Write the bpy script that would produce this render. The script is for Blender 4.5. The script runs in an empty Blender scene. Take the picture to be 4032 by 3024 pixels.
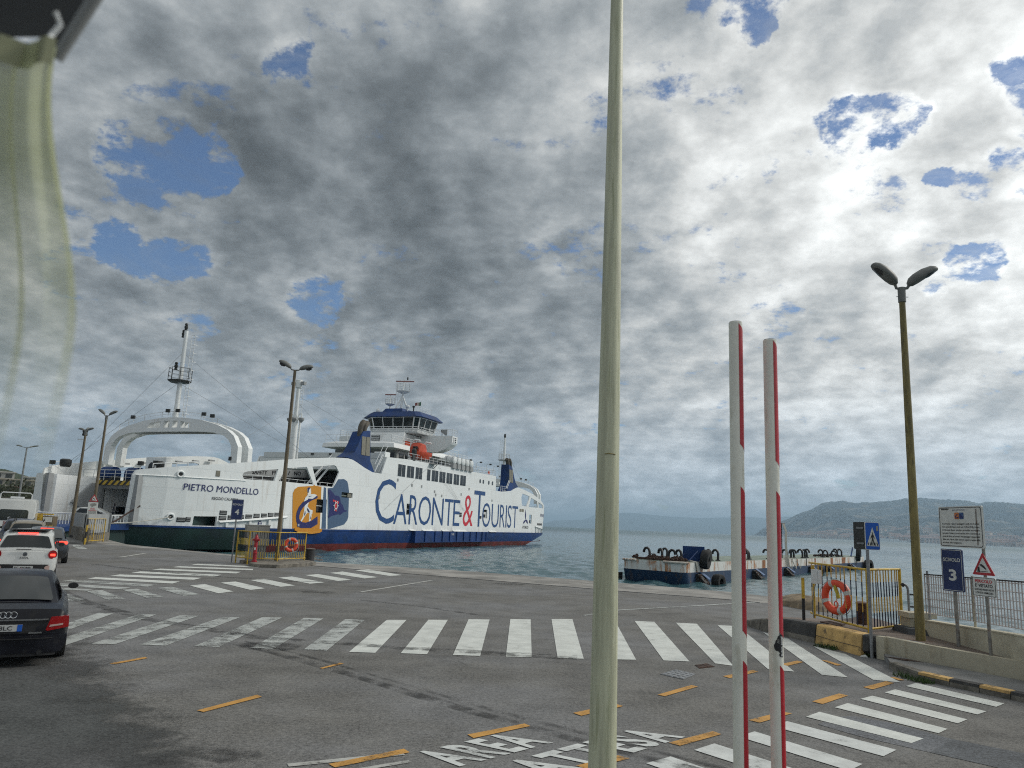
import bpy, bmesh, math, random
from math import sin, cos, pi, radians, atan2, hypot, sqrt
from mathutils import Vector, Matrix
from mathutils.geometry import delaunay_2d_cdt
random.seed(7)
SC = bpy.context.scene
COL = SC.collection

# ------------------------------------------------------------------ camera
PITCH, ROLL, FPX = math.atan(140.3 / 750), .0437, 750.0
cd = bpy.data.cameras.new('camera')
cam = bpy.data.objects.new('camera', cd)
COL.objects.link(cam)
cd.sensor_width = 36.0
cd.lens = 36.0 * FPX / 1024
cd.clip_start, cd.clip_end = .05, 90000
fw = Vector((0, cos(PITCH), sin(PITCH)))
u0 = Vector((0, -sin(PITCH), cos(PITCH)))
r0 = Vector((1, 0, 0))
cr = cos(ROLL) * r0 + sin(ROLL) * u0
cu = -sin(ROLL) * r0 + cos(ROLL) * u0
M = Matrix((cr, cu, -fw)).transposed().to_4x4()
M.translation = (0, 0, 2.5)
cam.matrix_world = M
SC.camera = cam
cd.dof.use_dof = True
cd.dof.focus_distance = 24.0
cd.dof.aperture_fstop = 5.0

# ------------------------------------------------------------------ sky, sun, exposure
SUN_AZ, SUN_EL = radians(74), radians(36)
world = bpy.data.worlds.new('World')
SC.world = world
world.use_nodes = True
wt = world.node_tree
wt.nodes.clear()


class NT:
    """small helper to wire shader nodes"""
    def __init__(s, tree): s.t = tree
    def n(s, kind, **kw):
        nd = s.t.nodes.new(kind)
        for k, v in kw.items(): setattr(nd, k, v)
        return nd
    def put(s, sock, val):
        if hasattr(val, 'is_output'): s.t.links.new(val, sock)
        elif val is not None: sock.default_value = val
    def math(s, op, a, b=None, c=None, clamp=False):
        nd = s.n('ShaderNodeMath', operation=op, use_clamp=clamp)
        for i, v in enumerate((a, b, c)):
            if v is not None: s.put(nd.inputs[i], v)
        return nd.outputs[0]
    def vmath(s, op, a, b=None, scale=None):
        nd = s.n('ShaderNodeVectorMath', operation=op)
        s.put(nd.inputs[0], a)
        if b is not None: s.put(nd.inputs[1], b)
        if scale is not None: s.put(nd.inputs['Scale'], scale)
        return nd.outputs['Value'] if op in ('DOT_PRODUCT', 'LENGTH') else nd.outputs[0]
    def noise(s, vec, scale, detail=4, rough=.5, dist=0.0, col=False):
        nd = s.n('ShaderNodeTexNoise')
        if vec is not None: s.put(nd.inputs['Vector'], vec)
        s.put(nd.inputs['Scale'], scale); s.put(nd.inputs['Detail'], detail)
        s.put(nd.inputs['Roughness'], rough); s.put(nd.inputs['Distortion'], dist)
        return nd.outputs['Color' if col else 'Fac']
    def ramp(s, val, a, b, lo=0.0, hi=1.0, smooth=True):
        nd = s.n('ShaderNodeMapRange')
        nd.interpolation_type = 'SMOOTHSTEP' if smooth else 'LINEAR'
        for i, v in enumerate((val, a, b, lo, hi)): s.put(nd.inputs[i], v)
        return nd.outputs[0]
    def mix(s, fac, a, b, mode='MIX'):
        nd = s.n('ShaderNodeMix', data_type='RGBA', blend_type=mode)
        s.put(nd.inputs[0], fac)
        for i, v in ((6, a), (7, b)):
            s.put(nd.inputs[i], (*v, 1) if isinstance(v, tuple) and len(v) == 3 else v)
        return nd.outputs[2]


W = NT(wt)
tcw = W.n('ShaderNodeTexCoord').outputs['Generated']
sky = W.n('ShaderNodeTexSky', sky_type='NISHITA')
sky.sun_disc = False
sky.sun_elevation, sky.sun_rotation = SUN_EL, SUN_AZ
sky.air_density, sky.dust_density, sky.ozone_density = 1.0, .4, 2.0
wn = W.noise(tcw, 2.6, 8, .6, 0, True)
wv = W.vmath('SCALE', W.vmath('SUBTRACT', wn, (.5, .5, .5)), scale=.26)
wdir = W.vmath('NORMALIZE', W.vmath('ADD', tcw, wv))
sx = W.n('ShaderNodeSeparateXYZ'); W.put(sx.inputs[0], tcw)
dz = W.math('ADD', W.math('MAXIMUM', sx.outputs[2], 0.0), .30)
cx = W.n('ShaderNodeCombineXYZ')
W.put(cx.inputs[0], W.math('DIVIDE', sx.outputs[0], dz)); W.put(cx.inputs[1], W.math('DIVIDE', sx.outputs[1], dz))
cx.inputs[2].default_value = 3.7
P2 = cx.outputs[0]
PS = W.vmath('ADD', P2, (sin(SUN_AZ) * .045, cos(SUN_AZ) * .045, 0))
n_cov = W.noise(P2, 4.6, 14, .60, .0)
n_sun = W.noise(PS, 4.6, 14, .60, .0)
n_big = W.noise(W.vmath('ADD', P2, (5.2, 1.3, 0)), 1.9, 6, .5, .3)
n_fine = W.noise(W.vmath('ADD', P2, (1.2, 7.3, 0)), 15.0, 10, .66, .0)


def blobs(lst, vec):
    """gaps or banks of cloud at fixed compass directions: (unit vector, angular radius, weight)"""
    tot = None
    for d, r, w in lst:
        dot = W.vmath('DOT_PRODUCT', vec, Vector(d).normalized())
        m = W.ramp(dot, cos(r * 2.7), cos(0), 0, w)
        tot = m if tot is None else W.math('ADD', tot, m)
    return tot


GAPS = [((-0.4576, 0.7956, 0.3969), 0.015, 1),
        ((-0.4326, 0.8107, 0.3944), 0.020, 1),
        ((-0.3973, 0.8290, 0.3937), 0.021, 1),
        ((-0.3634, 0.8350, 0.4131), 0.015, 1),
        ((-0.3435, 0.8378, 0.4245), 0.011, 1),
        ((-0.4756, 0.8243, 0.3071), 0.011, 1),
        ((-0.4462, 0.8418, 0.3039), 0.014, 1),
        ((-0.4104, 0.8608, 0.3011), 0.016, 1),
        ((-0.3772, 0.8745, 0.3048), 0.011, 1),
        ((0.3601, 0.7980, 0.4834), 0.012, 1),
        ((0.3843, 0.7929, 0.4728), 0.017, 1),
        ((0.4100, 0.7802, 0.4725), 0.014, 1),
        ((0.4259, 0.7697, 0.4757), 0.008, 1),
        ((0.4859, 0.7033, 0.5189), 0.012, 1),
        ((0.5025, 0.7004, 0.5069), 0.014, 1),
        ((0.5175, 0.7168, 0.4674), 0.011, 1),
        ((0.5291, 0.7404, 0.4145), 0.014, 1),
        ((0.5126, 0.7589, 0.4016), 0.012, 1),
        ((0.4872, 0.7760, 0.4005), 0.010, 1),
        ((0.4657, 0.7881, 0.4026), 0.006, 1),
        ((0.5268, 0.7923, 0.3079), 0.012, 1),
        ((0.5173, 0.8034, 0.2950), 0.014, 1),
        ((0.5002, 0.8210, 0.2753), 0.011, 1),
        ((0.4810, 0.8349, 0.2675), 0.006, 1),
        ((-0.2464, 0.9242, 0.2916), 0.014, 1),
        ((-0.2238, 0.9309, 0.2886), 0.009, 1),
        ((-0.2737, 0.7982, 0.5366), 0.013, 1),
        ((0.2211, 0.7704, 0.5980), 0.013, 1),
        ((0.2540, 0.7647, 0.5922), 0.012, 1),
        ((0.2696, 0.7725, 0.5749), 0.007, 1)]
BANKS = [((-.1328, .9045, .4053), .19, 1.0), ((-.2124, .8689, .4471), .11, .5), ((-.0249, .9221, .3861), .11, .5), ((-.42, .75, .56), .12, .2), ((.26, .70, .66), .09, .35)]
LIGHT = [((.4337, .7889, .4354), .13, 1.0), ((.02, .83, .50), .08, .8), ((-.27, .93, .21), .07, .7), ((.0, .9, .2), .09, .3)]
gaps = W.math('MINIMUM', blobs(GAPS, wdir), 1.0)
sub = lambda x, k: W.math('SUBTRACT', x, k)
mul = lambda x, k: W.math('MULTIPLY', x, k)
add = lambda x, y: W.math('ADD', x, y)
dens = add(add(mul(sub(n_cov, .5), 5.0), mul(sub(n_fine, .5), 4.6)), add(mul(sub(n_big, .5), 1.0), sub(1.55, mul(gaps, 1.28))))
dens_s = add(mul(sub(n_cov, .5), 5.0), add(mul(sub(n_big, .5), 1.6), sub(1.55, mul(gaps, 1.28))))
veil = W.ramp(W.noise(W.vmath('ADD', P2, (9.1, 2.2, 0)), 5.0, 9, .7, 1.2), .42, .75, .0, .40)
cover = W.math('MAXIMUM', W.ramp(dens, .05, .95), veil)
sdir = Vector((sin(SUN_AZ) * cos(SUN_EL), cos(SUN_AZ) * cos(SUN_EL), sin(SUN_EL)))
fwd_sc = W.math('POWER', add(mul(W.vmath('DOT_PRODUCT', tcw, sdir), .5), .5), 2.0)
lum = add(mul(fwd_sc, .50), .17)
relief = W.math('MINIMUM', W.math('MAXIMUM', mul(sub(n_cov, n_sun), 4.2), -.5), .6)
thick = mul(W.ramp(dens_s, .9, 2.6), .52)
vary = add(add(relief, add(mul(sub(n_fine, .5), .35), mul(sub(n_big, .5), 2.6))), sub(add(mul(blobs(LIGHT, wdir), .30), .52), add(thick, mul(blobs(BANKS, wdir), .66))))
lum = mul(mul(lum, W.math('POWER', 2.718, vary)), 10.0)
lum = W.math('DIVIDE', mul(lum, 1.12), add(mul(lum, .062), 1.0))
tint = W.mix(W.ramp(lum, 1.0, 6.0), (.88, .98, 1.05), (.98, 1.0, .985))
ccol = W.vmath('SCALE', tint, scale=lum)
low = W.ramp(sx.outputs[2], .0, .22, .75, 0)
ccol = W.mix(low, ccol, W.vmath('SCALE', W.mix(0.0, (.80, .97, 1.15), (1, 1, 1)), scale=W.math('ADD', W.math('MULTIPLY', lum, .65), 1.6)))
skyc = W.vmath('MULTIPLY', sky.outputs[0], (.60, .66, .76))
final = W.mix(cover, skyc, ccol)
bg = W.n('ShaderNodeBackground'); bg.inputs['Strength'].default_value = .1
W.put(bg.inputs[0], final)
wo = W.n('ShaderNodeOutputWorld'); wt.links.new(bg.outputs[0], wo.inputs[0])
world.cycles.sampling_method = 'MANUAL'; world.cycles.sample_map_resolution = 1024

sl = bpy.data.lights.new('sun', 'SUN')
sl.energy, sl.angle, sl.color = 1.5, radians(14), (1.0, .96, .88)
sun = bpy.data.objects.new('sun', sl); COL.objects.link(sun)
sun.rotation_euler = (-sdir).to_track_quat('-Z', 'Y').to_euler()
vs = SC.view_settings
vs.view_transform, vs.look, vs.exposure, vs.gamma, vs.use_curve_mapping = 'Standard', 'None', .34, 1.0, False
SC.cycles.use_denoising = False
SC.cycles.use_adaptive_sampling = False
SC.cycles.filter_width = 1.1
SC.cycles.max_bounces = 6; SC.cycles.transparent_max_bounces = 16
SC.cycles.volume_bounces = 0

# ------------------------------------------------------------------ helpers
def link(o, parent=None):
    COL.objects.link(o)
    if parent is not None: o.parent = parent
    return o


def tag(o, label=None, cat=None, group=None, kind=None):
    if label: o['label'] = label
    if cat: o['category'] = cat
    if group: o['group'] = group
    if kind: o['kind'] = kind
    return o


def thing(name, label, cat, loc=(0, 0, 0), rz=0.0, group=None, kind=None):
    o = bpy.data.objects.new(name, None); COL.objects.link(o)
    o.empty_display_size = .2; o.location = loc; o.rotation_euler = (0, 0, rz)
    return tag(o, label, cat, group, kind)


class MB:
    """collects vertices and faces of ONE part"""
    def __init__(s): s.v, s.f = [], []
    def add(s, vs_, fs):
        k = len(s.v); s.v += [tuple(p) for p in vs_]; s.f += [tuple(i + k for i in q) for q in fs]; return s
    def box(s, c, d, rz=0.0, tilt=None):
        m = Matrix.Rotation(rz, 3, 'Z')
        if tilt is not None: m = m @ tilt
        c = Vector(c); h = Vector(d) / 2
        vs_ = [c + m @ Vector((x * h.x, y * h.y, z * h.z)) for x in (-1, 1) for y in (-1, 1) for z in (-1, 1)]
        return s.add(vs_, [(0, 1, 3, 2), (4, 6, 7, 5), (0, 4, 5, 1), (2, 3, 7, 6), (0, 2, 6, 4), (1, 5, 7, 3)])
    def tube(s, a, b, ra, rb=None, n=10, caps=True):
        a, b = Vector(a), Vector(b); rb = ra if rb is None else rb
        d = (b - a).normalized(); t = Vector((0, 0, 1)) if abs(d.z) < .9 else Vector((1, 0, 0))
        x = d.cross(t).normalized(); y = d.cross(x)
        vs_ = []
        for c, r in ((a, ra), (b, rb)):
            vs_ += [c + (x * cos(2 * pi * i / n) + y * sin(2 * pi * i / n)) * r for i in range(n)]
        fs = [(i, (i + 1) % n, n + (i + 1) % n, n + i) for i in range(n)]
        if caps: fs += [tuple(range(n))[::-1], tuple(range(n, 2 * n))]
        return s.add(vs_, fs)
    def path(s, pts, r, n=6, closed=False):
        P = [Vector(p) for p in pts]; m = len(P); rings = []
        ref = None
        for i in range(m):
            if closed: d = P[(i + 1) % m] - P[i - 1]
            else: d = P[min(i + 1, m - 1)] - P[max(i - 1, 0)]
            d.normalize()
            if ref is None: ref = Vector((0, 0, 1)) if abs(d.z) < .9 else Vector((1, 0, 0))
            x = d.cross(ref)
            if x.length < 1e-4: x = d.orthogonal()
            x.normalize(); y = d.cross(x); ref = -y if False else x.cross(d)
            rr = r[i] if isinstance(r, (list, tuple)) else r
            rings.append([P[i] + (x * cos(2 * pi * k / n) + y * sin(2 * pi * k / n)) * rr for k in range(n)])
        return s.loft(rings, not closed, closed)
    def loft(s, rings, caps=True, closed=False, open_ring=False):
        n = len(rings[0]); m = len(rings); vs_ = [p for r in rings for p in r]; fs = []
        for j in range(m if closed else m - 1):
            a, b = j * n, ((j + 1) % m) * n
            for i in range(n - 1 if open_ring else n):
                fs.append((a + i, a + (i + 1) % n, b + (i + 1) % n, b + i))
        if caps: fs += [tuple(range(n))[::-1], tuple(range((m - 1) * n, m * n))]
        return s.add(vs_, fs)
    def prism(s, poly, z0, z1, fn=None):
        fn = fn or (lambda x, y, z: (x, y, z))
        n = len(poly)
        vs_ = [fn(x, y, z0) for x, y in poly] + [fn(x, y, z1) for x, y in poly]
        fs = [tuple(range(n))[::-1], tuple(range(n, 2 * n))] + [(i, (i + 1) % n, n + (i + 1) % n, n + i) for i in range(n)]
        return s.add(vs_, fs)
    def lathe(s, prof, n=16, c=(0, 0, 0)):
        rings = [[(c[0] + r * cos(2 * pi * i / n), c[1] + r * sin(2 * pi * i / n), c[2] + z) for i in range(n)] for r, z in prof]
        return s.loft(rings, True)
    def build(s, name, mat, parent=None, smooth=False, kind=None, loc=None, ang=40):
        me = bpy.data.meshes.new(name); me.from_pydata(s.v, [], s.f); me.validate()
        bm = bmesh.new(); bm.from_mesh(me); bmesh.ops.recalc_face_normals(bm, faces=bm.faces); bm.to_mesh(me); bm.free()
        if smooth:
            me.polygons.foreach_set('use_smooth', [True] * len(me.polygons)); me.set_sharp_from_angle(angle=radians(ang))
        if mat is not None: me.materials.append(mat)
        o = bpy.data.objects.new(name, me); link(o, parent)
        if loc is not None: o.location = loc
        if kind: o['kind'] = kind
        return o


def share(src, parent, loc=(0, 0, 0), rot=(0, 0, 0), scale=None, name=None):
    o = src.copy(); COL.objects.link(o); o.parent = parent; o.location = loc; o.rotation_euler = rot
    if scale: o.scale = scale
    return o


def copy_tree(o, parent=None):
    c = o.copy(); COL.objects.link(c); c.parent = parent
    for ch in list(o.children): copy_tree(ch, c)
    return c


def inside(p, poly):
    x, y = p; r = False; n = len(poly)
    for i in range(n):
        (x1, y1), (x2, y2) = poly[i], poly[(i + 1) % n]
        if (y1 > y) != (y2 > y) and x < (x2 - x1) * (y - y1) / (y2 - y1) + x1: r = not r
    return r


def plate(outline, holes=(), fn=None, thick=.1, step=None, xcuts=()):
    """flat sheet with holes, bent by fn(u, v, depth) and given a thickness"""
    pts, edges = [], []
    for lp in [outline] + list(holes):
        k = len(pts); n = len(lp)
        for i in range(n):
            a, b = lp[i], lp[(i + 1) % n]; m = 1
            if step: m = max(1, int(hypot(b[0] - a[0], b[1] - a[1]) / step))
            for j in range(m): pts.append(Vector((a[0] + (b[0] - a[0]) * j / m, a[1] + (b[1] - a[1]) * j / m)))
        e = len(pts); edges += [(i, i + 1 if i + 1 < e else k) for i in range(k, e)]
    if step:
        xs = [p.x for p in pts]; ys = [p.y for p in pts]
        x = min(xs) + step * .5
        while x < max(xs):
            y = min(ys) + step * .5
            while y < max(ys):
                if inside((x, y), outline) and not any(inside((x, y), h) for h in holes): pts.append(Vector((x, y)))
                y += step
            x += step
    v, _, f, *_r = delaunay_2d_cdt(pts, edges, [], 0, 1e-5)
    tri = []
    for q in f:
        c = sum((v[i] for i in q), Vector((0, 0))) / len(q)
        if inside(c, outline) and not any(inside(c, h) for h in holes): tri.append(tuple(q))
    fn = fn or (lambda a, b, d: (a, b, -d))
    mb = MB(); n = len(v)
    if thick:
        cnt = {}
        for q in tri:
            for i in range(3):
                e = (q[i], q[(i + 1) % 3]); cnt[tuple(sorted(e))] = cnt.get(tuple(sorted(e)), []) + [e]
        rim = [es[0] for es in cnt.values() if len(es) == 1]
        mb.add([fn(p.x, p.y, 0) for p in v] + [fn(p.x, p.y, thick) for p in v],
               tri + [tuple(i + n for i in q[::-1]) for q in tri] + [(b, a, a + n, b + n) for a, b in rim])
    else:
        mb.add([fn(p.x, p.y, 0) for p in v], tri)
    return mb


_tc = {}
def glyphs(txt, bold=0.0, space=1.0):
    """outline of a line of lettering as 2-D triangles, scaled to a unit box"""
    key = (txt, bold, space)
    if key not in _tc:
        cu_ = bpy.data.curves.new('lettering', 'FONT'); cu_.body = txt; cu_.offset = bold; cu_.space_character = space; cu_.resolution_u = 3
        ob = bpy.data.objects.new('lettering', cu_); COL.objects.link(ob)
        dg = bpy.context.evaluated_depsgraph_get(); me = bpy.data.meshes.new_from_object(ob.evaluated_get(dg))
        v = [(p.co.x, p.co.y) for p in me.vertices]; f = [tuple(p.vertices) for p in me.polygons]
        bpy.data.objects.remove(ob); bpy.data.curves.remove(cu_); bpy.data.meshes.remove(me)
        x0, x1 = min(p[0] for p in v), max(p[0] for p in v); y0, y1 = min(p[1] for p in v), max(p[1] for p in v)
        _tc[key] = ([((x - x0) / (x1 - x0), (y - y0) / (y1 - y0)) for x, y in v], f)
    return _tc[key]


def lettering(mb, txt, box, fn, bold=0.0, space=1.0):
    v, f = glyphs(txt, bold, space); x0, x1, y0, y1 = box
    return mb.add([fn(x0 + (x1 - x0) * a, y0 + (y1 - y0) * b) for a, b in v], f)


def resample(poly, d):
    out = []
    n = len(poly)
    for i in range(n):
        a, b = poly[i], poly[(i + 1) % n]; m = max(1, int(hypot(b[0] - a[0], b[1] - a[1]) / d))
        out += [(a[0] + (b[0] - a[0]) * j / m, a[1] + (b[1] - a[1]) * j / m) for j in range(m)]
    return out


def rrect(x0, y0, x1, y1, r, n=4):
    o = []
    for cx_, cy_, a0 in ((x1 - r, y0 + r, -pi / 2), (x1 - r, y1 - r, 0), (x0 + r, y1 - r, pi / 2), (x0 + r, y0 + r, pi)):
        o += [(cx_ + r * cos(a0 + pi / 2 * i / n), cy_ + r * sin(a0 + pi / 2 * i / n)) for i in range(n + 1)]
    return o

# ------------------------------------------------------------------ materials
def mat(name):
    m = bpy.data.materials.new(name); m.use_nodes = True
    t = m.node_tree; b = t.nodes['Principled BSDF']
    return m, NT(t), b


def paint(name, col, rough=.5, metal=0.0, var=.18, scale=1.5, bump=.0, bscale=60, grime=None, gamt=.5, spec=None, stretch=None, coat=0.0):
    """painted or bare surface with mottling, grime and fine relief"""
    m, N, b = mat(name)
    tc = N.n('ShaderNodeTexCoord').outputs['Object']
    if stretch: tc = N.vmath('MULTIPLY', tc, stretch)
    n = N.noise(tc, scale, 6, .6)
    dark = tuple(c * (1 - var) for c in col); lite = tuple(min(1, c * (1 + var * .6)) for c in col)
    c = N.mix(N.ramp(n, .35, .65), dark, lite)
    if grime:
        g = N.noise(N.vmath('ADD', tc, (3.1, 7.7, 1.9)), scale * 1.7, 8, .65)
        c = N.mix(N.math('MULTIPLY', N.ramp(g, .52, .68), gamt), c, grime)
    N.put(b.inputs['Base Color'], c)
    N.put(b.inputs['Roughness'], N.ramp(n, .3, .7, max(.02, rough - .06), min(1, rough + .08)))
    b.inputs['Metallic'].default_value = metal
    if spec is not None: b.inputs['Specular IOR Level'].default_value = spec
    if coat: b.inputs['Coat Weight'].default_value = coat; b.inputs['Coat Roughness'].default_value = .04
    if bump:
        bp = N.n('ShaderNodeBump'); bp.inputs['Strength'].default_value = bump; bp.inputs['Distance'].default_value = .01
        N.put(bp.inputs['Height'], N.noise(tc, bscale, 4, .6)); N.put(b.inputs['Normal'], bp.outputs[0])
    return m


def flat(name, col, rough=.5, emit=0.0):
    m, N, b = mat(name)
    b.inputs['Base Color'].default_value = (*col, 1); b.inputs['Roughness'].default_value = rough
    if emit:
        b.inputs['Emission Color'].default_value = (*col, 1); b.inputs['Emission Strength'].default_value = emit
    return m


def streaky(name, col, rust=(.25, .09, .03), amt=.55, freq=2.2, rough=.55, lo=.54, hi=.66):
    """paint with runs of rust hanging straight down"""
    m, N, b = mat(name)
    tc = N.n('ShaderNodeTexCoord').outputs['Object']
    st = N.noise(N.vmath('MULTIPLY', tc, (freq, freq, .22)), 1.6, 5, .65)
    pt = N.noise(tc, .8, 4, .6)
    fine = N.noise(tc, 9, 5, .6)
    c = N.mix(N.ramp(fine, .3, .7), tuple(v * .88 for v in col), col)
    k = N.math('MULTIPLY', N.math('MULTIPLY', N.ramp(st, lo, hi), N.ramp(pt, .38, .6)), amt)
    c = N.mix(k, c, N.mix(N.ramp(fine, .4, .6), rust, tuple(min(1, v * 2.1) for v in rust)))
    N.put(b.inputs['Base Color'], c); b.inputs['Roughness'].default_value = rough
    return m


def banded(name, a, b_, step, off=0.0, rust=.3, axis=2):
    m, N, b = mat(name)
    tc = N.n('ShaderNodeTexCoord').outputs['Object']
    s = N.n('ShaderNodeSeparateXYZ'); N.put(s.inputs[0], tc)
    k = N.math('FLOORED_MODULO', N.math('FLOOR', N.math('DIVIDE', N.math('ADD', s.outputs[axis], off), step)), 2.0)
    c = N.mix(k, a, b_)
    g = N.noise(tc, 7, 6, .65)
    c = N.mix(N.math('MULTIPLY', N.ramp(g, .55, .68), rust), c, (.16, .07, .03))
    N.put(b.inputs['Base Color'], c); b.inputs['Roughness'].default_value = .5
    return m


def road_mat(name, base, warm=(1, .97, .92), crack=.35):
    m, N, b = mat(name)
    tc = N.n('ShaderNodeNewGeometry').outputs['Position']
    big = N.noise(tc, .16, 5, .6); mid = N.noise(tc, 1.1, 6, .62); fine = N.noise(tc, 17, 4, .75); agg = N.noise(tc, 50, 3, .7)
    v = N.math('ADD', N.math('MULTIPLY', N.math('SUBTRACT', big, .5), 1.3), N.math('MULTIPLY', N.math('SUBTRACT', mid, .5), 1.2))
    v = N.math('ADD', v, N.math('MULTIPLY', N.math('SUBTRACT', fine, .5), 2.4))
    v = N.math('ADD', v, N.math('MULTIPLY', N.math('SUBTRACT', agg, .5), 2.6))
    v = N.math('MAXIMUM', N.math('ADD', v, 1.0), .25)
    oil = N.ramp(N.noise(N.vmath('MULTIPLY', tc, (.45, .45, .45)), 1.0, 5, .6), .60, .74, 0, .45)
    v = N.math('MULTIPLY', v, N.math('SUBTRACT', 1.0, oil))
    wv_ = N.vmath('ADD', tc, N.vmath('SCALE', N.noise(tc, .9, 5, .6, 0, True), scale=1.6))
    vo = N.n('ShaderNodeTexVoronoi', feature='DISTANCE_TO_EDGE'); N.put(vo.inputs['Vector'], wv_); vo.inputs['Scale'].default_value = .16
    ck = N.math('MULTIPLY', N.ramp(vo.outputs['Distance'], .0, .008, 1, 0), N.ramp(N.noise(tc, .12, 3, .5), .5, .62, 0, crack))
    v = N.math('MULTIPLY', v, N.math('SUBTRACT', 1.0, ck))
    col = N.vmath('SCALE', N.mix(N.ramp(big, .4, .6), tuple(base * w for w in warm), tuple(base * w * .95 for w in (1.0, 1.0, 1.0))), scale=v)
    N.put(b.inputs['Base Color'], col)
    N.put(b.inputs['Roughness'], N.ramp(fine, .3, .7, .72, .95))
    b.inputs['Specular IOR Level'].default_value = .35
    bp = N.n('ShaderNodeBump'); bp.inputs['Strength'].default_value = .5; bp.inputs['Distance'].default_value = .006
    N.put(bp.inputs['Height'], fine); N.put(b.inputs['Normal'], bp.outputs[0])
    return m


def road_paint(name, col, wear):
    """thin road paint: worn through to the asphalt in scuffs"""
    m, N, b = mat(name)
    tc = N.n('ShaderNodeNewGeometry').outputs['Position']
    n1 = N.noise(tc, 2.2, 7, .68); n2 = N.noise(tc, 30, 4, .65); n3 = N.noise(tc, .35, 3, .5)
    k = N.math('ADD', N.math('ADD', N.math('MULTIPLY', n1, .5), N.math('MULTIPLY', n2, .3)), N.math('MULTIPLY', n3, .2))
    c = N.mix(N.ramp(n1, .3, .72), tuple(v * .74 for v in col), col)
    c = N.mix(N.ramp(n2, .5, .75, 0, .35), c, tuple(v * .45 for v in col))
    N.put(b.inputs['Base Color'], c); b.inputs['Roughness'].default_value = .7
    N.put(b.inputs['Alpha'], N.ramp(k, wear - .07, wear + .07))
    return m


M_ASPH = road_mat('asphalt', .145, (1, .97, .90))
M_ASPH2 = road_mat('asphalt_dimmed', .070, (.95, 1, .97), .1)  # asphalt coloured darker to carry the coach window's dimming at the left
M_ASPH3 = road_mat('asphalt_blue_grey', .11, (.9, .97, 1.05), .0)
M_PATCH = road_mat('asphalt_patch', .15, (.92, .97, 1.05), .0)
M_CONC = paint('quay_concrete', (.26, .25, .23), .85, var=.35, scale=.5, bump=.4, bscale=30, grime=(.12, .11, .1), gamt=.6)
M_WPAINT = road_paint('white_road_paint', (.64, .66, .62), .36)
M_WWORN = road_paint('white_road_paint_worn', (.44, .46, .44), .465)
M_YPAINT = road_paint('yellow_road_paint', (.56, .29, .06), .425)
M_YELLOW = paint('yellow_paint', (.55, .36, .03), .45, var=.2, scale=4, grime=(.18, .08, .03), gamt=.7)
M_BARBAND = banded('black_yellow_bars', (.014, .015, .04), (.50, .31, .05), .34, .0)
M_BARBAND4 = banded('black_yellow_bars_far', (.55, .40, .05), (.012, .012, .02), .32, .0)
M_CREAM = paint('cream_render', (.50, .46, .35), .8, var=.14, scale=1.2, bump=.25, bscale=25, grime=(.27, .22, .15), gamt=.5)
M_CREAMW = streaky('cream_wall', (.47, .43, .325), (.17, .13, .08), .5, 3.0, .85, .55, .7)
M_KBLACK = paint('kerb_black', (.05, .049, .047), .8, var=.4, scale=3, bump=.4, bscale=20, grime=(.13, .12, .10), gamt=.6)
M_KYEL = paint('kerb_yellow', (.62, .40, .15), .8, var=.25, scale=3, bump=.4, bscale=20, grime=(.09, .07, .05), gamt=.85)
M_KCONC = paint('kerb_concrete', (.17, .155, .13), .9, var=.4, scale=3, bump=.5, bscale=18, grime=(.06, .06, .045), gamt=.7)
M_PAVE = paint('pavement_concrete', (.20, .20, .195), .9, var=.25, scale=1.2, bump=.3, bscale=40, grime=(.1, .1, .09), gamt=.5)
M_OLIVE = paint('lamp_post_olive', (.21, .17, .06), .6, var=.3, scale=3, stretch=(3, 3, .6), grime=(.05, .045, .02), gamt=.6)
M_POST_B = paint('lamp_post_brown', (.15, .12, .075), .6, var=.3, scale=2, stretch=(3, 3, .6), grime=(.06, .045, .03), gamt=.5)
M_LAMPG = paint('lamp_grey', (.16, .165, .155), .55, var=.2, scale=5)
M_LENS = paint('lamp_lens', (.03, .032, .035), .2, var=.2, scale=5)
M_FLAGP = paint('flagpole_cream', (.52, .53, .38), .5, var=.20, scale=2.2, stretch=(9, 9, .5), grime=(.27, .29, .16), gamt=.6, bump=.25, bscale=30)
M_BARW = paint('barrier_white', (.74, .74, .66), .42, var=.08, scale=3, stretch=(2, 2, .6), grime=(.42, .40, .31), gamt=.55, bump=.1, bscale=50)
M_BARR = paint('barrier_red', (.42, .012, .022), .35, var=.15, scale=3)
M_STEEL = paint('galvanised_steel', (.24, .25, .26), .5, .3, var=.2, scale=6, grime=(.12, .11, .1), gamt=.5)
M_STEELR = paint('rusty_sign_post', (.25, .24, .22), .6, .2, var=.3, scale=5, grime=(.17, .08, .04), gamt=.75)
M_SIGNW = paint('sign_white', (.62, .63, .60), .5, var=.06, scale=3, grime=(.42, .42, .36), gamt=.4)
M_SIGNBL = paint('sign_navy', (.012, .028, .11), .4, var=.15, scale=3)
M_SIGNB = paint('sign_blue', (.004, .09, .45), .4, var=.1, scale=3)
M_SIGNR = paint('sign_red', (.42, .02, .03), .4, var=.12, scale=3)
M_SIGNK = flat('sign_black', (.012, .012, .014), .5)
M_DARKBOX = paint('dark_grey_metal', (.028, .03, .028), .5, var=.3, scale=4)
M_RED = paint('hydrant_red', (.32, .012, .02), .4, var=.2, scale=4)
M_ORANGE = paint('lifebuoy_orange', (.68, .075, .028), .5, var=.12, scale=6, grime=(.45, .04, .02), gamt=.4)
M_RFLX = paint('reflective_tape', (.48, .48, .46), .3, var=.1, scale=6)
M_ROPE = paint('white_rope', (.52, .50, .44), .9, var=.2, scale=20)
M_ROPEY = paint('yellow_rope', (.50, .42, .05), .8, var=.3, scale=20)
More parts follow.
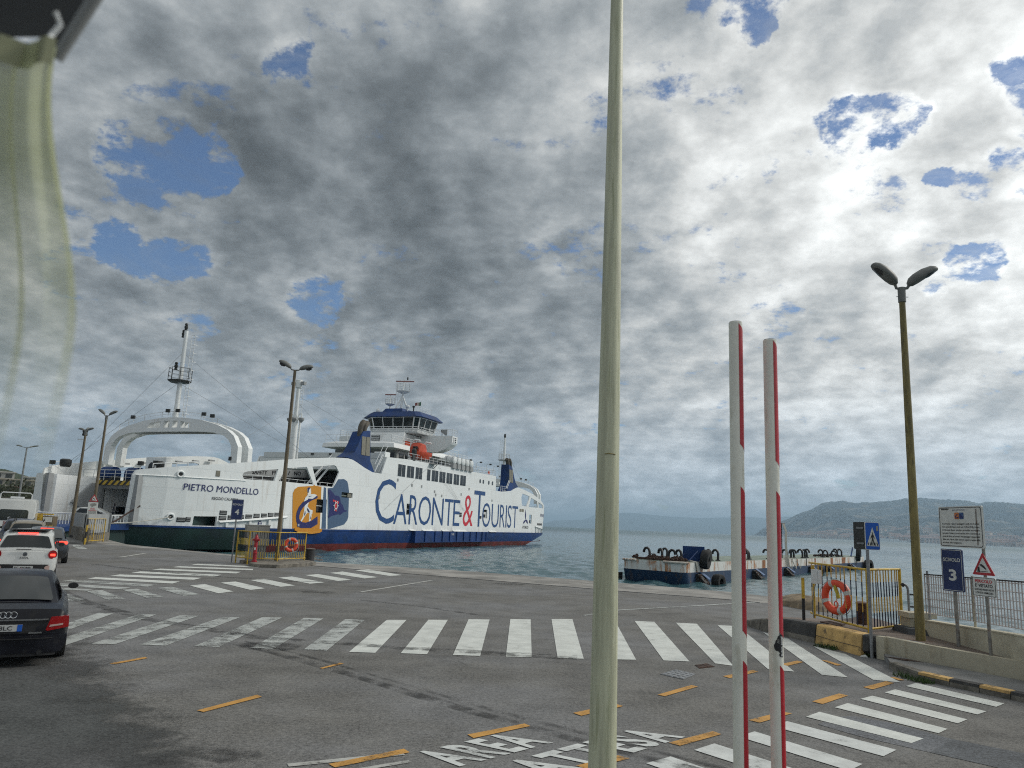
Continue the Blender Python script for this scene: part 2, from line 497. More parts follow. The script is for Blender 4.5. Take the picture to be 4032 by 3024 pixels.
M_RUST = paint('rusty_iron', (.055, .028, .018), .85, var=.5, scale=5, bump=.5, bscale=25, grime=(.12, .05, .025), gamt=.6)
M_RUBBER = paint('black_rubber', (.014, .014, .014), .75, var=.35, scale=6, bump=.3, bscale=40)
M_IRONK = paint('black_iron', (.012, .012, .014), .5, var=.4, scale=8, grime=(.05, .03, .02), gamt=.5)
M_CABG = paint('cabinet_grey', (.27, .27, .25), .55, var=.1, scale=3, grime=(.16, .15, .12), gamt=.4)
M_PLASTW = paint('white_plastic', (.66, .68, .68), .4, var=.05, scale=4)
# ferry
def plated(name, col, rust):
    """white hull paint over welded plates: faint seams, dished plates, weeping rust"""
    m, N, b = mat(name)
    tc = N.n('ShaderNodeTexCoord').outputs['Object']
    sp = N.n('ShaderNodeSeparateXYZ'); N.put(sp.inputs[0], tc)
    cb_ = N.n('ShaderNodeCombineXYZ'); N.put(cb_.inputs[0], sp.outputs[0]); N.put(cb_.inputs[1], sp.outputs[2])
    br_ = N.n('ShaderNodeTexBrick'); N.put(br_.inputs['Vector'], cb_.outputs[0]); br_.inputs['Scale'].default_value = .5
    br_.inputs['Mortar Size'].default_value = .012; br_.inputs['Brick Width'].default_value = 2.9; br_.inputs['Row Height'].default_value = .93
    br_.inputs['Color1'].default_value = (1, 1, 1, 1); br_.inputs['Color2'].default_value = (.955, .96, .965, 1); br_.inputs['Mortar'].default_value = (.83, .84, .85, 1)
    st = N.noise(N.vmath('MULTIPLY', tc, (1.7, 1.7, .13)), 1.6, 6, .68); pt = N.noise(tc, .22, 4, .6); fi_ = N.noise(tc, 3.0, 6, .65)
    c = N.mix(1.0, col, br_.outputs[0], 'MULTIPLY')
    c = N.mix(N.math('MULTIPLY', N.math('MULTIPLY', N.ramp(st, .52, .70), N.ramp(pt, .42, .62)), .42), c, rust)
    c = N.mix(N.ramp(fi_, .55, .75, 0, .10), c, (.5, .52, .52))
    low_ = N.math('MULTIPLY', N.ramp(sp.outputs[2], 2.2, 3.4, .30, 0), N.ramp(st, .42, .6))
    c = N.mix(low_, c, (.33, .31, .27))
    N.put(b.inputs['Base Color'], c); b.inputs['Roughness'].default_value = .36
    bp = N.n('ShaderNodeBump'); bp.inputs['Strength'].default_value = .35; bp.inputs['Distance'].default_value = .05
    N.put(bp.inputs['Height'], N.noise(N.vmath('MULTIPLY', tc, (1, 1, 1)), .9, 3, .5)); N.put(b.inputs['Normal'], bp.outputs[0])
    return m


M_SHIPW = plated('ship_white', (.80, .82, .81), (.40, .31, .22))
M_SHIPB = paint('ship_blue', (.004, .036, .15), .5, var=.3, scale=.4, grime=(.012, .03, .07), gamt=.6, spec=.3)
M_SHIPR = paint('boot_red', (.16, .022, .018), .6, var=.35, scale=.6, grime=(.05, .02, .02), gamt=.6)
M_SHIPG = paint('bow_blue_shaded', (.002, .022, .019), .55, var=.4, scale=.4, grime=(.002, .01, .02), gamt=.5)  # blue hull paint turned dark green: shade and window tint put into the colour
M_SHIPGR = paint('deckhouse_grey', (.30, .31, .31), .6, var=.1, scale=.6)
M_DECK = paint('deck_green_grey', (.15, .18, .16), .8, var=.2, scale=.6)
M_GLASSD = flat('dark_window_glass', (.010, .013, .015), .06)
M_SHGLASS = flat('bridge_glass', (.012, .02, .022), .05)
M_LOUV = paint('louvre_grey', (.20, .19, .15), .7, var=.2, scale=4)
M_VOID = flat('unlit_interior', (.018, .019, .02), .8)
M_LETB = flat('lettering_blue', (.006, .055, .19), .4)
M_LETN = flat('lettering_navy', (.008, .012, .11), .45)
M_LETR = flat('lettering_red', (.55, .012, .03), .45)
M_LETK = flat('lettering_dark', (.02, .025, .03), .5)
M_LOGY = flat('logo_ochre', (.56, .235, .008), .45)
M_LOGG = flat('logo_slate_blue', (.055, .105, .19), .45)
M_LOGW = flat('logo_white', (.75, .77, .76), .45)
M_RAIL = paint('rail_white', (.70, .72, .72), .4, var=.08, scale=3)
M_EXH = paint('exhaust_sooty', (.10, .085, .065), .7, var=.4, scale=.8, grime=(.015, .013, .012), gamt=.9)
M_BOATO = paint('rescue_boat_orange', (.55, .065, .02), .4, var=.15, scale=2)
M_HAZ = None
m_, N_, b_ = mat('hazard_stripes')
s_ = N_.n('ShaderNodeSeparateXYZ'); N_.put(s_.inputs[0], N_.n('ShaderNodeTexCoord').outputs['Object'])
k_ = N_.math('FLOORED_MODULO', N_.math('FLOOR', N_.math('MULTIPLY', N_.math('ADD', s_.outputs[1], s_.outputs[2]), 2.6)), 2.0)
N_.put(b_.inputs['Base Color'], N_.mix(k_, (.02, .02, .02), (.50, .33, .02))); M_HAZ = m_
# barge
M_BARGEW = streaky('barge_white', (.70, .71, .68), (.24, .10, .03), 1.0, 2.6, .6, .45, .60)
M_BARGEB = streaky('barge_blue', (.012, .042, .10), (.10, .06, .025), .8, 1.1, .65, .52, .66)
M_BARGED = paint('barge_deck', (.20, .25, .21), .8, var=.3, scale=.8, grime=(.2, .12, .06), gamt=.5)
M_BARGEP = paint('fender_panel_blue', (.02, .08, .20), .5, var=.25, scale=1, grime=(.15, .2, .25), gamt=.6)

# ------------------------------------------------------------------ sea
m_, N_, b_ = mat('sea_water')
tc_ = N_.n('ShaderNodeNewGeometry').outputs['Position']
st_ = N_.vmath('MULTIPLY', tc_, (.75, 1.0, 1.0))
h1 = N_.noise(st_, .22, 3, .55, .4); h2 = N_.noise(st_, .85, 5, .62, .6); h3 = N_.noise(st_, 3.2, 3, .6, .4)
hh = N_.math('ADD', N_.math('MULTIPLY', h1, .55), N_.math('ADD', N_.math('MULTIPLY', h2, .42), N_.math('MULTIPLY', h3, .10)))
bp_ = N_.n('ShaderNodeBump'); bp_.inputs['Strength'].default_value = 1.0; bp_.inputs['Distance'].default_value = .22
N_.put(bp_.inputs['Height'], hh); N_.put(b_.inputs['Normal'], bp_.outputs[0])
gust = N_.noise(N_.vmath('MULTIPLY', tc_, (.012, .004, 1)), 1.0, 4, .6)
N_.put(b_.inputs['Base Color'], N_.mix(N_.ramp(gust, .35, .65), (.03, .08, .095), (.05, .115, .13)))
dist_ = N_.vmath('LENGTH', tc_)
N_.put(b_.inputs['Roughness'], N_.math('ADD', N_.ramp(gust, .35, .65, .05, .12), N_.ramp(dist_, 40, 900, 0, .24))); b_.inputs['IOR'].default_value = 1.33
M_SEA = m_
mb = MB()
xs = [-45000, -8000, -1500, -300, -60, 0, 60, 300, 1500, 8000, 45000]
ys = [-400, 0, 60, 200, 800, 1200, 3000, 12000, 60000]
mb.add([(x, y, -1.2 if y > 900 or y < 0 or abs(x) > 1400 else -1.95) for y in ys for x in xs], [(j * 11 + i, j * 11 + i + 1, (j + 1) * 11 + i + 1, (j + 1) * 11 + i) for j in range(8) for i in range(10)])
tag(mb.build('sea', M_SEA), kind='structure')

# wind waves in the nearer water: a displaced fan-shaped sheet, finer towards the viewer
import numpy as np
rng = np.random.default_rng(3)
na_, q_ = 700, 1.0065
rr_ = 24 * q_ ** np.arange(int(math.log(1400 / 24) / math.log(q_)))
az_ = np.linspace(radians(-58), radians(44), na_)
Rg, Ag = np.meshgrid(rr_, az_, indexing='ij')
X_, Y_ = Rg * np.sin(Ag), Rg * np.cos(Ag)
Z_ = np.zeros_like(X_)
dr_ = Rg * (q_ - 1)
warp = .6 * np.sin(X_ * .11 + Y_ * .05) + .6 * np.sin(Y_ * .13 - X_ * .04 + 1)
patch = .75 + .35 * np.sin(X_ * .031 + 1.3 * np.sin(Y_ * .017)) * np.sin(Y_ * .023 + .9 * np.sin(X_ * .02))
for i in range(64):
    lam = .45 * (6 / .45) ** rng.random(); th = radians(205) + rng.normal(0, .75); k_w = 2 * pi / lam
    amp = .0052 * lam ** .9 * (.6 + .8 * rng.random()); fade = np.clip(lam / (2.6 * dr_) - .6, 0, 1)
    ph = k_w * (X_ * cos(th) + Y_ * sin(th) + warp * min(1, lam)) + rng.random() * 6.28
    Z_ += amp * fade * (np.sin(ph) + .22 * np.sin(2 * ph + .8))
Z_ = Z_ * patch - 1.2
Z_[-1, :] = -1.2
m_r, n_a = X_.shape
co = np.stack([X_, Y_, np.maximum(Z_, -1.9) + .015], -1).reshape(-1, 3).astype(np.float32)
ii = (np.arange(m_r - 1)[:, None] * n_a + np.arange(n_a - 1)[None, :]).ravel()
fq = np.stack([ii, ii + n_a, ii + n_a + 1, ii + 1], -1).astype(np.int32)
me = bpy.data.meshes.new('sea_waves'); me.vertices.add(len(co)); me.vertices.foreach_set('co', co.ravel())
me.loops.add(fq.size); me.loops.foreach_set('vertex_index', fq.ravel()); me.polygons.add(len(fq))
me.polygons.foreach_set('loop_start', np.arange(0, fq.size, 4, dtype=np.int32)); me.polygons.foreach_set('use_smooth', np.ones(len(fq), dtype=bool)); me.update(calc_edges=True)
me.materials.append(M_SEA)
ow = bpy.data.objects.new('sea_waves', me); COL.objects.link(ow); tag(ow, kind='structure')

# ------------------------------------------------------------------ ground sheet of the quay
EDGE = [(-31.1, 60.0), (-26.1, 53.2), (-19.7, 48.5), (-16.75, 46.5), (-11.07, 43.0), (-5.25, 41.3), (-2.0, 40.4), (5.47, 36.6), (10.04, 33.9), (11.8, 31.6), (11.75, 29.6), (11.6, 27.4), (10.9, 24.3), (10.2, 22.0), (10.15, 21.0), (10.0, 19.2), (9.95, 14), (9.9, 6), (9.9, -60)]
GROUND = EDGE + [(-150, -60), (-300, 100), (-420, 420), (-180, 420), (-70, 110), (-52, 70), (-41.5, 63.8)]
g = MB()
def on_ground(a, b, d): return (a, b, 0 if d == 0 else -3.0)
o = plate(GROUND, fn=on_ground, thick=3.0).build('asphalt_ground', M_ASPH)
tag(o, kind='structure')
# lighter concrete apron along the edge
edge_in = [(-31.5, 57.8), (-26.9, 51.6), (-20.2, 47.6), (-11.6, 41.9), (-9.85, 39.3), (4.75, 31.8), (8.85, 29.95), (9.68, 29.25)]
strip = [(-31.1, 59.98), (-26.1, 53.18), (-19.7, 48.48), (-11.07, 42.98), (-5.25, 41.28), (-2, 40.38), (5.47, 36.58), (10.04, 33.88), (11.78, 31.6), (11.7, 29.6)] + edge_in[::-1]
tag(plate(strip, fn=lambda a, b, d: (a, b, .004), thick=0).build('quay_edge_concrete', M_CONC), kind='structure')
mb = MB()
for a, b in zip(edge_in[4:-1], edge_in[5:]):
    mb.box(((a[0] + b[0]) / 2, (a[1] + b[1]) / 2, .003), (hypot(b[0] - a[0], b[1] - a[1]), .10, .016), atan2(b[1] - a[1], b[0] - a[0]))
tag(mb.build('quay_edge_joint', M_IRONK), kind='structure')


def sheet(poly, z, name, m, parent=None, kind=None):
    mb = MB(); mb.add([(x, y, z) for x, y in poly], [tuple(range(len(poly)))])
    return mb.build(name, m, parent, kind=kind)


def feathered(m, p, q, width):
    """painted dimming that thins out towards the line p-q"""
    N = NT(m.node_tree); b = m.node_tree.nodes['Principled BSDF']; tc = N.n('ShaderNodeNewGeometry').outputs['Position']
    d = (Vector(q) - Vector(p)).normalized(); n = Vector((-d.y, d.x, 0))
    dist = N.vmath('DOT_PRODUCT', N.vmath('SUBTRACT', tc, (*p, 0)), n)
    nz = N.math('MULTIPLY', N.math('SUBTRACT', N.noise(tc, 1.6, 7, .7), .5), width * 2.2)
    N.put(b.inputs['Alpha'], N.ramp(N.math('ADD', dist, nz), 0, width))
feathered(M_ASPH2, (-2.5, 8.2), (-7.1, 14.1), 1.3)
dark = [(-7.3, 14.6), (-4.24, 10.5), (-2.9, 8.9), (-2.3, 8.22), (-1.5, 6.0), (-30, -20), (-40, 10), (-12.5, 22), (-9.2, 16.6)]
tag(sheet(dark, .004, 'dimmed_asphalt_lane', M_ASPH2), kind='structure')
p1 = [(4.37, 10.87), (4.8, 11.35), (5.13, 11.44), (5.5, 11.14), (5.93, 10.39), (5.26, 9.72), (4.7, 10.3)]
tag(sheet(p1, .004, 'grey_asphalt_patch', M_PATCH), kind='structure')
p2 = [(5.26, 9.72), (5.93, 10.39), (6.45, 9.9), (7.6, 9.1), (9.0, 8.3), (8.2, 7.2), (6.08, 8.85)]
tag(sheet(p2, .0045, 'dark_asphalt_patch', M_ASPH3), kind='structure')

# tar seam and tyre marks
def ribbon(pts, w, z, name, m):
    vs_ = []
    for i, p in enumerate(pts):
        a, b = Vector(pts[max(i - 1, 0)]), Vector(pts[min(i + 1, len(pts) - 1)]); d = (b - a).normalized(); n = Vector((-d.y, d.x))
        ww = w * (.6 + .6 * random.random()) if len(pts) > 2 else w
        vs_ += [(*(Vector(p) + n * ww / 2), z), (*(Vector(p) - n * ww / 2), z)]
    mb = MB(); mb.add(vs_, [(2 * i, 2 * i + 1, 2 * i + 3, 2 * i + 2) for i in range(len(pts) - 1)])
    return tag(mb.build(name, m), kind='structure')


m_, N_, b_ = mat('tyre_rubber_marks')
tc_ = N_.n('ShaderNodeNewGeometry').outputs['Position']
b_.inputs['Base Color'].default_value = (.028, .028, .028, 1); b_.inputs['Roughness'].default_value = .85
N_.put(b_.inputs['Alpha'], N_.math('MULTIPLY', N_.ramp(N_.noise(tc_, 3.0, 6, .65), .38, .66), .55))
M_MARK = m_
seam = [(-5.2, 15.3), (-4.2, 14.5), (-3.2, 13.6), (-2.2, 12.6), (-1.2, 11.6), (-.3, 10.7), (.4, 10.1), (1.1, 9.5), (1.7, 9.0), (2.4, 8.4), (3.1, 7.6)]
ribbon(seam, .28, .0085, 'tar_seam', M_MARK)
ribbon([(x + .15, y + .25) for x, y in seam], .10, .0095, 'tar_seam', M_MARK)
ribbon([(-14.5, 24.5), (-11, 20.6), (-8, 17.9), (-5, 16.1), (-2, 15.6), (1.5, 15.3)], .5, .0085, 'tyre_marks', M_MARK)
ribbon([(-4.6, 24.2), (-2.4, 23.0), (-.6, 21.5)], .25, .0085, 'tyre_marks', M_MARK)
ribbon([(-18, 34), (-14, 31.2), (-8.6, 29.6), (-3.8, 31)], .4, .0085, 'tyre_marks', M_MARK)
for cx_, cy_, r in ((-4.42, 15.1, .55), (-2.75, 8.42, .28), (-6.2, 26.0, .5), (.2, 33.0, .6)):
    pl = [(cx_ + r * (1 + .3 * random.random()) * cos(a), cy_ + r * .75 * (1 + .3 * random.random()) * sin(a)) for a in [2 * pi * i / 14 for i in range(14)]]
    tag(sheet(pl, .0105, 'broken_asphalt', M_MARK), kind='structure')


# ------------------------------------------------------------------ road markings
def marking(name, quads, m, part, z, worn=None, mw=None):
    root = thing(name, None, None, kind='structure')
    for i, q in enumerate(quads):
        sheet(q, z, part, mw if worn and i in worn else m, root)
    return root


MAIN = [[(-8.28, 14.3), (-7.86, 14.23), (-8.3, 18.83), (-8.68, 18.69)], [(-7.54, 14.54), (-7.13, 14.58), (-7.31, 18.93), (-7.75, 18.84)], [(-6.72, 14.64), (-6.23, 14.67), (-6.34, 18.99), (-6.73, 18.89)],
        [(-5.73, 14.75), (-5.28, 14.77), (-5.4, 19.24), (-5.86, 19.13)], [(-4.69, 14.81), (-4.27, 14.83), (-4.42, 19.39), (-4.89, 19.35)], [(-8.95, 14.5), (-8.6, 14.9), (-9.26, 18.67), (-9.61, 18.67)], [(-9.72, 15.2), (-9.35, 15.4), (-10.09, 18.43), (-10.38, 18.55)],
        [(-3.72, 14.92), (-3.28, 14.88), (-3.41, 19.48), (-3.89, 19.44)], [(-2.85, 14.86), (-2.36, 14.88), (-2.41, 19.83), (-2.89, 19.67)], [(-1.89, 14.96), (-1.39, 14.99), (-1.39, 20.19), (-1.88, 20.05)], [(-.9, 15.02), (-.38, 15.04), (-.32, 20.63), (-.87, 20.5)],
        [(.11, 15.1), (.61, 15.15), (.78, 21.08), (.23, 20.89)], [(1.11, 15.19), (1.62, 15.23), (1.95, 21.52), (1.36, 21.32)], [(2.08, 15.29), (2.66, 15.38), (3.15, 21.83), (2.55, 21.7)], [(3.21, 15.44), (3.72, 15.45), (4.25, 21.72), (3.7, 21.72)],
        [(4.2, 15.36), (4.5, 15.17), (5.43, 21.7), (4.85, 21.72)], [(5.1, 14.97), (5.55, 14.83), (6.53, 21.58), (5.97, 21.57)], [(5.98, 14.62), (6.4, 14.48), (7.13, 19.4), (6.87, 20.53)], [(6.8, 14.34), (7.23, 14.2), (7.62, 17.35), (7.30, 18.3)]]
marking('zebra_crossing', MAIN, M_WPAINT, 'stripe', .008, {0, 1, 2, 3, 4, 5, 6, 7}, M_WWORN)
RIGHT = [[(7.15, 13.88), (7.51, 14.22), (8.15, 12.76), (7.84, 12.48)], [(6.45, 13.23), (6.79, 13.54), (7.46, 12.12), (7.17, 11.88)], [(5.77, 12.63), (6.1, 12.92), (6.81, 11.53), (6.51, 11.26)], [(5.06, 11.94), (5.41, 12.28), (6.16, 10.91), (5.89, 10.65)],
         [(4.36, 11.26), (4.69, 11.6), (5.52, 10.34), (5.23, 10.09)], [(3.66, 10.66), (3.98, 10.95), (4.87, 9.75), (4.56, 9.45)], [(3.03, 10.05), (3.33, 10.33), (4.15, 9.1), (3.88, 8.83)], [(2.31, 9.37), (2.63, 9.68), (3.5, 8.5), (3.2, 8.22)], [(1.64, 8.78), (1.97, 9.07), (2.85, 7.95), (2.55, 7.68)], [(.95, 8.2), (1.27, 8.48), (2.1, 7.4), (1.8, 7.1)]]
marking('zebra_crossing', RIGHT, M_WPAINT, 'stripe', .0085, {5, 6, 7, 8, 9}, road_paint('white_road_paint_scuffed', (.62, .64, .62), .40))
LEFT = [[(-7.16, 37.17), (-6.75, 38.31), (-4.62, 35.37), (-5.07, 34.5)], [(-7.82, 34.78), (-7.5, 36.0), (-5.44, 33.49), (-5.84, 32.52)], [(-8.44, 32.88), (-8.09, 33.77), (-6.17, 31.53), (-6.54, 30.66)], [(-9.0, 30.97), (-8.7, 31.86), (-6.85, 29.76), (-7.19, 28.9)],
        [(-9.57, 29.32), (-9.29, 30.13), (-7.48, 27.95), (-7.78, 27.19)], [(-10.1, 27.75), (-9.83, 28.48), (-8.07, 26.39), (-8.33, 25.65)], [(-10.56, 26.21), (-10.36, 26.98), (-8.63, 24.93), (-8.85, 24.21)], [(-11.09, 24.96), (-10.87, 25.55), (-9.21, 23.64), (-9.45, 23.08)],
        [(-11.73, 24.0), (-11.51, 24.48), (-9.82, 22.59), (-10.1, 22.15)], [(-12.42, 23.23), (-12.14, 23.61), (-10.47, 21.69), (-10.8, 21.3)], [(-12.9, 21.9), (-12.65, 22.5), (-11.17, 20.91), (-11.47, 20.5)]]
marking('zebra_crossing', LEFT, M_WPAINT, 'stripe', .0085, {7, 8, 9, 10}, M_WWORN)
LEFT2 = [[(-14.58, 36.06), (-14.65, 36.93), (-11.75, 37.0), (-11.5, 36.2)], [(-14.6, 34.07), (-14.63, 34.86), (-11.4, 35.2), (-11.15, 34.37)], [(-14.6, 32.17), (-14.64, 33.0), (-11.24, 33.14), (-11.12, 32.19)], [(-14.52, 30.21), (-14.59, 31.14), (-11.36, 31.18), (-11.24, 30.25)],
         [(-14.46, 28.48), (-14.5, 29.31), (-11.43, 29.37), (-11.34, 28.44)], [(-14.53, 27.11), (-14.56, 27.78), (-11.46, 27.53), (-11.35, 26.66)], [(-14.66, 25.83), (-14.7, 26.51), (-11.59, 26.01), (-11.55, 25.26)], [(-14.4, 24.4), (-14.5, 25.15), (-11.82, 24.71), (-11.8, 24.08)], [(-14.1, 23.1), (-14.2, 23.85), (-12.45, 23.7), (-12.45, 23.3)]]
marking('zebra_crossing', LEFT2, M_WPAINT, 'stripe', .008, {6, 7, 8}, M_WWORN)
YEL = [[(2.46, 12.28), (2.56, 12.2), (3.28, 13.04), (3.19, 13.14)], [(3.98, 14.06), (4.06, 13.9), (4.82, 14.67), (4.77, 14.82)], [(5.57, 15.6), (5.63, 15.43), (6.16, 15.97), (6.10, 16.13)], [(6.67, 16.33), (6.74, 15.73), (6.88, 15.82), (6.78, 16.3)], [(6.27, 13.61), (6.36, 13.45), (7.06, 14.11), (6.99, 14.26)],
       [(4.86, 12.29), (4.96, 12.13), (5.67, 12.85), (5.58, 12.98)], [(3.44, 10.92), (3.55, 10.8), (4.23, 11.43), (4.1, 11.5)], [(2.07, 9.63), (2.18, 9.52), (2.84, 10.12), (2.77, 10.25)], [(7.27, 14.67), (7.3, 14.41), (7.42, 14.44), (7.37, 14.71)], [(1.03, 10.89), (1.13, 10.75), (1.8, 11.42), (1.7, 11.55)], [(-.35, 9.6), (-.27, 9.46), (.42, 10.11), (.35, 10.22)],
       [(-1.71, 8.29), (-1.62, 8.19), (-.94, 8.8), (-1.02, 8.92)], [(.86, 8.59), (.95, 8.5), (1.49, 8.93), (1.37, 9.03)], [(-3.82, 10.16), (-3.71, 10.10), (-3.27, 11.03), (-3.37, 11.14)], [(-6.32, 12.83), (-6.22, 12.8), (-5.97, 13.41), (-6.06, 13.5)], [(-3.0, 13.2), (-2.94, 13.16), (-2.7, 13.7), (-2.78, 13.75)]]
marking('bay_lines', YEL, M_YPAINT, 'dash', .009)
m_faint = road_paint('faint_white_line', (.45, .45, .42), .43)
for pts, w, m in (([(2.37, 22.51), (3.67, 24.42), (5.93, 26.26), (8.38, 28.33), (9.75, 29.47)], .17, M_WWORN), ([(-4.86, 26.59), (-3.06, 33.09)], .14, m_faint), ([(-19.52, 39.22), (-20.33, 43.81)], .2, m_faint), ([(-27.6, 49.6), (-26.6, 48.0), (-24.7, 45.2)], .5, M_WWORN), ([(-2.1, 8.2), (-1.0, 8.75)], .10, m_faint), ([(-1.6, 8.0), (-.9, 8.5)], .08, m_faint), ([(-16.2, 45.2), (-13.2, 43.0)], .35, m_faint)):
    ribbon(pts, w, .0078, 'white_line', m)
# bay lettering AREA / ATTESA
A0, A1, A2 = Vector((-.36, 8.42)), Vector((.64, 9.41)), Vector((-.92, 8.74))
ex, ey = (A1 - A0), (A2 - A0)
rt = thing('road_lettering', None, None, kind='structure')
for txt, box in (('AREA', (-.02, 1.02, -.02, 1.02)), ('ATTESA', (.22, 1.95, -1.35, -.33))):
    mb = MB(); lettering(mb, txt, box, lambda a, b: (*(A0 + ex * a + ey * b), .0088), .03, 1.22)
    mb.build('lettering', road_paint('lettering_paint', (.62, .64, .62), .41), rt)

# ------------------------------------------------------------------ ironwork in the road
def cover(pts, name, label, lift, grid):
    a, b, c, d = [Vector(p) for p in pts]; cen = (a + b + c + d) / 4
    root = thing(name, label, 'manhole cover' if 'drain' not in name else 'drain cover', (cen.x, cen.y, lift))
    L = lambda u, v: (a * (1 - u) * (1 - v) + b * u * (1 - v) + c * u * v + d * (1 - u) * v) - cen
    mb = MB(); mb.prism([tuple(L(*q)) for q in ((0, 0), (1, 0), (1, 1), (0, 1))], .002, .010); mb.build('frame', M_STEEL if grid > 3 else M_RUST, root)
    for i in range(grid):
        for j in range(grid):
            u, v = (i + .5) / grid, (j + .5) / grid; w = .34 / grid
            mb = MB(); mb.prism([tuple(L(u + x * w, v + y * w)) for x, y in ((-1, -1), (1, -1), (1, 1), (-1, 1))], .010, .017); mb.build('plate', M_STEEL if grid > 3 else M_RUST, root)
    return root


cover([(2.85, 14.0), (3.17, 13.6), (3.52, 14.15), (3.24, 14.5)], 'drain_cover', 'square grey iron drain cover with raised grid in the asphalt before the white pole', .0, 4)
cover([(3.74, 14.74), (4.09, 14.99), (4.02, 15.31), (3.73, 15.07)], 'manhole_cover', 'small dark worn manhole cover just behind the grey gridded drain cover', .0, 2)

# ------------------------------------------------------------------ raised pavement, kerbs and walls on the right
def wall_strip(pts, zb, zt, th, name, m, parent=None):
    """upright strip along pts; zb / zt lists; thickness th to the left of the direction"""
    mb = MB(); rings = []
    n = len(pts)
    for i, p in enumerate(pts):
        a, b = Vector(pts[max(i - 1, 0)]), Vector(pts[min(i + 1, n - 1)]); d = (b - a).normalized(); nn = Vector((-d.y, d.x)) * th
        q = Vector(p) + nn
        rings.append([(p[0], p[1], zb[i]), (p[0], p[1], zt[i]), (q.x, q.y, zt[i]), (q.x, q.y, zb[i])])
    return mb.loft(rings).build(name, m, parent)


KL = [(6.74, 22.6), (6.82, 21.58), (7.22, 19.99), (7.62, 18.88), (7.92, 17.12), (8.23, 16.84)]
KH = [.02, .21, .42, .44, .45, .45]
pave = thing('raised_pavement', None, None, kind='structure')
surf = MB()
inner = [(x + .34, y + .05) for x, y in KL]
top_pts = [(x, y, h - .006) for (x, y), h in zip(inner, KH)] + [(9.62, 14.2, .44), (9.9, 14.0, .44), (9.93, 19.2, .44), (10.12, 21.0, .42), (10.15, 22.0, .38), (10.6, 24.3, .02), (8.6, 24.4, .02)]
surf.add(top_pts, [])
cen = (9.0, 19.2, .43); k = len(surf.v); surf.v.append(cen)
n = len(top_pts); surf.f = [(i, (i + 1) % n, k) for i in range(n)]
M_TILE, N_, b_ = mat('brown_pavers')
tc_ = N_.n('ShaderNodeNewGeometry').outputs['Position']
br = N_.n('ShaderNodeTexBrick'); N_.put(br.inputs['Vector'], tc_); br.inputs['Scale'].default_value = 3.3; br.inputs['Mortar Size'].default_value = .018
br.inputs['Color1'].default_value = (.17, .13, .105, 1); br.inputs['Color2'].default_value = (.14, .112, .092, 1); br.inputs['Mortar'].default_value = (.075, .06, .05, 1)
gr = N_.noise(tc_, 1.6, 6, .65)
N_.put(b_.inputs['Base Color'], N_.mix(N_.ramp(gr, .52, .68, 0, .5), br.outputs[0], (.16, .075, .035))); b_.inputs['Roughness'].default_value = .85
bp_ = N_.n('ShaderNodeBump'); bp_.inputs['Strength'].default_value = .6; bp_.inputs['Distance'].default_value = .01; N_.put(bp_.inputs['Height'], br.outputs['Fac']); bp_.invert = True; N_.put(b_.inputs['Normal'], bp_.outputs[0])
surf.build('surface', M_TILE, pave)
# painted kerb blocks round the corner
seg = [((6.74, 22.6), (6.97, 20.98), .02, .30, M_KCONC), ((6.975, 20.96), (7.21, 20.02), .30, .42, M_KCONC), ((7.22, 19.99), (7.62, 18.90), .42, .445, M_KBLACK), ((7.63, 18.87), (7.915, 17.15), .445, .455, M_KYEL), ((7.925, 17.12), (8.20, 16.86), .455, .455, M_KBLACK)]
for a, b, h0, h1, m in seg:
    A, B = Vector(a), Vector(b); d = (B - A).normalized(); nn = Vector((-d.y, d.x)) * .36
    lo = .13 if m is not M_KCONC else 0
    bat = -nn.normalized() * .05
    mb = MB(); rings = []
    for P, h in ((A, h0), (B, h1)):
        foot = P + bat
        rings.append([(*foot, lo if m is M_KBLACK else 0.0), (P.x, P.y, h - .03), (*(P + nn * .08), h), (*(P + nn), h), (*(P + nn), -.1)])
    mb.loft(rings).build('kerb_block', m, pave, smooth=False)
    if m is M_KBLACK and (B - A).length > .6:
        mb = MB(); mb.loft([[(*(P + bat * 1.6), 0), (*(P + bat * 1.2), .128), (*(P + nn), .128), (*(P + nn), -.1)] for P in (A, B)]).build('kerb_footing', M_KCONC, pave)
# thin crack line of the yellow block
A, B = Vector((7.63, 18.87)), Vector((7.915, 17.15)); d = (B - A).normalized(); nn = Vector((d.y, -d.x)) * .055
mb = MB(); mb.path([(*(A + nn * .9), .19), (*(A + (B - A) * .4 + nn), .175), (*(B + nn * .9), .185)], .006, 4); mb.build('crack', M_IRONK, pave)
cw = thing('cream_wall', 'low cream wall retaining the raised pavement behind the narrow kerbed path', 'wall', (8.2, 16.8, 0))
off = Vector((-8.2, -16.8))
def rel(p): return (p[0] + off.x, p[1] + off.y)
wall_strip([rel(p) for p in ((8.22, 16.80), (8.51, 15.95), (9.01, 15.0), (9.36, 14.35), (10.2, 12.8))], [0] * 5, [.475, .47, .46, .455, .45], .16, 'wall', M_CREAMW, cw)
mb = MB(); mb.box((.0, .0, .24), (.2, .16, .47), -1.15); mb.build('pier', M_CREAM, cw)
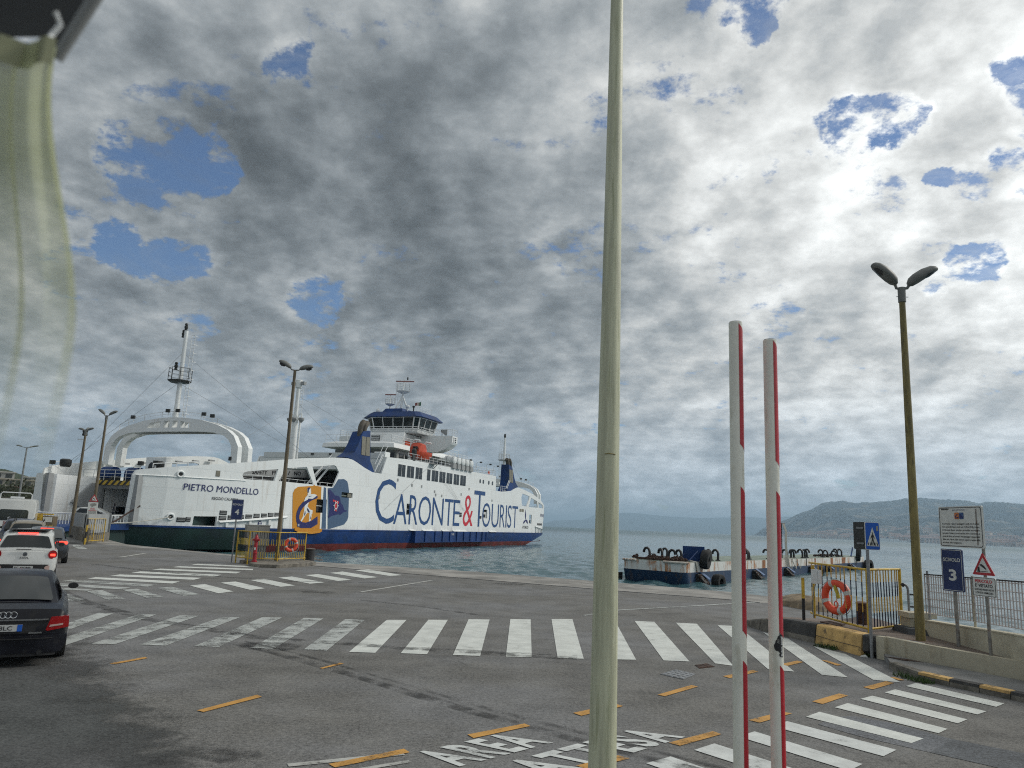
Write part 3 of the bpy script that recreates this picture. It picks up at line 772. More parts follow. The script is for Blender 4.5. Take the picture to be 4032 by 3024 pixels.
# narrow path with kerb under the cream wall
path = thing('narrow_path', None, None, kind='structure')
kout = [(7.73, 15.64), (7.76, 14.75), (7.96, 14.13), (8.23, 13.62), (8.44, 13.15), (9.4, 11.4)]
kin = [(8.20, 16.78), (8.45, 15.98), (8.97, 15.02), (9.3, 14.4), (9.75, 13.6), (10.1, 12.85)]
mb = MB(); rg = [[(a[0] + .06, a[1] + .03, -.05), (a[0] + .06, a[1] + .03, .125), (b[0], b[1], .135), (b[0], b[1], -.05)] for a, b in zip(kout, kin)]
mb.loft(rg).build('surface', M_PAVE, path)
kc = [M_KCONC, M_KYEL, M_KBLACK, M_KYEL, M_KBLACK, M_KYEL]
kp = [(7.73, 15.64), (7.76, 14.62), (8.0, 14.03), (8.25, 13.57), (8.48, 13.1), (8.9, 12.35), (9.4, 11.4)]
for i in range(6):
    A, B = Vector(kp[i]), Vector(kp[i + 1]); d = (B - A).normalized(); B = B - d * .015; nn = Vector((-d.y, d.x)) * .17
    mb = MB(); mb.loft([[(*(P), -.05), (*(P + nn * .1), .085), (*(P + nn), .085), (*(P + nn), -.05)] for P in (A, B)]); mb.build('kerb_base', M_KCONC, path)
    mb = MB(); mb.loft([[(*(P + nn * .07), .086), (*(P + nn * .12), .132), (*(P + nn * 1.02), .140), (*(P + nn * 1.02), .086)] for P in (A, B)]); mb.build('kerb_stone', kc[i], path)
mb = MB(); mb.prism([(7.98, 16.3), (8.32, 16.1), (8.5, 15.75), (8.15, 15.9)], .135, .142); mb.build('grating', M_RUST, path)
# low wall along the water
lw = thing('low_wall', 'low cream parapet wall along the water behind the two sign posts', 'wall', (9.5, 16, 0))
off = Vector((-9.5, -16))
wall_strip([rel(p) for p in ((9.66, 12.0), (9.46, 14.1), (9.50, 15.02), (9.58, 16.28), (9.60, 17.7))], [-.5] * 5, [.90, .895, .86, .80, .75], -.2, 'wall', M_CREAM, lw)
wall_strip([rel(p) for p in ((9.645, 12.0), (9.445, 14.1), (9.485, 15.02), (9.565, 16.28), (9.585, 17.7))], [.90, .895, .86, .80, .75], [.925, .92, .885, .825, .775], -.23, 'coping', M_CREAM, lw)
# cream pedestal and dark slab at the end of the wall
pd = thing('wall_pedestal', 'cream stepped pedestal with a pale green front behind the olive lamp post', 'pedestal', (9.72, 18.25, 0))
mb = MB(); mb.box((0, 0, .56), (.5, .42, .44)); mb.build('block', M_CREAM, pd)
mb = MB(); mb.box((.02, -.02, .83), (.66, .50, .12)); mb.build('cap', M_CREAM, pd)
mb = MB(); mb.box((0, -.22, .60), (.3, .03, .2)); mb.build('front_panel', paint('pale_green', (.25, .3, .17), .8), pd)
sl_ = thing('stone_slab', 'dark stone slab lying at the foot of the cream pedestal', 'slab', (9.55, 18.2, .43))
mb = MB(); mb.loft([[(-.35, -.55, 0), (.12, -.75, 0), (.2, .2, 0), (-.3, .3, 0)], [(-.30, -.45, .13), (.1, -.6, .13), (.17, .17, .13), (-.25, .25, .13)]]).build('slab', paint('dark_stone', (.05, .055, .06), .85, bump=.4), sl_)
# vent pipe with a bent head
vp = thing('vent_pipe', 'grey standpipe with bent spout on the cream pedestal left of the olive lamp post', 'pipe', (9.62, 18.35, .89))
mb = MB(); mb.path([(0, 0, 0), (0, 0, .46), (-.01, 0, .54), (-.05, 0, .60), (-.10, 0, .615)], .028, 10); mb.build('pipe', M_STEEL, vp, True)
mb = MB(); mb.tube((-.10, 0, .615), (-.14, 0, .58), .045, .045, 10); mb.build('valve', M_IRONK, vp, True)
for z in (.10, .38):
    mb = MB(); mb.box((.06, 0, z), (.16, .03, .035)); mb.build('bracket', M_IRONK, vp)
# mesh fence standing on the parapet
mf = thing('mesh_fence', 'light grey welded mesh fence of many thin uprights above the low parapet wall', 'fence', (9.62, 14.0, 0))
A, B = Vector((9.76, 12.2, 0)), Vector((9.70, 17.75, 0)); nb = 62
mbar = MB(); mbar.box((0, 0, .435), (.018, .016, .87)); base_bar = None
M_MESH = paint('pinkish_grey_steel', (.52, .48, .47), .5, .1, var=.15, scale=8)
for i in range(nb):
    P = A + (B - A) * i / (nb - 1) - Vector((9.62, 14.0, 0)); z0 = 1.03 - .13 * i / (nb - 1)
    if base_bar is None:
        base_bar = mbar.build('upright', M_MESH, mf); base_bar.location = (P.x, P.y, z0)
    else: share(base_bar, mf, (P.x, P.y, z0))
for zt in (.0, .165, .33, .495, .66, .825):
    P, Q = A - Vector((9.62, 14, 0)), B - Vector((9.62, 14, 0))
    mb = MB(); mb.tube((P.x + .02, P.y, 1.04 + zt), (Q.x + .02, Q.y, .91 + zt), .009, n=5); mb.build('cross_wire', M_MESH, mf)
mb = MB(); mb.tube((.14, -1.8, 1.9), (.08, 3.75, 1.78), .016, n=6); mb.build('top_rail', M_IRONK, mf)
for yy in (12.3, 14.1, 16.0, 17.7):
    mb = MB(); mb.tube((9.74 - 9.62, yy - 14, .75), (9.74 - 9.62, yy - 14, 1.86), .025, n=8); mb.build('post', M_CREAM if yy == 16.0 else M_STEEL, mf)
# weeds
mb = MB()
for cx_, cy_, ln in ((7.5, 18.3, .5), (7.62, 17.95, .25), (7.98, 17.15, .25), (7.58, 14.75, .35), (7.66, 14.45, .35), (7.75, 14.3, .25)):
    for i in range(70):
        x, y = cx_ + random.gauss(0, ln * .22), cy_ + random.gauss(0, ln * .3); a = random.random() * 6.28; h = .04 + .09 * random.random(); w = .012
        mb.add([(x - w * cos(a), y - w * sin(a), .0), (x + w * cos(a), y + w * sin(a), .0), (x + .06 * sin(a), y + .06 * cos(a), h)], [(0, 1, 2)])
tag(mb.build('weeds', paint('weed_green', (.045, .085, .02), .8, var=.4, scale=12)), kind='stuff')
lit = MB(); lit.loft([[(-.07, -.03, 0), (.08, -.02, 0), (.07, .05, 0), (-.05, .06, 0)], [(-.05, -.02, .04), (.06, -.01, .03), (.05, .03, .05), (-.04, .04, .03)]])
tag(lit.build('litter', M_SIGNW, loc=(7.85, 16.95, .01)), 'crumpled white scrap of paper at the foot of the crossing sign post', 'litter')
mb = MB(); cp = [(7.93, 19.4), (8.28, 19.65), (8.38, 19.0), (8.02, 18.6)]
ic = thing('access_cover', 'rusty slatted iron cover on the raised pavement behind the yellow kerb block', 'manhole cover', (8.15, 19.15, .43))
for i in range(7):
    a = i / 7; b = (i + .8) / 7
    l = lambda u: (cp[0][0] + (cp[1][0] - cp[0][0]) * u - 8.15, cp[0][1] + (cp[1][1] - cp[0][1]) * u - 19.15)
    r = lambda u: (cp[3][0] + (cp[2][0] - cp[3][0]) * u - 8.15, cp[3][1] + (cp[2][1] - cp[3][1]) * u - 19.15)
    mb = MB(); mb.prism([l(a), l(b), r(b), r(a)], 0, .03); mb.build('slat', M_RUST, ic)
# rubble at the quay edge
rb = thing('rubble_mound', 'pale brown hump of broken stone on the quay edge left of the fence', 'rubble', (11.2, 28.6, 0))
mb = MB(); rg = []
for r, z in ((1.5, 0), (1.35, .14), (.9, .27), (.3, .33)):
    rg.append([(r * .55 * (1 + .2 * random.random()) * cos(a), r * 1.25 * (1 + .2 * random.random()) * sin(a), z * (1 + .3 * random.random())) for a in [2 * pi * i / 14 for i in range(14)]])
mb.loft(rg).build('mound', paint('rubble_brown', (.22, .17, .11), .9, var=.4, scale=3, bump=.6, bscale=9, grime=(.09, .07, .05)), rb, True)

# ------------------------------------------------------------------ tall poles in the foreground
fp = thing('cream_pole', 'tall tapering cream pole in the foreground rising out of the top of the view', 'pole', (.715, 5.4, 0))
mb = MB(); mb.lathe([(.104, 0), (.095, .93), (.077, 3.4), (.062, 5.3), (.050, 6.75), (.034, 9.5)], 24); mb.build('shaft', M_FLAGP, fp, True)
mb = MB(); mb.lathe([(.03, 9.5), (.06, 9.53), (.07, 9.6), (.05, 9.67), (0.01, 9.7)], 16); mb.build('finial', M_FLAGP, fp, True)
mb = MB(); mb.box((0, 0, .015), (.42, .42, .03)); mb.build('base_plate', M_STEEL, fp)
mb = MB(); mb.path([(.0816 * cos(a), .0816 * sin(a), 3.02 + .004 * sin(a * 3)) for a in [-2.0 + i * .12 for i in range(9)]], .0035, 4); mb.build('scratch', M_OLIVE, fp)


def barrier_pole(x, y, r, ztop, bands, label, a0, a1):
    root = thing('barrier_pole', label, 'barrier pole', (x, y, 0), 0, 'raised red and white barrier arms')
    mb = MB(); mb.lathe([(r, .0), (r, ztop - .004), (r - .004, ztop)], 32); mb.build('arm', M_BARW, root, True)
    mb = MB(); mb.lathe([(r * .9, ztop - .02), (r * .9, ztop + .003)], 24); mb.build('end_cap', M_DARKBOX, root)
    mb = MB(); mb.box((.0, .14, .45), (.26, .3, .9)); mb.build('pivot_box', M_CABG, root)
    for z0, z1 in bands:
        mb = MB(); N_ = 12; R = r + .0015
        vs_, fs = [], []
        for i in range(N_ + 1):
            a = a0 + (a1 - a0) * i / N_; sl2 = .10 * (i / N_)
            vs_ += [(R * cos(a), R * sin(a), z0 - sl2), (R * cos(a), R * sin(a), z1 - sl2)]
        mb.add(vs_, [(2 * i, 2 * i + 2, 2 * i + 3, 2 * i + 1) for i in range(N_)]); mb.build('red_band', M_BARR, root, True)
    return root


b1 = barrier_pole(1.523, 5.0, .0455, 3.935, [(3.09, 3.92), (1.90, 2.81), (.7, 1.72)], 'taller of the two upright white barrier arms with red bands, nearer the cream pole', -1.42, .9)
b2 = barrier_pole(1.757, 5.0, .0445, 3.82, [(2.99, 3.81), (1.90, 2.79), (.7, 1.70)], 'shorter upright white barrier arm with red bands and a black sticker', -1.42, .9)
# sticker
stk = thing('sticker', 'black torn sticker with white capitals on the right-hand barrier arm', 'sticker', (1.757, 5.0, 0))
def onarm(u, z, lift=.0025):
    a = -pi / 2 - .3 + u / .0445; return ((.0445 + lift) * cos(a), (.0445 + lift) * sin(a), z)
def wrap(poly, lift): return plate(poly, fn=lambda a, b, d: onarm(a, b, lift), thick=0, step=.012)
wrap([(-.012, 1.80), (-.014, 1.822), (-.006, 1.835), (-.004, 1.848), (.004, 1.856), (.010, 1.875), (.022, 1.885), (.018, 1.898), (.028, 1.888), (.044, 1.885), (.043, 1.748), (.022, 1.752), (.014, 1.765), (.022, 1.772), (.012, 1.785), (-.002, 1.788)], .0025).build('backing', M_SIGNK, stk)
mb = MB(); lettering(mb, 'BLACK ZONE', (0, 1, 0, 1), lambda a, b: onarm(.040 - .012 * b, 1.756 + .120 * a, .0042), .02); mb.build('lettering', M_LOGW, stk)
for k in range(3):
    wrap([(.004 + k * .002, 1.838 + k * .008), (.018, 1.832 + k * .009), (.018, 1.836 + k * .009), (.004 + k * .002, 1.843 + k * .008)], .0042).build('stripe', M_CABG, stk)

# ------------------------------------------------------------------ lamp posts
def lamp_head(parent, az, tilt, arm, L, w, bowl, z):
    """one luminaire: short arm, shell, lens"""
    d = Vector((cos(az) * cos(tilt), sin(az) * cos(tilt), sin(tilt))); up = Vector((-cos(az) * sin(tilt), -sin(az) * sin(tilt), cos(tilt))); sd = d.cross(up)
    o_ = Vector((0, 0, z))
    mb = MB(); mb.path([o_, o_ + Vector((cos(az), sin(az), .1)) * arm * .6, o_ + d * arm], .035, 8); mb.build('arm', M_LAMPG, parent, True)
    s0 = o_ + d * arm * .8
    rg = []
    for t, ww, hh, dn in ((0, .35, .35, .25), (.12, .75, .8, .5), (.3, .95, 1.0, .5), (.6, 1.0, 1.05, .4), (.85, .85, .8, .35), (.97, .5, .45, .3), (1.0, .2, .2, .15)):
        c = s0 + d * L * t
        ring = []
        for i in range(12):
            a = 2 * pi * i / 12; y, zz = cos(a) * ww * w / 2, sin(a)
            zz = zz * hh * w * .50 if zz > 0 else zz * dn * w * .42
            ring.append(c + sd * y + up * zz)
        rg.append(ring)
    mb = MB(); mb.loft(rg); h = mb.build('lamp_head', M_LAMPG, parent, True, ang=55)
    rg = []
    for t, s in ((-.5, .25), (-.4, .7), (0, 1), (.38, .75), (.5, .2)):
        c = s0 + d * L * (.66 + t * .5) - up * w * .02
        rg.append([c + sd * cos(a) * s * w * .42 + up * (sin(a) * s * w * (.5 if bowl else .2) if sin(a) < 0 else 0) for a in [2 * pi * i / 10 for i in range(10)]])
    mb = MB(); mb.loft(rg); mb.build('lens', M_LENS, h, True)


def lamp_post(x, y, z0, ztop, rb, rt_, m, label, heads, sleeve=True, arm=.22, L=.62, w=.26, bowl=False):
    root = thing('street_lamp', label, 'street lamp', (x, y, z0), 0, 'lamp posts along the quay')
    H = ztop - z0
    mb = MB(); mb.lathe([(rb, 0), (rb * .93, H * .25), ((rb + rt_) / 2, H * .6), (rt_, H)], 16); mb.build('pole', m, root, True)
    if sleeve:
        mb = MB(); mb.lathe([(rt_ + .018, H - .05), (rt_ + .018, H + .30), (rt_ - .01, H + .31)], 14); mb.build('sleeve', M_LAMPG, root, True)
        mb = MB(); mb.tube((-rt_ - .06, 0, H + .08), (rt_ + .08, 0, H + .08), .008, n=6); mb.build('bolt', M_STEEL, root)
    for az, tilt in heads: lamp_head(root, az, tilt, arm, L, w, bowl, H + (.27 if sleeve else 0))
    return root


lamp_post(8.96, 16.68, .44, 8.0, .098, .066, M_OLIVE, 'olive lamp post with angled grey heads standing on the raised pavement', [(radians(182), radians(40)), (radians(-22), radians(30))], arm=.20, L=.72, w=.34)
lamp_post(-11.55, 39.14, .15, 10.05, .115, .075, M_POST_B, 'brown lamp post with two bowl heads inside the yellow fence on the kerb island', [(radians(194), radians(27)), (radians(10), radians(16))], arm=.3, L=.72, w=.34, bowl=True, sleeve=False)
lamp_post(-31.3, 57.9, .0, 9.15, .13, .08, M_POST_B, 'brown lamp post with raised grey heads behind the warning sign by the ferry ramp', [(radians(178), radians(34)), (radians(6), radians(28))], arm=.25, L=.66, w=.3)
lamp_post(-32.9, 58.2, .2, 7.95, .15, .075, M_POST_B, 'thinner brown lamp post with flat spread heads left of the warning sign', [(radians(175), radians(14)), (radians(-4), radians(20)), (radians(100), radians(25))], arm=.18, L=.5, w=.24)
lamp_post(-64, 100, .2, 9.75, .16, .09, M_STEEL, 'distant pale lamp post with spread arms in front of the wooded hill', [(radians(175), radians(10)), (radians(-4), radians(10)), (radians(95), radians(10))], arm=.9, L=.9, w=.26, sleeve=False)

# ------------------------------------------------------------------ signs
def sheet_uv(root, c, az, name, poly, m, lift, th=.004, holes=(), step=None, parent=None):
    """flat plate on a sign: (u right, v up) seen from in front, az = direction the face looks"""
    rx = Vector((-sin(az), cos(az), 0)); n_ = Vector((cos(az), sin(az), 0))
    fn = lambda u, v, d: tuple(Vector(c) + rx * u + Vector((0, 0, v)) + n_ * (lift - d))
    return plate(poly, holes, fn, th, step).build(name, m, parent or root)


def letters_uv(c, az, lift):
    rx = Vector((-sin(az), cos(az), 0)); n_ = Vector((cos(az), sin(az), 0))
    return lambda u, v: tuple(Vector(c) + rx * u + Vector((0, 0, v)) + n_ * lift)


def ring_poly(R, r, n=20): return [(R * cos(2 * pi * i / n), R * sin(2 * pi * i / n)) for i in range(n)], [(r * cos(2 * pi * i / n), r * sin(2 * pi * i / n)) for i in range(n)]


def post(root, h, r, m, x=0, y=0):
    mb = MB(); mb.tube((x, y, 0), (x, y, h), r, n=12); return mb.build('post', m, root, True)


def scivolo(x, y, z, az, digit, w, h, zb, label, pm):
    root = thing('bay_sign', label, 'sign', (x, y, z))
    post(root, zb + h * .95, .035, pm)
    n_ = Vector((cos(az), sin(az), 0)); c = n_ * .045 + Vector((0, 0, zb))
    sheet_uv(root, c, az, 'panel', rrect(-w / 2, 0, w / 2, h, .03), M_SIGNBL, .0, .025)
    sheet_uv(root, c, az, 'border', rrect(-w / 2 + .018, .018, w / 2 - .018, h - .018, .025), M_SIGNW, .003, .002, [rrect(-w / 2 + .027, .027, w / 2 - .027, h - .027, .02)])
    mb = MB(); lettering(mb, 'SCIVOLO', (-w * .40, w * .40, h * .70, h * .79), letters_uv(c, az, .004), .02); mb.build('lettering', M_SIGNW, root)
    mb = MB(); lettering(mb, digit, (-w * .17, w * .19, h * .25, h * .52), letters_uv(c, az, .004), .03); mb.build('numeral', M_SIGNW, root)
    return root


AZ3 = radians(196)
scivolo(9.37, 16.0, .44, AZ3, '3', .53, .86, 1.09, 'navy bay sign with a white 3 on a grey post by the parapet', M_STEELR)
scivolo(-13.76, 38.99, .0, radians(292), '4', .57, 1.03, 2.13, 'navy bay sign with a white 4 left of the yellow fenced island', M_STEEL)

# warning triangle with the PERICOLO plate
ws = thing('warning_sign', 'red triangle quayside warning with a PERICOLO plate on a rusty post', 'sign', (9.26, 14.79, .44))
post(ws, 2.0, .03, M_STEELR)
c = Vector((cos(AZ3), sin(AZ3), 0)) * .04
def rtri(s, h, zb, r=.03):
    v = [(-s / 2, zb), (s / 2, zb), (0, zb + h)]; o_ = []
    for i in range(3):
        p, a, b = Vector(v[i]), Vector(v[i - 1]), Vector(v[(i + 1) % 3])
        o_ += [tuple(p + (a - p).normalized() * r), tuple(p + (p * 2 - a - b).normalized() * -r * .45), tuple(p + (b - p).normalized() * r)]
    return o_
def quay_warning(root, c, az, zb, s, h):
    sheet_uv(root, c, az, 'triangle', rtri(s, h, zb), M_SIGNR, 0, .012)
    sheet_uv(root, c, az, 'white_field', rtri(s * .66, h * .66, zb + h * .115, .012), M_SIGNW, .003, .002)
    k = s / .38; cc = c + Vector((0, 0, zb + h * .13))
    sheet_uv(root, cc, az, 'quay_symbol', [(-.10 * k, .0), (-.055 * k, 0), (-.06 * k, .075 * k), (-.085 * k, .075 * k)], M_SIGNK, .006, .002)
    sheet_uv(root, cc, az, 'car_symbol', [(-.062 * k, .105 * k), (.04 * k, .04 * k), (.056 * k, .03 * k), (.05 * k, .055 * k), (.02 * k, .09 * k), (-.02 * k, .115 * k), (-.04 * k, .112 * k)], M_SIGNK, .006, .002)
    w = [(-.05 * k + i * .0065 * k, .012 * k + (.005 * k if i % 2 else 0)) for i in range(20)]
    sheet_uv(root, cc, az, 'wave_symbol', w + [(x, y - .007 * k) for x, y in w[::-1]], M_SIGNK, .006, .002)
quay_warning(ws, c, AZ3, 1.49, .50, .43)
sheet_uv(ws, c, AZ3, 'plate', rrect(-.27, 1.09, .25, 1.45, .03), M_SIGNW, 0, .02)
sheet_uv(ws, c, AZ3, 'plate_border', rrect(-.262, 1.098, .242, 1.442, .026), M_SIGNK, .003, .002, [rrect(-.252, 1.106, .232, 1.434, .02)])
for txt, bx, m in (('PERICOLO', (-.20, .17, 1.345, 1.405), M_LETR), ("E' VIETATO", (-.20, .18, 1.262, 1.325), M_SIGNK), ('SOSTARE PRESSO BITTE', (-.22, .2, 1.20, 1.235), M_SIGNK), ('E CAVI DI ORMEGGIO', (-.2, .18, 1.142, 1.178), M_SIGNK)):
    mb = MB(); lettering(mb, txt, bx, letters_uv(c, AZ3, .005), .02); mb.build('lettering', m, ws)
# passenger notice board: on the two posts
nb_ = thing('notice_board', 'large white notice board with an Italian passenger notice fixed across the two sign posts', 'notice board', (9.165, 15.34, 2.43))
AZN = radians(183)
c = Vector((0, 0, 0))
sheet_uv(nb_, c, AZN, 'panel', rrect(-.68, .0, .68, .82, .03), M_SIGNW, 0, .03)
sheet_uv(nb_, c, AZN, 'border', rrect(-.655, .02, .655, .80, .05), M_SIGNK, .003, .002, [rrect(-.64, .032, .64, .788, .042)])
lines = ['Si avvertono i signori passeggeri a piedi, che in alcuni', 'orari (prevedibilmente tra le ore 17,30 e 19,30), in caso', 'di rilevante flusso veicolare potrebbe non essere', "garantito l'imbarco con la prima nave in partenza, a", 'causa dei limiti nel numero dei passeggeri trasportabili', 'dalle navi, fissati dalle norme vigenti a tutela della', 'sicurezza della navigazione.']
for i, t in enumerate(lines):
    z = .475 - i * .063
    mb = MB(); lettering(mb, t, (-.58, .58 if i < 6 else .02, z - .030, z + .014), letters_uv(c, AZN, .005), .012); mb.build('lettering', M_SIGNK, nb_)
mb = MB(); lettering(mb, 'GRUPPO CARONTE & TOURIST', (-.22, .18, .735, .757), letters_uv(c, AZN, .005), .012); mb.build('lettering', M_SIGNBL, nb_)
sheet_uv(nb_, c, AZN, 'emblem_ochre', rrect(-.155, .565, -.015, .695, .02), flat('emblem_orange', (.5, .15, .03)), .005, .002)
sheet_uv(nb_, c, AZN, 'emblem_blue', rrect(-.005, .565, .13, .695, .02), flat('emblem_blue', (.03, .08, .22)), .005, .002)
sheet_uv(nb_, c, AZN, 'emblem_c', [(-.03, .665), (-.085, .66), (-.135, .62), (-.12, .585), (-.07, .573), (-.028, .593), (-.028, .612), (-.07, .593), (-.10, .605), (-.105, .625), (-.08, .645)], M_LETN, .008, .002)
sheet_uv(nb_, c, AZN, 'emblem_flag', [(.01, .675), (.06, .64), (.12, .60), (.08, .58), (.015, .585)], M_LETN, .008, .002)
sheet_uv(nb_, c, AZN, 'tape', [(-.58, .755), (-.34, .755), (-.34, .778), (-.58, .778)], M_DARKBOX, .005, .002)
for u in (-.5, .5):
    mb = MB(); mb.box((.05, -u, .41), (.05, .05, .7)); mb.build('batten', M_STEELR, nb_)

# pedestrian crossing sign: two panels in a V on one post
ps = thing('crossing_sign', 'blue pedestrian crossing sign back to back with a dark panel on a grey post', 'sign', (8.01, 16.91, 0))
post(ps, 2.72, .034, M_STEEL)
def ped(az, face, x0, x1):
    c = Vector((cos(az), sin(az), 0)) * .05
    sheet_uv(ps, c, az, 'panel', rrect(x0, 2.29, x1, 2.89, .03), M_SIGNW if face else M_DARKBOX, 0, .03)
    if not face:
        for z in (2.42, 2.76): sheet_uv(ps, c, az, 'bracket', [(x0 + .12, z - .02), (x1 - .03, z - .02), (x1 - .03, z + .02), (x0 + .12, z + .02)], M_STEEL, .02, .02)
        return
    sheet_uv(ps, c, az, 'blue_field', rrect(x0 + .01, 2.30, x1 - .01, 2.88, .025), M_SIGNB, .003, .002)
    m_ = (x0 + x1) / 2; w = x1 - x0
    sheet_uv(ps, c, az, 'white_triangle', [(m_ - w * .42, 2.37), (m_ + w * .42, 2.37), (m_, 2.78)], M_SIGNW, .006, .002)
    k = w / .3
    mb = MB(); fn = letters_uv(c, az, .009)
    def blk(p): kk = len(mb.v); mb.v += [fn(m_ + x * k, z) for x, z in p]; mb.f.append(tuple(range(kk, kk + len(p))))
    blk([(-.008, 2.55), (.008, 2.55), (.045, 2.385), (.028, 2.385), (0, 2.50), (-.028, 2.385), (-.045, 2.385)])
    blk([(-.013, 2.63), (.013, 2.63), (.045, 2.535), (.03, 2.535), (.012, 2.575), (.012, 2.54), (-.012, 2.54), (-.012, 2.575), (-.03, 2.535), (-.045, 2.535)])
    blk([(.014 * cos(a), 2.655 + .018 * sin(a)) for a in [2 * pi * i / 10 for i in range(10)]])
    mb.build('walking_figure', M_SIGNK, ps)
    for i in range(5):
        x = (-.10 + i * .05) * 1.0
        sheet_uv(ps, c, az, 'crossing_bar', [(m_ + (x - .010) * k, 2.385), (m_ + (x + .010) * k, 2.385), (m_ + (x * .82 + .008) * k, 2.45), (m_ + (x * .82 - .008) * k, 2.45)], M_SIGNK, .008, .002)
    sheet_uv(ps, c, az, 'sticker', [(x1 - .07, 2.70), (x1 - .03, 2.70), (x1 - .03, 2.81), (x1 - .07, 2.81)], M_CABG, .006, .002)
ped(radians(262), True, -.05, .255)
ped(radians(195), False, -.36, .0)

# left warning sign with notice panel on its own post
wl = thing('warning_sign', 'red triangle quayside warning above a white panel by the far kerb wall', 'sign', (-29.25, 54.0, 0))
post(wl, 3.2, .04, M_STEEL)
AZL = radians(297); c = Vector((cos(AZL), sin(AZL), 0)) * .05
quay_warning(wl, c, AZL, 2.82, .60, .52)
sheet_uv(wl, c, AZL, 'panel', rrect(-.31, 1.75, .31, 2.77, .03), M_SIGNW, 0, .02)
mb = MB(); lettering(mb, 'ANZA', (-.16, .16, 2.26, 2.35), letters_uv(c, AZL, .006), .02); mb.build('lettering', M_LETR, wl)
sheet_uv(wl, c, AZL, 'hand_symbol', [(-.2, 2.62), (-.1, 2.70), (.1, 2.71), (.21, 2.66), (.2, 2.55), (.05, 2.52), (-.02, 2.43), (-.16, 2.42), (-.05, 2.50), (-.18, 2.54)], M_CABG, .005, .002)
for i in range(6):
    z = 2.19 - i * .07; sheet_uv(wl, c, AZL, 'print_line', [(-.25, z - .016), (.25, z - .016), (.25, z + .016), (-.25, z + .016)], M_CABG if i else M_SIGNR, .005, .002)

# ------------------------------------------------------------------ yellow and black fences
def bar_fence(name, label, runs, z0, z1, barm, sp, posts, end_w=None, r_bar=.014, r_rail=.026):
    """runs: list of (x, y) corners; bars are single parts sharing one mesh"""
    o0 = runs[0]; root = thing(name, label, 'fence', (o0[0], o0[1], 0))
    src = None; h = z1 - z0
    for (a, b, zs) in zip(runs[:-1], runs[1:], sp):
        A, B = Vector((a[0] - o0[0], a[1] - o0[1], 0)), Vector((b[0] - o0[0], b[1] - o0[1], 0)); L = (B - A).length; n = max(2, int(L / zs))
        for z in (z0, z1):
            mb = MB(); mb.tube(A + Vector((0, 0, z)), B + Vector((0, 0, z)), r_rail, n=10); mb.build('rail', M_YELLOW, root, True)
        for i in range(1, n):
            P = A + (B - A) * i / n
            if src is None:
                mb = MB(); mb.tube((0, 0, 0), (0, 0, h), r_bar, n=8); src = mb.build('bar', barm, root, True); src.location = (P.x, P.y, z0)
            else: share(src, root, (P.x, P.y, z0), (random.gauss(0, .012), random.gauss(0, .012), 0))
    for (x, y, zb, zt, r, m) in posts:
        mb = MB(); mb.tube((x - o0[0], y - o0[1], zb), (x - o0[0], y - o0[1], zt), r, n=10); mb.build('post', m, root, True)
    return root


bar_fence('barrier_fence', 'yellow and black barred fence on the raised pavement holding the lifebuoy', [(8.30, 20.9), (8.22, 20.45), (8.32, 17.65), (9.65, 18.77)], .52, 1.83, M_BARBAND, [.16, .24, .135],
          [(8.22, 20.45, .42, 1.78, .03, M_YELLOW), (8.32, 17.65, .42, 1.86, .03, M_YELLOW), (9.65, 18.77, .42, 1.85, .036, M_YELLOW)])
st = thing('stub_post', 'short post, yellow above and black below, at the left end of the barred fence', 'post', (7.81, 20.13, .36))
mb = MB(); mb.tube((0, 0, 0), (0, 0, .58), .04, n=10); mb.build('lower_half', M_IRONK, st, True)
mb = MB(); mb.tube((0, 0, .58), (0, 0, 1.10), .041, n=10); mb.build('upper_half', M_YELLOW, st, True)


def lifebuoy(x, y, z, az, R, r, label, line=True):
    root = thing('lifebuoy', label, 'lifebuoy', (x, y, z))
    rx = Vector((-sin(az), cos(az), 0)); n_ = Vector((cos(az), sin(az), 0)); up = Vector((0, 0, 1))
    P = lambda a, rad=R: rx * cos(a) * rad + up * sin(a) * rad
    mb = MB(); mb.path([P(2 * pi * i / 36) for i in range(36)], r, 12, True); mb.build('ring', M_ORANGE, root, True)
    for k in range(4):
        a0 = radians(20 + 90 * k)
        mb = MB(); mb.path([P(a0 + .17 * (i / 4 - .5) * 1.6) for i in range(5)], r + .004, 12); mb.build('reflective_band', M_RFLX, root, True)
    mb = MB(); pts = []
    for i in range(49):
        a = 2 * pi * i / 48; k = (i % 12) / 12; sag = sin(pi * k)
        pts.append(P(a + .3, R + r * .9 + sag * .05) + n_ * r * .5 - up * sag * .04)
    mb.path(pts, .010, 5); mb.build('grab_line', M_ROPE, root, True)
    if line:
        mb = MB(); mb.path([P(pi / 2, R) + n_ * .05, rx * .01 + up * R * .62 + n_ * .04, rx * .06 + up * .10 + n_ * .04, rx * .10 - up * .02 + n_ * .04], [.02, .05, .045, .04], 8); mb.build('throw_line', M_ROPEY, root, True)
        mb = MB(); mb.path([rx * (.075 * cos(a)) * .7 - up * .17 + up * .075 * sin(a) + n_ * .02 for a in [2 * pi * i / 20 for i in range(20)]], .013, 6, True); mb.build('small_ring', M_ORANGE, root, True)
        for dx in (-.03, .03):
            mb = MB(); mb.path([P(pi / 2, R) + rx * dx, rx * dx * .3 - up * .12, -up * R], .006, 5); mb.build('cord', M_ROPE, root, True)
    return root


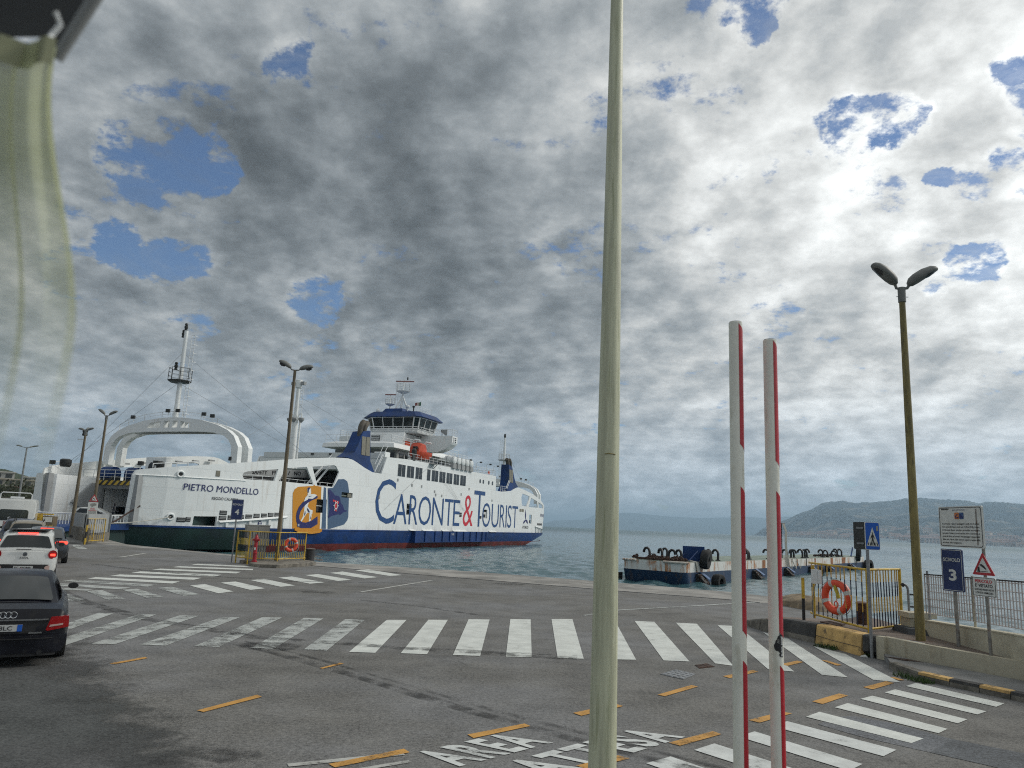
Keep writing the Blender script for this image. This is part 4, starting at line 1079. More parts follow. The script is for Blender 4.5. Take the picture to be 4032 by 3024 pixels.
lifebuoy(8.19, 19.0, 1.09, radians(208), .335, .088, 'red orange lifebuoy with grey bands and yellow line on the near barred fence')
lifebuoy(-10.88, 39.12, 1.0, radians(300), .28, .085, 'faded orange lifebuoy hanging on the far fenced kerb island', False)
bx = thing('junction_box', 'white plastic box with a cable on the near barred fence', 'junction box', (8.16, 20.15, 1.33))
mb = MB(); mb.box((0, 0, .17), (.10, .24, .36), .3); mb.build('box', M_PLASTW, bx)
mb = MB(); mb.box((.02, -.19, .18), (.05, .16, .34), .0); mb.build('lid', M_PLASTW, bx)
mb = MB(); mb.path([(0, .02, 0), (-.02, .05, -.12), (-.03, .15, -.35), (-.02, .2, -.7), (0, .2, -.9)], .013, 6); mb.build('cable', M_CABG, bx, True)


def bollard(x, y, z, r, h, label, m, capr=1.15):
    root = thing('bollard', label, 'bollard', (x, y, z))
    mb = MB(); mb.lathe([(r * 1.08, 0), (r, .05), (r, h * .9), (r * .98, h)], 20); mb.build('body', m, root, True)
    mb = MB(); mb.lathe([(r * capr, h), (r * capr, h + .03), (r * .6, h + .06)], 20); mb.build('cap', paint('bollard_cap', (.13, .09, .08), .8, var=.5, scale=6), root, True)


bollard(9.01, 19.45, .43, .135, .49, 'rusty dark brown mooring bollard behind the near barred fence', M_RUST, 1.05)
bollard(-10.35, 41.0, 0, .24, .74, 'black mooring bollard with a wide cap right of the far kerb island', M_IRONK, 1.15)

# far kerb island with cabinet, hydrant and fence
ki = thing('kerb_island', None, None, kind='structure')
isl = [(-12.15, 36.75), (-11.7, 36.35), (-10.7, 36.4), (-9.85, 38.6), (-9.75, 40.0), (-10.3, 40.9), (-11.6, 40.9), (-12.6, 39.4)]
mb = MB(); mb.loft([[(x, y, -.05) for x, y in isl], [(x, y, .15) for x, y in isl], [(-11.2 + (x + 11.2) * .93, 38.7 + (y - 38.7) * .93, .19) for x, y in isl]]); mb.build('slab', M_KCONC, ki)
f4 = bar_fence('barrier_fence', 'yellow and black barred fence round the grey cabinet on the far kerb island', [(-13.55, 38.95), (-12.68, 38.13), (-11.31, 38.45), (-10.44, 40.45)], .30, 1.60, M_BARBAND4, [.10, .115, .14],
               [(-13.55, 38.95, 0, 1.55, .035, M_YELLOW), (-12.68, 38.13, 0, 1.6, .03, M_YELLOW), (-11.31, 38.45, .1, 1.6, .026, M_YELLOW), (-10.5, 40.45, .1, 1.62, .035, M_YELLOW)])
cb = thing('electrical_cabinet', 'grey metal electrical cabinet inside the far yellow fence', 'cabinet', (-12.63, 39.0, .0), radians(28))
mb = MB(); mb.box((0, 0, 1.38), (1.14, .45, 1.0)); mb.build('upper_box', M_CABG, cb)
mb = MB(); mb.box((.02, .02, .52), (.9, .4, .72)); mb.build('lower_box', M_CABG, cb)
mb = MB(); mb.box((0, 0, .08), (1.3, .6, .16)); mb.build('plinth', M_KCONC, cb)
mb = MB(); mb.box((0, 0, 1.9), (1.2, .5, .04)); mb.build('roof', M_CABG, cb)
for x in (-.28, .28):
    mb = MB(); mb.box((x, -.235, 1.38), (.52, .02, .9)); mb.build('door', M_CABG, cb)
hy = thing('fire_hydrant', 'dark red fire hydrant standing at the far yellow fence', 'hydrant', (-12.04, 37.2, .16))
mb = MB(); mb.lathe([(.13, 0), (.13, .08), (.095, .1), (.085, .42), (.11, .43), (.11, .48), (.08, .5), (.075, .98), (.10, 1.0), (.115, 1.06), (.10, 1.12), (.085, 1.2), (.06, 1.27), (.03, 1.30), (.03, 1.34), (0.01, 1.35)], 16); mb.build('body', M_RED, hy, True)
for s in (-1, 1):
    mb = MB(); mb.tube((s * .07, -.02, 1.08), (s * .17, -.04, 1.08), .05, n=10); mb.build('outlet', M_RED, hy, True)
mb = MB(); mb.box((0, -.085, .66), (.07, .01, .12)); mb.build('label', M_SIGNW, hy)

# far triangular kerb wall with screen and small fence
kw = thing('kerb_wall', 'grey concrete wedge of low walls by the ferry ramp with a mesh screen', 'wall', (-27.6, 50.5, 0))
off = Vector((27.6, -50.5))
wall_strip([rel(p) for p in ((-27.6, 50.5), (-29.6, 53.4), (-32.3, 57.1))], [-.1] * 3, [1.06, 1.03, .98], -.25, 'left_wall', M_KCONC, kw)
wall_strip([rel(p) for p in ((-27.62, 50.75), (-28.6, 54.2), (-29.6, 57.5))], [-.1] * 3, [.62, .62, .62], .22, 'right_wall', M_KCONC, kw)
wall_strip([rel(p) for p in ((-27.8, 50.9), (-32.3, 57.3))], [1.06, 1.0], [1.95, 1.95], -.05, 'screen', M_SHIPGR, kw)
wall_strip([rel(p) for p in ((-32.3, 57.3), (-29.7, 57.6))], [.62, .62], [1.95, 1.95], .05, 'screen', M_SHIPGR, kw)
wall_strip([rel(p) for p in ((-28.3, 51.5), (-29.75, 57.4))], [.64, .64], [1.95, 1.95], .05, 'screen', M_SHIPGR, kw)
pv = [(-27.55, 50.3), (-27.75, 50.75), (-32.4, 57.3), (-34.3, 57.8), (-31.0, 52.4), (-29.3, 50.6)]
mb = MB(); mb.prism(pv, -.02, .13); tag(mb.build('pavement', M_PAVE), kind='structure')
bar_fence('barrier_fence', 'small yellow and black fence in front of the far wedge wall', [(-27.5, 50.4), (-27.55, 51.4), (-28.0, 53.6)], .22, 1.66, banded('black_yellow_small', (.5, .33, .03), (.02, .02, .02), .36), [.16, .4], [(-27.5, 50.4, 0, 1.68, .05, banded('black_yellow_post', (.5, .33, .03), (.02, .02, .02), .42)), (-27.55, 51.4, .2, 1.66, .03, M_YELLOW), (-28.0, 53.6, .1, 1.66, .035, M_YELLOW)])
ub = thing('utility_box', 'small brown box with yellow top rail and a white notice left of the ferry ramp', 'utility box', (-31.4, 52.3, 0))
mb = MB(); mb.box((0, 0, .85), (1.3, .5, 1.7)); mb.build('box', M_POST_B, ub)
mb = MB(); mb.box((-.35, -.28, 1.45), (.55, .05, .7)); mb.build('yellow_panel', M_YELLOW, ub)
mb = MB(); mb.box((.28, -.28, 1.47), (.6, .04, .34)); mb.build('notice', M_SIGNW, ub)
mb = MB(); mb.tube((-.65, -.28, 1.82), (.65, -.28, 1.82), .04, n=8); mb.build('rail', M_YELLOW, ub)
mb = MB(); mb.tube((-.65, -.28, 1.05), (.65, -.28, 1.05), .03, n=8); mb.build('rail', M_YELLOW, ub)

# ------------------------------------------------------------------ the ferry: local x runs from bow to stern, y inboard from the near side, z above the water
FM = .395
FK = sqrt(1 + FM * FM)
FRZ = atan2(1 / FK, FM / FK)
FO = (-53 + FM * 60, 60, -1.2)
ferry = thing('car_ferry', 'white and blue double-ended car ferry moored with its bow to the quay', 'ferry', FO, FRZ)
BEAM, LEN2 = 20.0, 114.4


def sm(t): t = max(0.0, min(1.0, t)); return t * t * (3 - 2 * t)
def hq(s):
    e = min(s, LEN2 - s)
    if e >= 22: return 0.0
    return 3.5 * ((22 - max(e, 3)) / 18.4) ** 2 + .95 * max(0.0, (8.2 - max(e, 3)) / 4.6) ** 2
def hull(s, z, d=0.0):
    e = min(s, LEN2 - s)
    fl = max(0.0, 6.55 - z) * .07 * sm((15 - e) / 8)
    return (s, hq(s) + fl + d, z)
def hull_port(s, z, d=0.0):
    p = hull(s, z, d); return (p[0], BEAM - p[1], p[2])


TOP_F = [(3.58, 6.5), (3.75, 6.92), (5, 7.2), (6.6, 7.48), (12, 8.29), (17.5, 9.12), (21, 9.62), (26.4, 10.22), (29.1, 10.41), (30.2, 10.32), (31.2, 10.08), (32.9, 9.6), (34.65, 9.24), (36.8, 9.21)]
TOP_A = [(LEN2 - s, z) for s, z in TOP_F[::-1]]
TOP_A = [(77.3, 9.22)] + TOP_A[2:]
OUT = [(3.6, 2.27)] + TOP_F + [(37.85, 11.4), (44, 11.65), (74.2, 11.7), (74.4, 9.24)] + TOP_A + [(110.8, 2.27)]
H1 = [(12.88, 7.2), (13.0, 7.48), (13.4, 7.62), (17.28, 8.18), (16.9, 6.95), (13.1, 6.87)]
H2 = [(17.5, 6.98), (18.31, 8.35), (21.58, 8.77), (23.04, 6.99)]
H3 = [(22.53, 8.88), (26.5, 9.38), (26.9, 9.3), (27.64, 8.67), (26.69, 6.95), (23.71, 6.91)]
HA = [(87.0, 8.75), (87.6, 9.45), (91.41, 9.12), (91.26, 8.53), (89.93, 7.11), (87.42, 7.23)]
HB = [(92.31, 8.87), (96.37, 8.39), (97.11, 7.15), (91.21, 7.09)]
HC = [(97.42, 8.28), (102.4, 7.82), (102.6, 7.2), (98.02, 7.18)]
HD = [(8.56, 2.38), (8.58, 3.2), (10.78, 3.25), (10.8, 2.38)]
HDR = [(23.81, 5.47), (25.70, 5.52), (25.78, 4.06), (23.82, 4.04)]
HD2 = [(43.75, 4.38), (45.12, 4.38), (45.12, 5.82), (43.75, 5.82)]
HD3 = [(69.55, 4.5), (71.1, 4.5), (71.1, 5.9), (69.55, 5.9)]
HD4 = [(91.7, 4.0), (93.1, 4.0), (93.1, 5.68), (91.7, 5.68)]
HW = [(28.42, 5.9), (30.72, 5.92), (30.7, 6.48), (28.42, 6.5)]
holes = [H1, H2, H3, HA, HB, HC, HD, HDR, HD2, HD3, HD4, HW]
plate(OUT, holes, hull, .18, 1.6).build('hull_side', M_SHIPW, ferry)
plate(OUT, [H1, H2, H3, HA, HB, HC], hull_port, .18, 2.4).build('hull_side', M_SHIPW, ferry)
# lower hull
def zk(s):
    e = min(s, LEN2 - s)
    if s < 57: return .25 + (-1.5) * sm((e - 12) / 14)
    return 1.75 - 3.0 * sm((e - 12) / 20)
def lower(y0s, za, zb, name, m, s0, s1, flip=False):
    n = int((s1 - s0) / 1.5) + 1; rg = []
    for i in range(n + 1):
        s = s0 + (s1 - s0) * i / n; b = zk(s)
        ring = []
        for k in range(6):
            z = za + (zb - za) * k / 5
            z = max(z, min(b, za - .02 * (k)))
            t = (2.3 - z) / 3.5
            e = min(s, LEN2 - s)
            q = hq(s) - .12 + (t * t * 1.2 + .12 * t) + max(0, 6.55 - z) * .07 * sm((15 - e) / 8)
            ring.append((s, BEAM - q if flip else q, z))
        rg.append(ring)
    mb = MB(); mb.loft(rg, False, False, True); return mb.build(name, m, ferry, True)
for fl in (False, True):
    lower(0, 2.28, .72, 'blue_belt', M_SHIPB, 16.5, 110.7, fl)
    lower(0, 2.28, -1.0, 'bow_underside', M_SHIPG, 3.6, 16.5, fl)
    lower(0, .72, -1.2, 'boot_topping', M_SHIPR, 16.5, 110.7, fl)
mb = MB(); mb.loft([[hull(s, 2.30, -.16), hull(s, 2.30, .3), hull(s, 2.14, .3), hull(s, 2.14, -.16)] for s in [3.7 + i * 1.78 for i in range(61)]]); mb.build('rubbing_strake', M_SHIPB, ferry)
mb = MB(); mb.prism([(84.5, 1.7), (87.4, 1.9), (87.4, -1), (82, -1)], 2.5, 3.2, lambda a, b, d: (a, d, b)); mb.build('skeg', M_SHIPR, ferry)
# boxed sponson with ribs amidships
mb = MB(); mb.loft([[hull(s, 2.3, -.42), hull(s, .82, -.42), hull(s, .7, .2), hull(s, 2.3, .2)] for s in (45.6, 54, 62, 70.1)]); mb.build('sponson', M_SHIPB, ferry)
src = None
for s in (45.7, 48.6, 51.6, 54.0, 56.4, 58.8, 61.3, 63.7, 66.1, 68.4, 70.0):
    if src is None:
        mb = MB(); mb.box((0, 0, 0), (.10, .16, 1.5)); src = mb.build('rib', M_SHIPB, ferry); src.location = (s, -.48, 1.56)
    else: share(src, ferry, (s, -.48, 1.56))
mb = MB(); mb.box((57.8, -.50, .80), (24.6, .24, .08)); mb.build('ledge', M_SHIPB, ferry)
for s, w in ((50, 3.2), (55.5, 2.2), (60.5, 5), (73.5, 3.2), (45.5, 1.6)):
    mb = MB(); mb.loft([[(s - w / 2, 0, 2.5), (s - w / 2, -.36, 2.31), (s - w / 2, 0, 2.31)], [(s + w / 2, 0, 2.5), (s + w / 2, -.36, 2.31), (s + w / 2, 0, 2.31)]]); mb.build('step_fairing', M_SHIPW, ferry)
# knuckle line round the bow
mb = MB(); mb.path([hull(s, 6.52 + (s - 3.6) * .02, -.02) for s in [3.7 + i * .8 for i in range(13)]], .05, 5); mb.build('knuckle', M_SHIPW, ferry)
# decks and inner walls
def deck(pts, z, name='deck', m=None, th=.15):
    mb = MB(); mb.prism(pts, z - th, z); return mb.build(name, m or M_DECK, ferry)
def taper(s0, s1, inset=.25, n=10):
    a = [(s0 + (s1 - s0) * i / n, hq(s0 + (s1 - s0) * i / n) + inset) for i in range(n + 1)]
    return a + [(x, BEAM - y) for x, y in a[::-1]]
deck(taper(3.4, 110.8, 1.0, 40), 2.28, 'car_deck', M_SHIPGR)
deck(taper(9.5, 37.5, .25, 14), 6.2, 'fore_deck')
deck(taper(76, 104, .25, 14), 6.2, 'aft_deck')
deck([(30, .25), (38, .25), (38, 19.75), (30, 19.75)], 9.18, 'side_deck')
deck([(74.3, .25), (85, .25), (85, 19.75), (74.3, 19.75)], 9.2, 'side_deck')
deck([(37.9, .2), (74.25, .2), (74.25, 19.8), (37.9, 19.8)], 11.38, 'upper_deck')
mb = MB(); mb.box((37.85, 10, 10.3), (.15, 19.5, 2.1)); mb.build('house_front', M_SHIPW, ferry)
mb = MB(); mb.box((74.3, 10, 10.4), (.15, 19.5, 2.3)); mb.build('house_back', M_SHIPW, ferry)
mb = MB(); mb.box((74.38, 1.6, 9.9), (.1, 2.4, 1.3)); mb.build('back_panel', M_SHIPGR, ferry)
mb = MB(); mb.box((52, 14.9, 4.1), (84, .15, 3.9)); w_ = mb.build('inner_wall', M_SHIPW, ferry)
for s in (11.9, 13.4):
    mb = MB(); mb.prism(rrect(s - .55, 3.05, s + .55, 3.75, .15), 14.76, 14.83, lambda a, b, d: (a, d, b)); mb.build('inner_window', M_GLASSD, w_)
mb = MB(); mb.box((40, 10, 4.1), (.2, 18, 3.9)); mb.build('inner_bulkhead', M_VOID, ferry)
# inside the long side openings: dark casing with the painted notice
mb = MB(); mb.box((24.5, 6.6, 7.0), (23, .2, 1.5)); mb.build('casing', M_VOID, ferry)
SL = .085
def band_z(s): return 8.02 + (s - 21) * .058
mb = MB(); mb.loft([[(s, 6.40, band_z(s) - .42), (s, 6.40, band_z(s) + .48), (s, 6.6, band_z(s) + .48), (s, 6.6, band_z(s) - .42)] for s in (13, 24, 36)]); bd = mb.build('notice_beam', M_SHIPGR, ferry)
for txt, a, b in (('SAFETY', 20.75, 23.2), ('FIRST', 24.0, 26.35), ('/', 26.75, 27.15), ('NO', 27.9, 29.2), ('SMOKING', 30.5, 34.6)):
    mb = MB(); lettering(mb, txt, (a, b, -.22, .22), lambda u, v: (u, 6.38, band_z(u) + .05 + v), .025); mb.build('lettering', M_SIGNK, bd)
mb = MB(); mb.box((96, 7.2, 7.9), (20, .2, 3.2)); mb.build('casing', M_SHIPGR, ferry)


def rail(pts, h, bars, gap, r=.03, name='railing', parent=None, m=None):
    """ship's railing: posts and wires too thin to pick apart, joined"""
    mb = MB()
    for a, b in zip(pts[:-1], pts[1:]):
        A, B = Vector(a), Vector(b); L = (B - A).length; n = max(1, int(L / gap))
        for k in range(bars): mb.tube(A + Vector((0, 0, h * (k + 1) / bars)), B + Vector((0, 0, h * (k + 1) / bars)), r * (1 if k == bars - 1 else .65), n=5)
        for i in range(n + 1):
            P = A + (B - A) * i / n; mb.tube(P, P + Vector((0, 0, h)), r, n=5)
    return mb.build(name, m or M_RAIL, parent or ferry, kind='stuff')


rail([(13.2, 1.1, 6.3), (17, .7, 6.3), (27.5, .45, 6.3)], 1.05, 3, 1.2, .025)
rail([(87, .5, 6.3), (97, .8, 6.3), (103.0, 2.2, 6.3)], 1.1, 3, 1.2, .03)
# stairs seen through the third opening
for q in (1.4, 2.4):
    mb = MB(); mb.loft([[(24.4, q, 6.3), (24.4, q + .06, 6.3), (24.4, q + .06, 6.6), (24.4, q, 6.6)], [(27.8, q, 9.2), (27.8, q + .06, 9.2), (27.8, q + .06, 9.5), (27.8, q, 9.5)]]); mb.build('stair_stringer', M_RAIL, ferry)
for dz_ in (.9, 1.4):
    mb = MB(); mb.tube((24.2, 1.3, 6.3 + dz_), (27.8, 1.3, 9.3 + dz_), .03, n=5); mb.build('stair_rail', M_RAIL, ferry)
for s in (88.5, 93.5, 99):
    mb = MB(); mb.box((s, 5.0, 7.4), (2.4, .3, 1.9)); mb.build('deck_locker', M_SHIPGR, ferry)
mb = MB(); mb.box((89.4, 3.6, 8.75), (3.0, .2, .5)); mb.build('hazard_beam', M_HAZ, ferry)
# recessed shell doors
def recess(h, name, m, d=.7):
    c = [min(p[0] for p in h), max(p[0] for p in h), min(p[1] for p in h), max(p[1] for p in h)]
    q = hull((c[0] + c[1]) / 2, (c[2] + c[3]) / 2)[1]
    mb = MB(); mb.box(((c[0] + c[1]) / 2, q + d + .1, (c[2] + c[3]) / 2), (c[1] - c[0] + .5, .1, c[3] - c[2] + .4)); b = mb.build(name, m, ferry)
    return b, q
recess(HD, 'side_port', M_SHIPG, .45)
for h in (HDR, HD2, HD3, HD4):
    b, q = recess(h, 'pilot_door', M_LOUV)
    s0, s1 = h[0][0], h[1][0]; z0 = min(p[1] for p in h); z1 = max(p[1] for p in h)
    mb = MB(); mb.box(((s0 + s1) / 2, q + .12, (z0 + z1) / 2), (s1 - s0, .06, .06)); mb.build('bar', M_RAIL, ferry)
    for k in (.3, .7):
        mb = MB(); mb.box((s0 + (s1 - s0) * k, q + .45, z0 + .38), (.4, .5, .5)); mb.build('hatch', M_VOID, ferry)
recess(HW, 'window_recess', M_GLASSD, .3)
mb = MB(); mb.prism([(29.85, 5.97), (30.6, 5.97), (30.6, 6.42), (29.85, 6.42)], .1, .16, lambda a, b, d: (a, d, b)); mb.build('window_blind', M_LOUV, ferry)
# saloon windows: dark panes in pairs
for grp in ([40.75, 42.75], [43.15, 45.15], [45.55, 47.5], [48.9, 49.95], [50.35, 52.4], [52.75, 54.75], [55.1, 57.1], [57.55, 59.5], [59.9, 61.95]):
    a, b = grp; k = 2 if b - a > 1.5 else 1
    mb = MB(); mb.box(((a + b) / 2, -.004, 10.02), (b - a, .03, 1.58)); f_ = mb.build('saloon_window', M_RAIL, ferry)
    for i in range(k):
        w = (b - a) / k
        mb = MB(); mb.box((a + w * (i + .5), -.022, 10.02), (w - .10, .03, 1.54)); mb.build('pane', M_GLASSD, f_)
for s in (67.55, 68.85, 71.15, 72.75):
    mb = MB(); mb.prism(rrect(s - .28, 10.06, s + .28, 10.7, .2), -.03, .01, lambda a, b, d: (a, d, b)); mb.build('porthole', M_GLASSD, ferry)
for s, z in ((40.94, 8.74), (44.82, 8.3), (47.57, 8.3), (36.64, 6.33), (51.56, 7.82), (51.97, 7.39), (53.89, 7.34), (60.55, 7.9), (63.37, 8.88), (72.9, 7.5)):
    mb = MB(); mb.box((s, -.02, z), (.34, .05, .36)); mb.build('scupper', M_SHIPGR, ferry)
for s, z, w, h in ((60.7, 5.0, .75, .28), (60.7, 4.65, .75, .28), (68.4, 4.62, .65, .42)):
    mb = MB(); mb.box((s, -.02, z), (w, .06, h)); mb.build('vent', M_VOID, ferry)
for s0, s1, z0, z1 in ((86.3, 87.3, 6.08, 6.6), (87.5, 88.5, 6.08, 6.6)):
    mb = MB(); mb.prism([(s0, z0), (s1, z0), (s1, z1), (s0, z1)], -.03, .02, lambda a, b, d: hull(a, b, d)); mb.build('side_window', M_LOUV, ferry)
# bow fittings
def on_hull(s0, s1, z0, z1, name, m, d=-.03):
    mb = MB(); mb.prism([(s0, z0), (s1, z0), (s1, z1), (s0, z1)], d, .04, lambda a, b, e: hull(a, b, e)); return mb.build(name, m, ferry)
on_hull(10.05, 10.45, 6.9, 7.42, 'side_window', M_LOUV)
def fairlead(s, z, r):
    mb = MB(); mb.path([hull(s + r * cos(a), z + r * .95 * sin(a), -.03) for a in [2 * pi * i / 18 for i in range(18)]], .09, 8, True); a = mb.build('fairlead_rim', M_SHIPW, ferry, True)
    mb = MB(); mb.prism([(s + r * .8 * cos(t), z + r * .78 * sin(t)) for t in [2 * pi * i / 16 for i in range(16)]], -.04, .05, lambda x, y, d: hull(x, y, d)); mb.build('fairlead', M_VOID, a)
fairlead(6.81, 6.83, .26); fairlead(6.59, 3.07, .26)
for a, b, z in ((7.14, 7.87, 2.85), (7.89, 8.32, 2.9), (10.96, 11.69, 3.62), (10.95, 11.69, 3.13), (11.85, 12.5, 3.2), (12.85, 13.57, 3.3), (13.74, 14.51, 3.36), (14.69, 15.42, 3.45), (15.61, 16.32, 3.51), (16.48, 17.21, 3.6), (17.35, 17.95, 3.65)):
    lv = on_hull(a, b, z - .20, z + .20, 'louvre', M_VOID)
    for k in (-.1, .03, .14):
        mb = MB(); mb.prism([(a + .04, z + k), (b - .04, z + k), (b - .04, z + k + .05), (a + .04, z + k + .05)], -.055, -.02, lambda x, y, e: hull(x, y, e)); mb.build('slat', M_SHIPGR, lv)
for a, b, z in [(97.0 + k * .8, 97.5 + k * .8, 3.95) for k in range(7)]: on_hull(a, b, z - .2, z + .2, 'louvre', M_VOID)
def fender_rail(s0, s1, z0, z1, ks):
    mb = MB(); mb.loft([[hull(s, z, -.30), hull(s, z + .16, -.05), hull(s, z - .12, -.05)] for s, z in [(s0 + (s1 - s0) * i / 10, z0 + (z1 - z0) * i / 10) for i in range(11)]]); fr = mb.build('fender_rail', M_SHIPW, ferry)
    for s in ks:
        z = z0 + (z1 - z0) * (s - s0) / (s1 - s0)
        mb = MB(); mb.prism([(s - .13, z - .1), (s + .13, z - .1), (s + .16, 2.3), (s - .10, 2.3)], -.2, 0, lambda x, y, e: hull(x, y, e)); mb.build('fender_bracket', M_SHIPW, fr)
fender_rail(10.92, 19.07, 2.72, 3.43, (11.7, 14.2, 16.6, 18.6))
fender_rail(95.4, 103.5, 3.45, 2.9, (96, 98, 100, 102))
# roundel
def disc(s, z, r, m, d, name, par=ferry):
    mb = MB(); mb.prism([(s + r * cos(t), z + r * sin(t)) for t in [2 * pi * i / 16 for i in range(16)]], d, d + .02, lambda x, y, e: hull(x, y, e)); return mb.build(name, m, par)
def petals(s, z, r, m, d, par):
    mb = MB()
    for k in range(4):
        a = pi / 4 + k * pi / 2 + .1
        mb.prism([(s, z), (s + r * cos(a - .35), z + r * sin(a - .35)), (s + r * 1.1 * cos(a), z + r * 1.1 * sin(a)), (s + r * cos(a + .35), z + r * sin(a + .35))], d, d + .01, lambda x, y, e: hull(x, y, e))
    mb.build('propeller_mark', m, par, kind='stuff')
rd = disc(15.52, 2.74, .24, M_LETN, -.04, 'roundel'); petals(15.52, 2.74, .17, M_LOGW, -.055, rd)
# lettering on the side
def hull_letters(txt, box, m, d=-.03, bold=0.0, parent=ferry, space=1.0, skew=0.0):
    mb = MB(); lettering(mb, txt, box, lambda a, b: hull(a, b + skew * (a - box[0]), d), bold, space); return mb.build('lettering', m, parent)
for ch, a, b, z0, z1, m in (('C', 35.8, 40.6, 3.1, 8.68, M_LETB), ('A', 40.5, 43.98, 3.12, 6.98, M_LETB), ('R', 44.5, 46.95, 3.12, 6.98, M_LETB), ('O', 47.1, 50.82, 3.06, 7.04, M_LETB), ('N', 51.2, 54.7, 3.12, 6.98, M_LETB), ('T', 55.1, 58.0, 3.12, 6.98, M_LETB), ('E', 58.1, 60.42, 3.12, 6.98, M_LETB),
                            ('&', 61.6, 65.35, 3.12, 7.9, M_LETR), ('T', 65.5, 69.9, 3.12, 8.8, M_LETB), ('O', 69.05, 72.5, 3.06, 7.04, M_LETB), ('U', 73.0, 76.2, 3.06, 6.98, M_LETB), ('R', 76.75, 79.1, 3.12, 6.98, M_LETB), ('I', 79.5, 79.98, 3.12, 6.98, M_LETB), ('S', 80.4, 82.3, 3.06, 7.04, M_LETB), ('T', 82.6, 85.45, 3.12, 6.98, M_LETB)):
    hull_letters(ch, (a, b, z0, z1), m, -.025, -.006)
hull_letters('PIETRO MONDELLO', (7.22, 14.95, 5.45, 6.05), M_LETN, -.04, .0)
hull_letters('REGGIO CALABRIA', (10.0, 12.75, 4.75, 5.02), M_LETK, -.03, .005)
hull_letters('PIETRO MONDELLO', (99.8, 107.6, 5.45, 6.05), M_LETN, -.03, .008)
hull_letters('HYBRID', (88.0, 91.4, 3.03, 3.56), M_LETK, -.03, .0)
pr = disc(89.75, 4.55, .14, M_LETN, -.04, 'propeller_hub')
def blade(pts, par=pr):
    mb = MB(); mb.prism(pts, -.03, -.01, lambda x, y, e: hull(x, y, e)); mb.build('propeller_blade', M_LETN, par)
blade([(89.6, 4.7), (89.3, 5.5), (89.45, 6.6), (89.85, 5.6), (89.85, 4.75)])
blade([(89.55, 4.6), (88.9, 4.5), (88.35, 4.0), (88.9, 3.95), (89.6, 4.35)])
blade([(89.9, 4.65), (90.5, 4.75), (91.0, 4.2), (90.95, 3.95), (90.2, 4.2), (89.85, 4.4)])
mb = MB(); lettering(mb, 'TUG', (57.0, 57.9, 1.75, 2.0), lambda a, b: (a, -.45, b), .01); mb.build('lettering', M_LOGW, ferry)
# company panels
LOGO = {
 'ochre': [(20.12, 2.33), (19.79, 5.0), (19.71, 5.89), (19.93, 6.32), (20.43, 6.6), (22.98, 6.85), (23.12, 7.0), (23.3, 6.88), (23.71, 6.89), (24.06, 6.86), (24.47, 6.86), (24.82, 2.36)],
 'slate': [(25.65, 6.76), (26.67, 6.88), (27.53, 7.88), (28.67, 7.98), (29.36, 7.77), (29.61, 7.36), (29.9, 6.6), (30.16, 3.77), (30.01, 3.35), (29.43, 2.87), (28.71, 2.73), (26.71, 2.35), (26.30, 2.35)],
 'strip': [(24.92, 6.84), (25.35, 6.79), (25.95, 2.35), (25.15, 2.35)],
 'flag': [(25.70, 6.61), (26.07, 6.63), (26.64, 6.36), (27.13, 6.05), (27.86, 6.01), (28.17, 5.77), (28.38, 5.27), (28.83, 5.02), (29.18, 4.52), (29.75, 4.46), (29.63, 4.33), (29.04, 4.23), (28.53, 3.93), (28.07, 4.0), (27.19, 3.84), (26.68, 3.73), (26.19, 3.49), (26.34, 4.53), (26.06, 5.52)],
 'tee': [(26.75, 5.58), (27.95, 5.4), (27.98, 5.17), (27.75, 5.19), (27.75, 4.29), (27.25, 4.33), (27.2, 5.27), (27.01, 5.36), (26.84, 5.33)],
 'cee': [(23.88, 5.84), (23.9, 5.6), (22.97, 5.33), (22.21, 5.01), (21.57, 4.55), (21.17, 4.11), (21.02, 3.63), (21.06, 3.35), (21.25, 3.12), (21.65, 2.99), (22.21, 2.95), (23.06, 3.13), (24.19, 3.67), (24.32, 2.84), (23.26, 2.42), (21.52, 2.38), (21.04, 2.5), (20.67, 3.01), (20.52, 3.53), (20.56, 4.0), (20.81, 4.52), (21.34, 5.02), (22.15, 5.39), (23.16, 5.68)],
 'torso': [(22.16, 6.63), (22.54, 6.53), (22.64, 6.14), (22.59, 5.95), (23.19, 6.0), (23.7, 5.91), (23.63, 5.8), (23.02, 5.48), (22.22, 5.47), (22.16, 5.34), (21.56, 5.13), (21.7, 5.51), (22.08, 5.82), (22.06, 5.97), (22.12, 6.11), (21.99, 6.2), (21.94, 6.49)],
 'legs': [(21.77, 4.75), (22.29, 5.01), (22.48, 5.09), (22.26, 4.67), (22.71, 4.35), (23.21, 4.27), (23.23, 3.89), (23.07, 3.86), (23.14, 3.69), (23.01, 3.16), (22.74, 3.08), (22.73, 3.77), (22.78, 3.92), (22.36, 4.0), (22.15, 3.81), (21.88, 3.51), (21.49, 3.01), (21.3, 3.03), (21.64, 3.56), (21.75, 4.13)],
 'hair': [(21.97, 6.54), (22.16, 6.66), (22.45, 6.62), (22.2, 6.36), (22.21, 6.07), (22.03, 6.21)]}
def logo(key, name, m, d, par=ferry, hl=()): return plate(LOGO[key], hl, lambda a, b, e: hull(a, b, d + e), .012, 1.0).build(name, m, par)
lo = logo('ochre', 'ochre_emblem', M_LOGY, -.02, hl=[HDR]); ls = logo('slate', 'slate_emblem', M_LOGG, -.02, hl=[[(x, z) for x, z in HW]])
logo('strip', 'slate_strip', M_LOGG, -.02, hl=())
logo('cee', 'emblem_letter', M_LETN, -.045, lo); logo('torso', 'emblem_figure', M_LOGW, -.06, lo); logo('legs', 'emblem_figure', M_LOGW, -.035, lo); logo('hair', 'emblem_hair', M_LETN, -.075, lo)
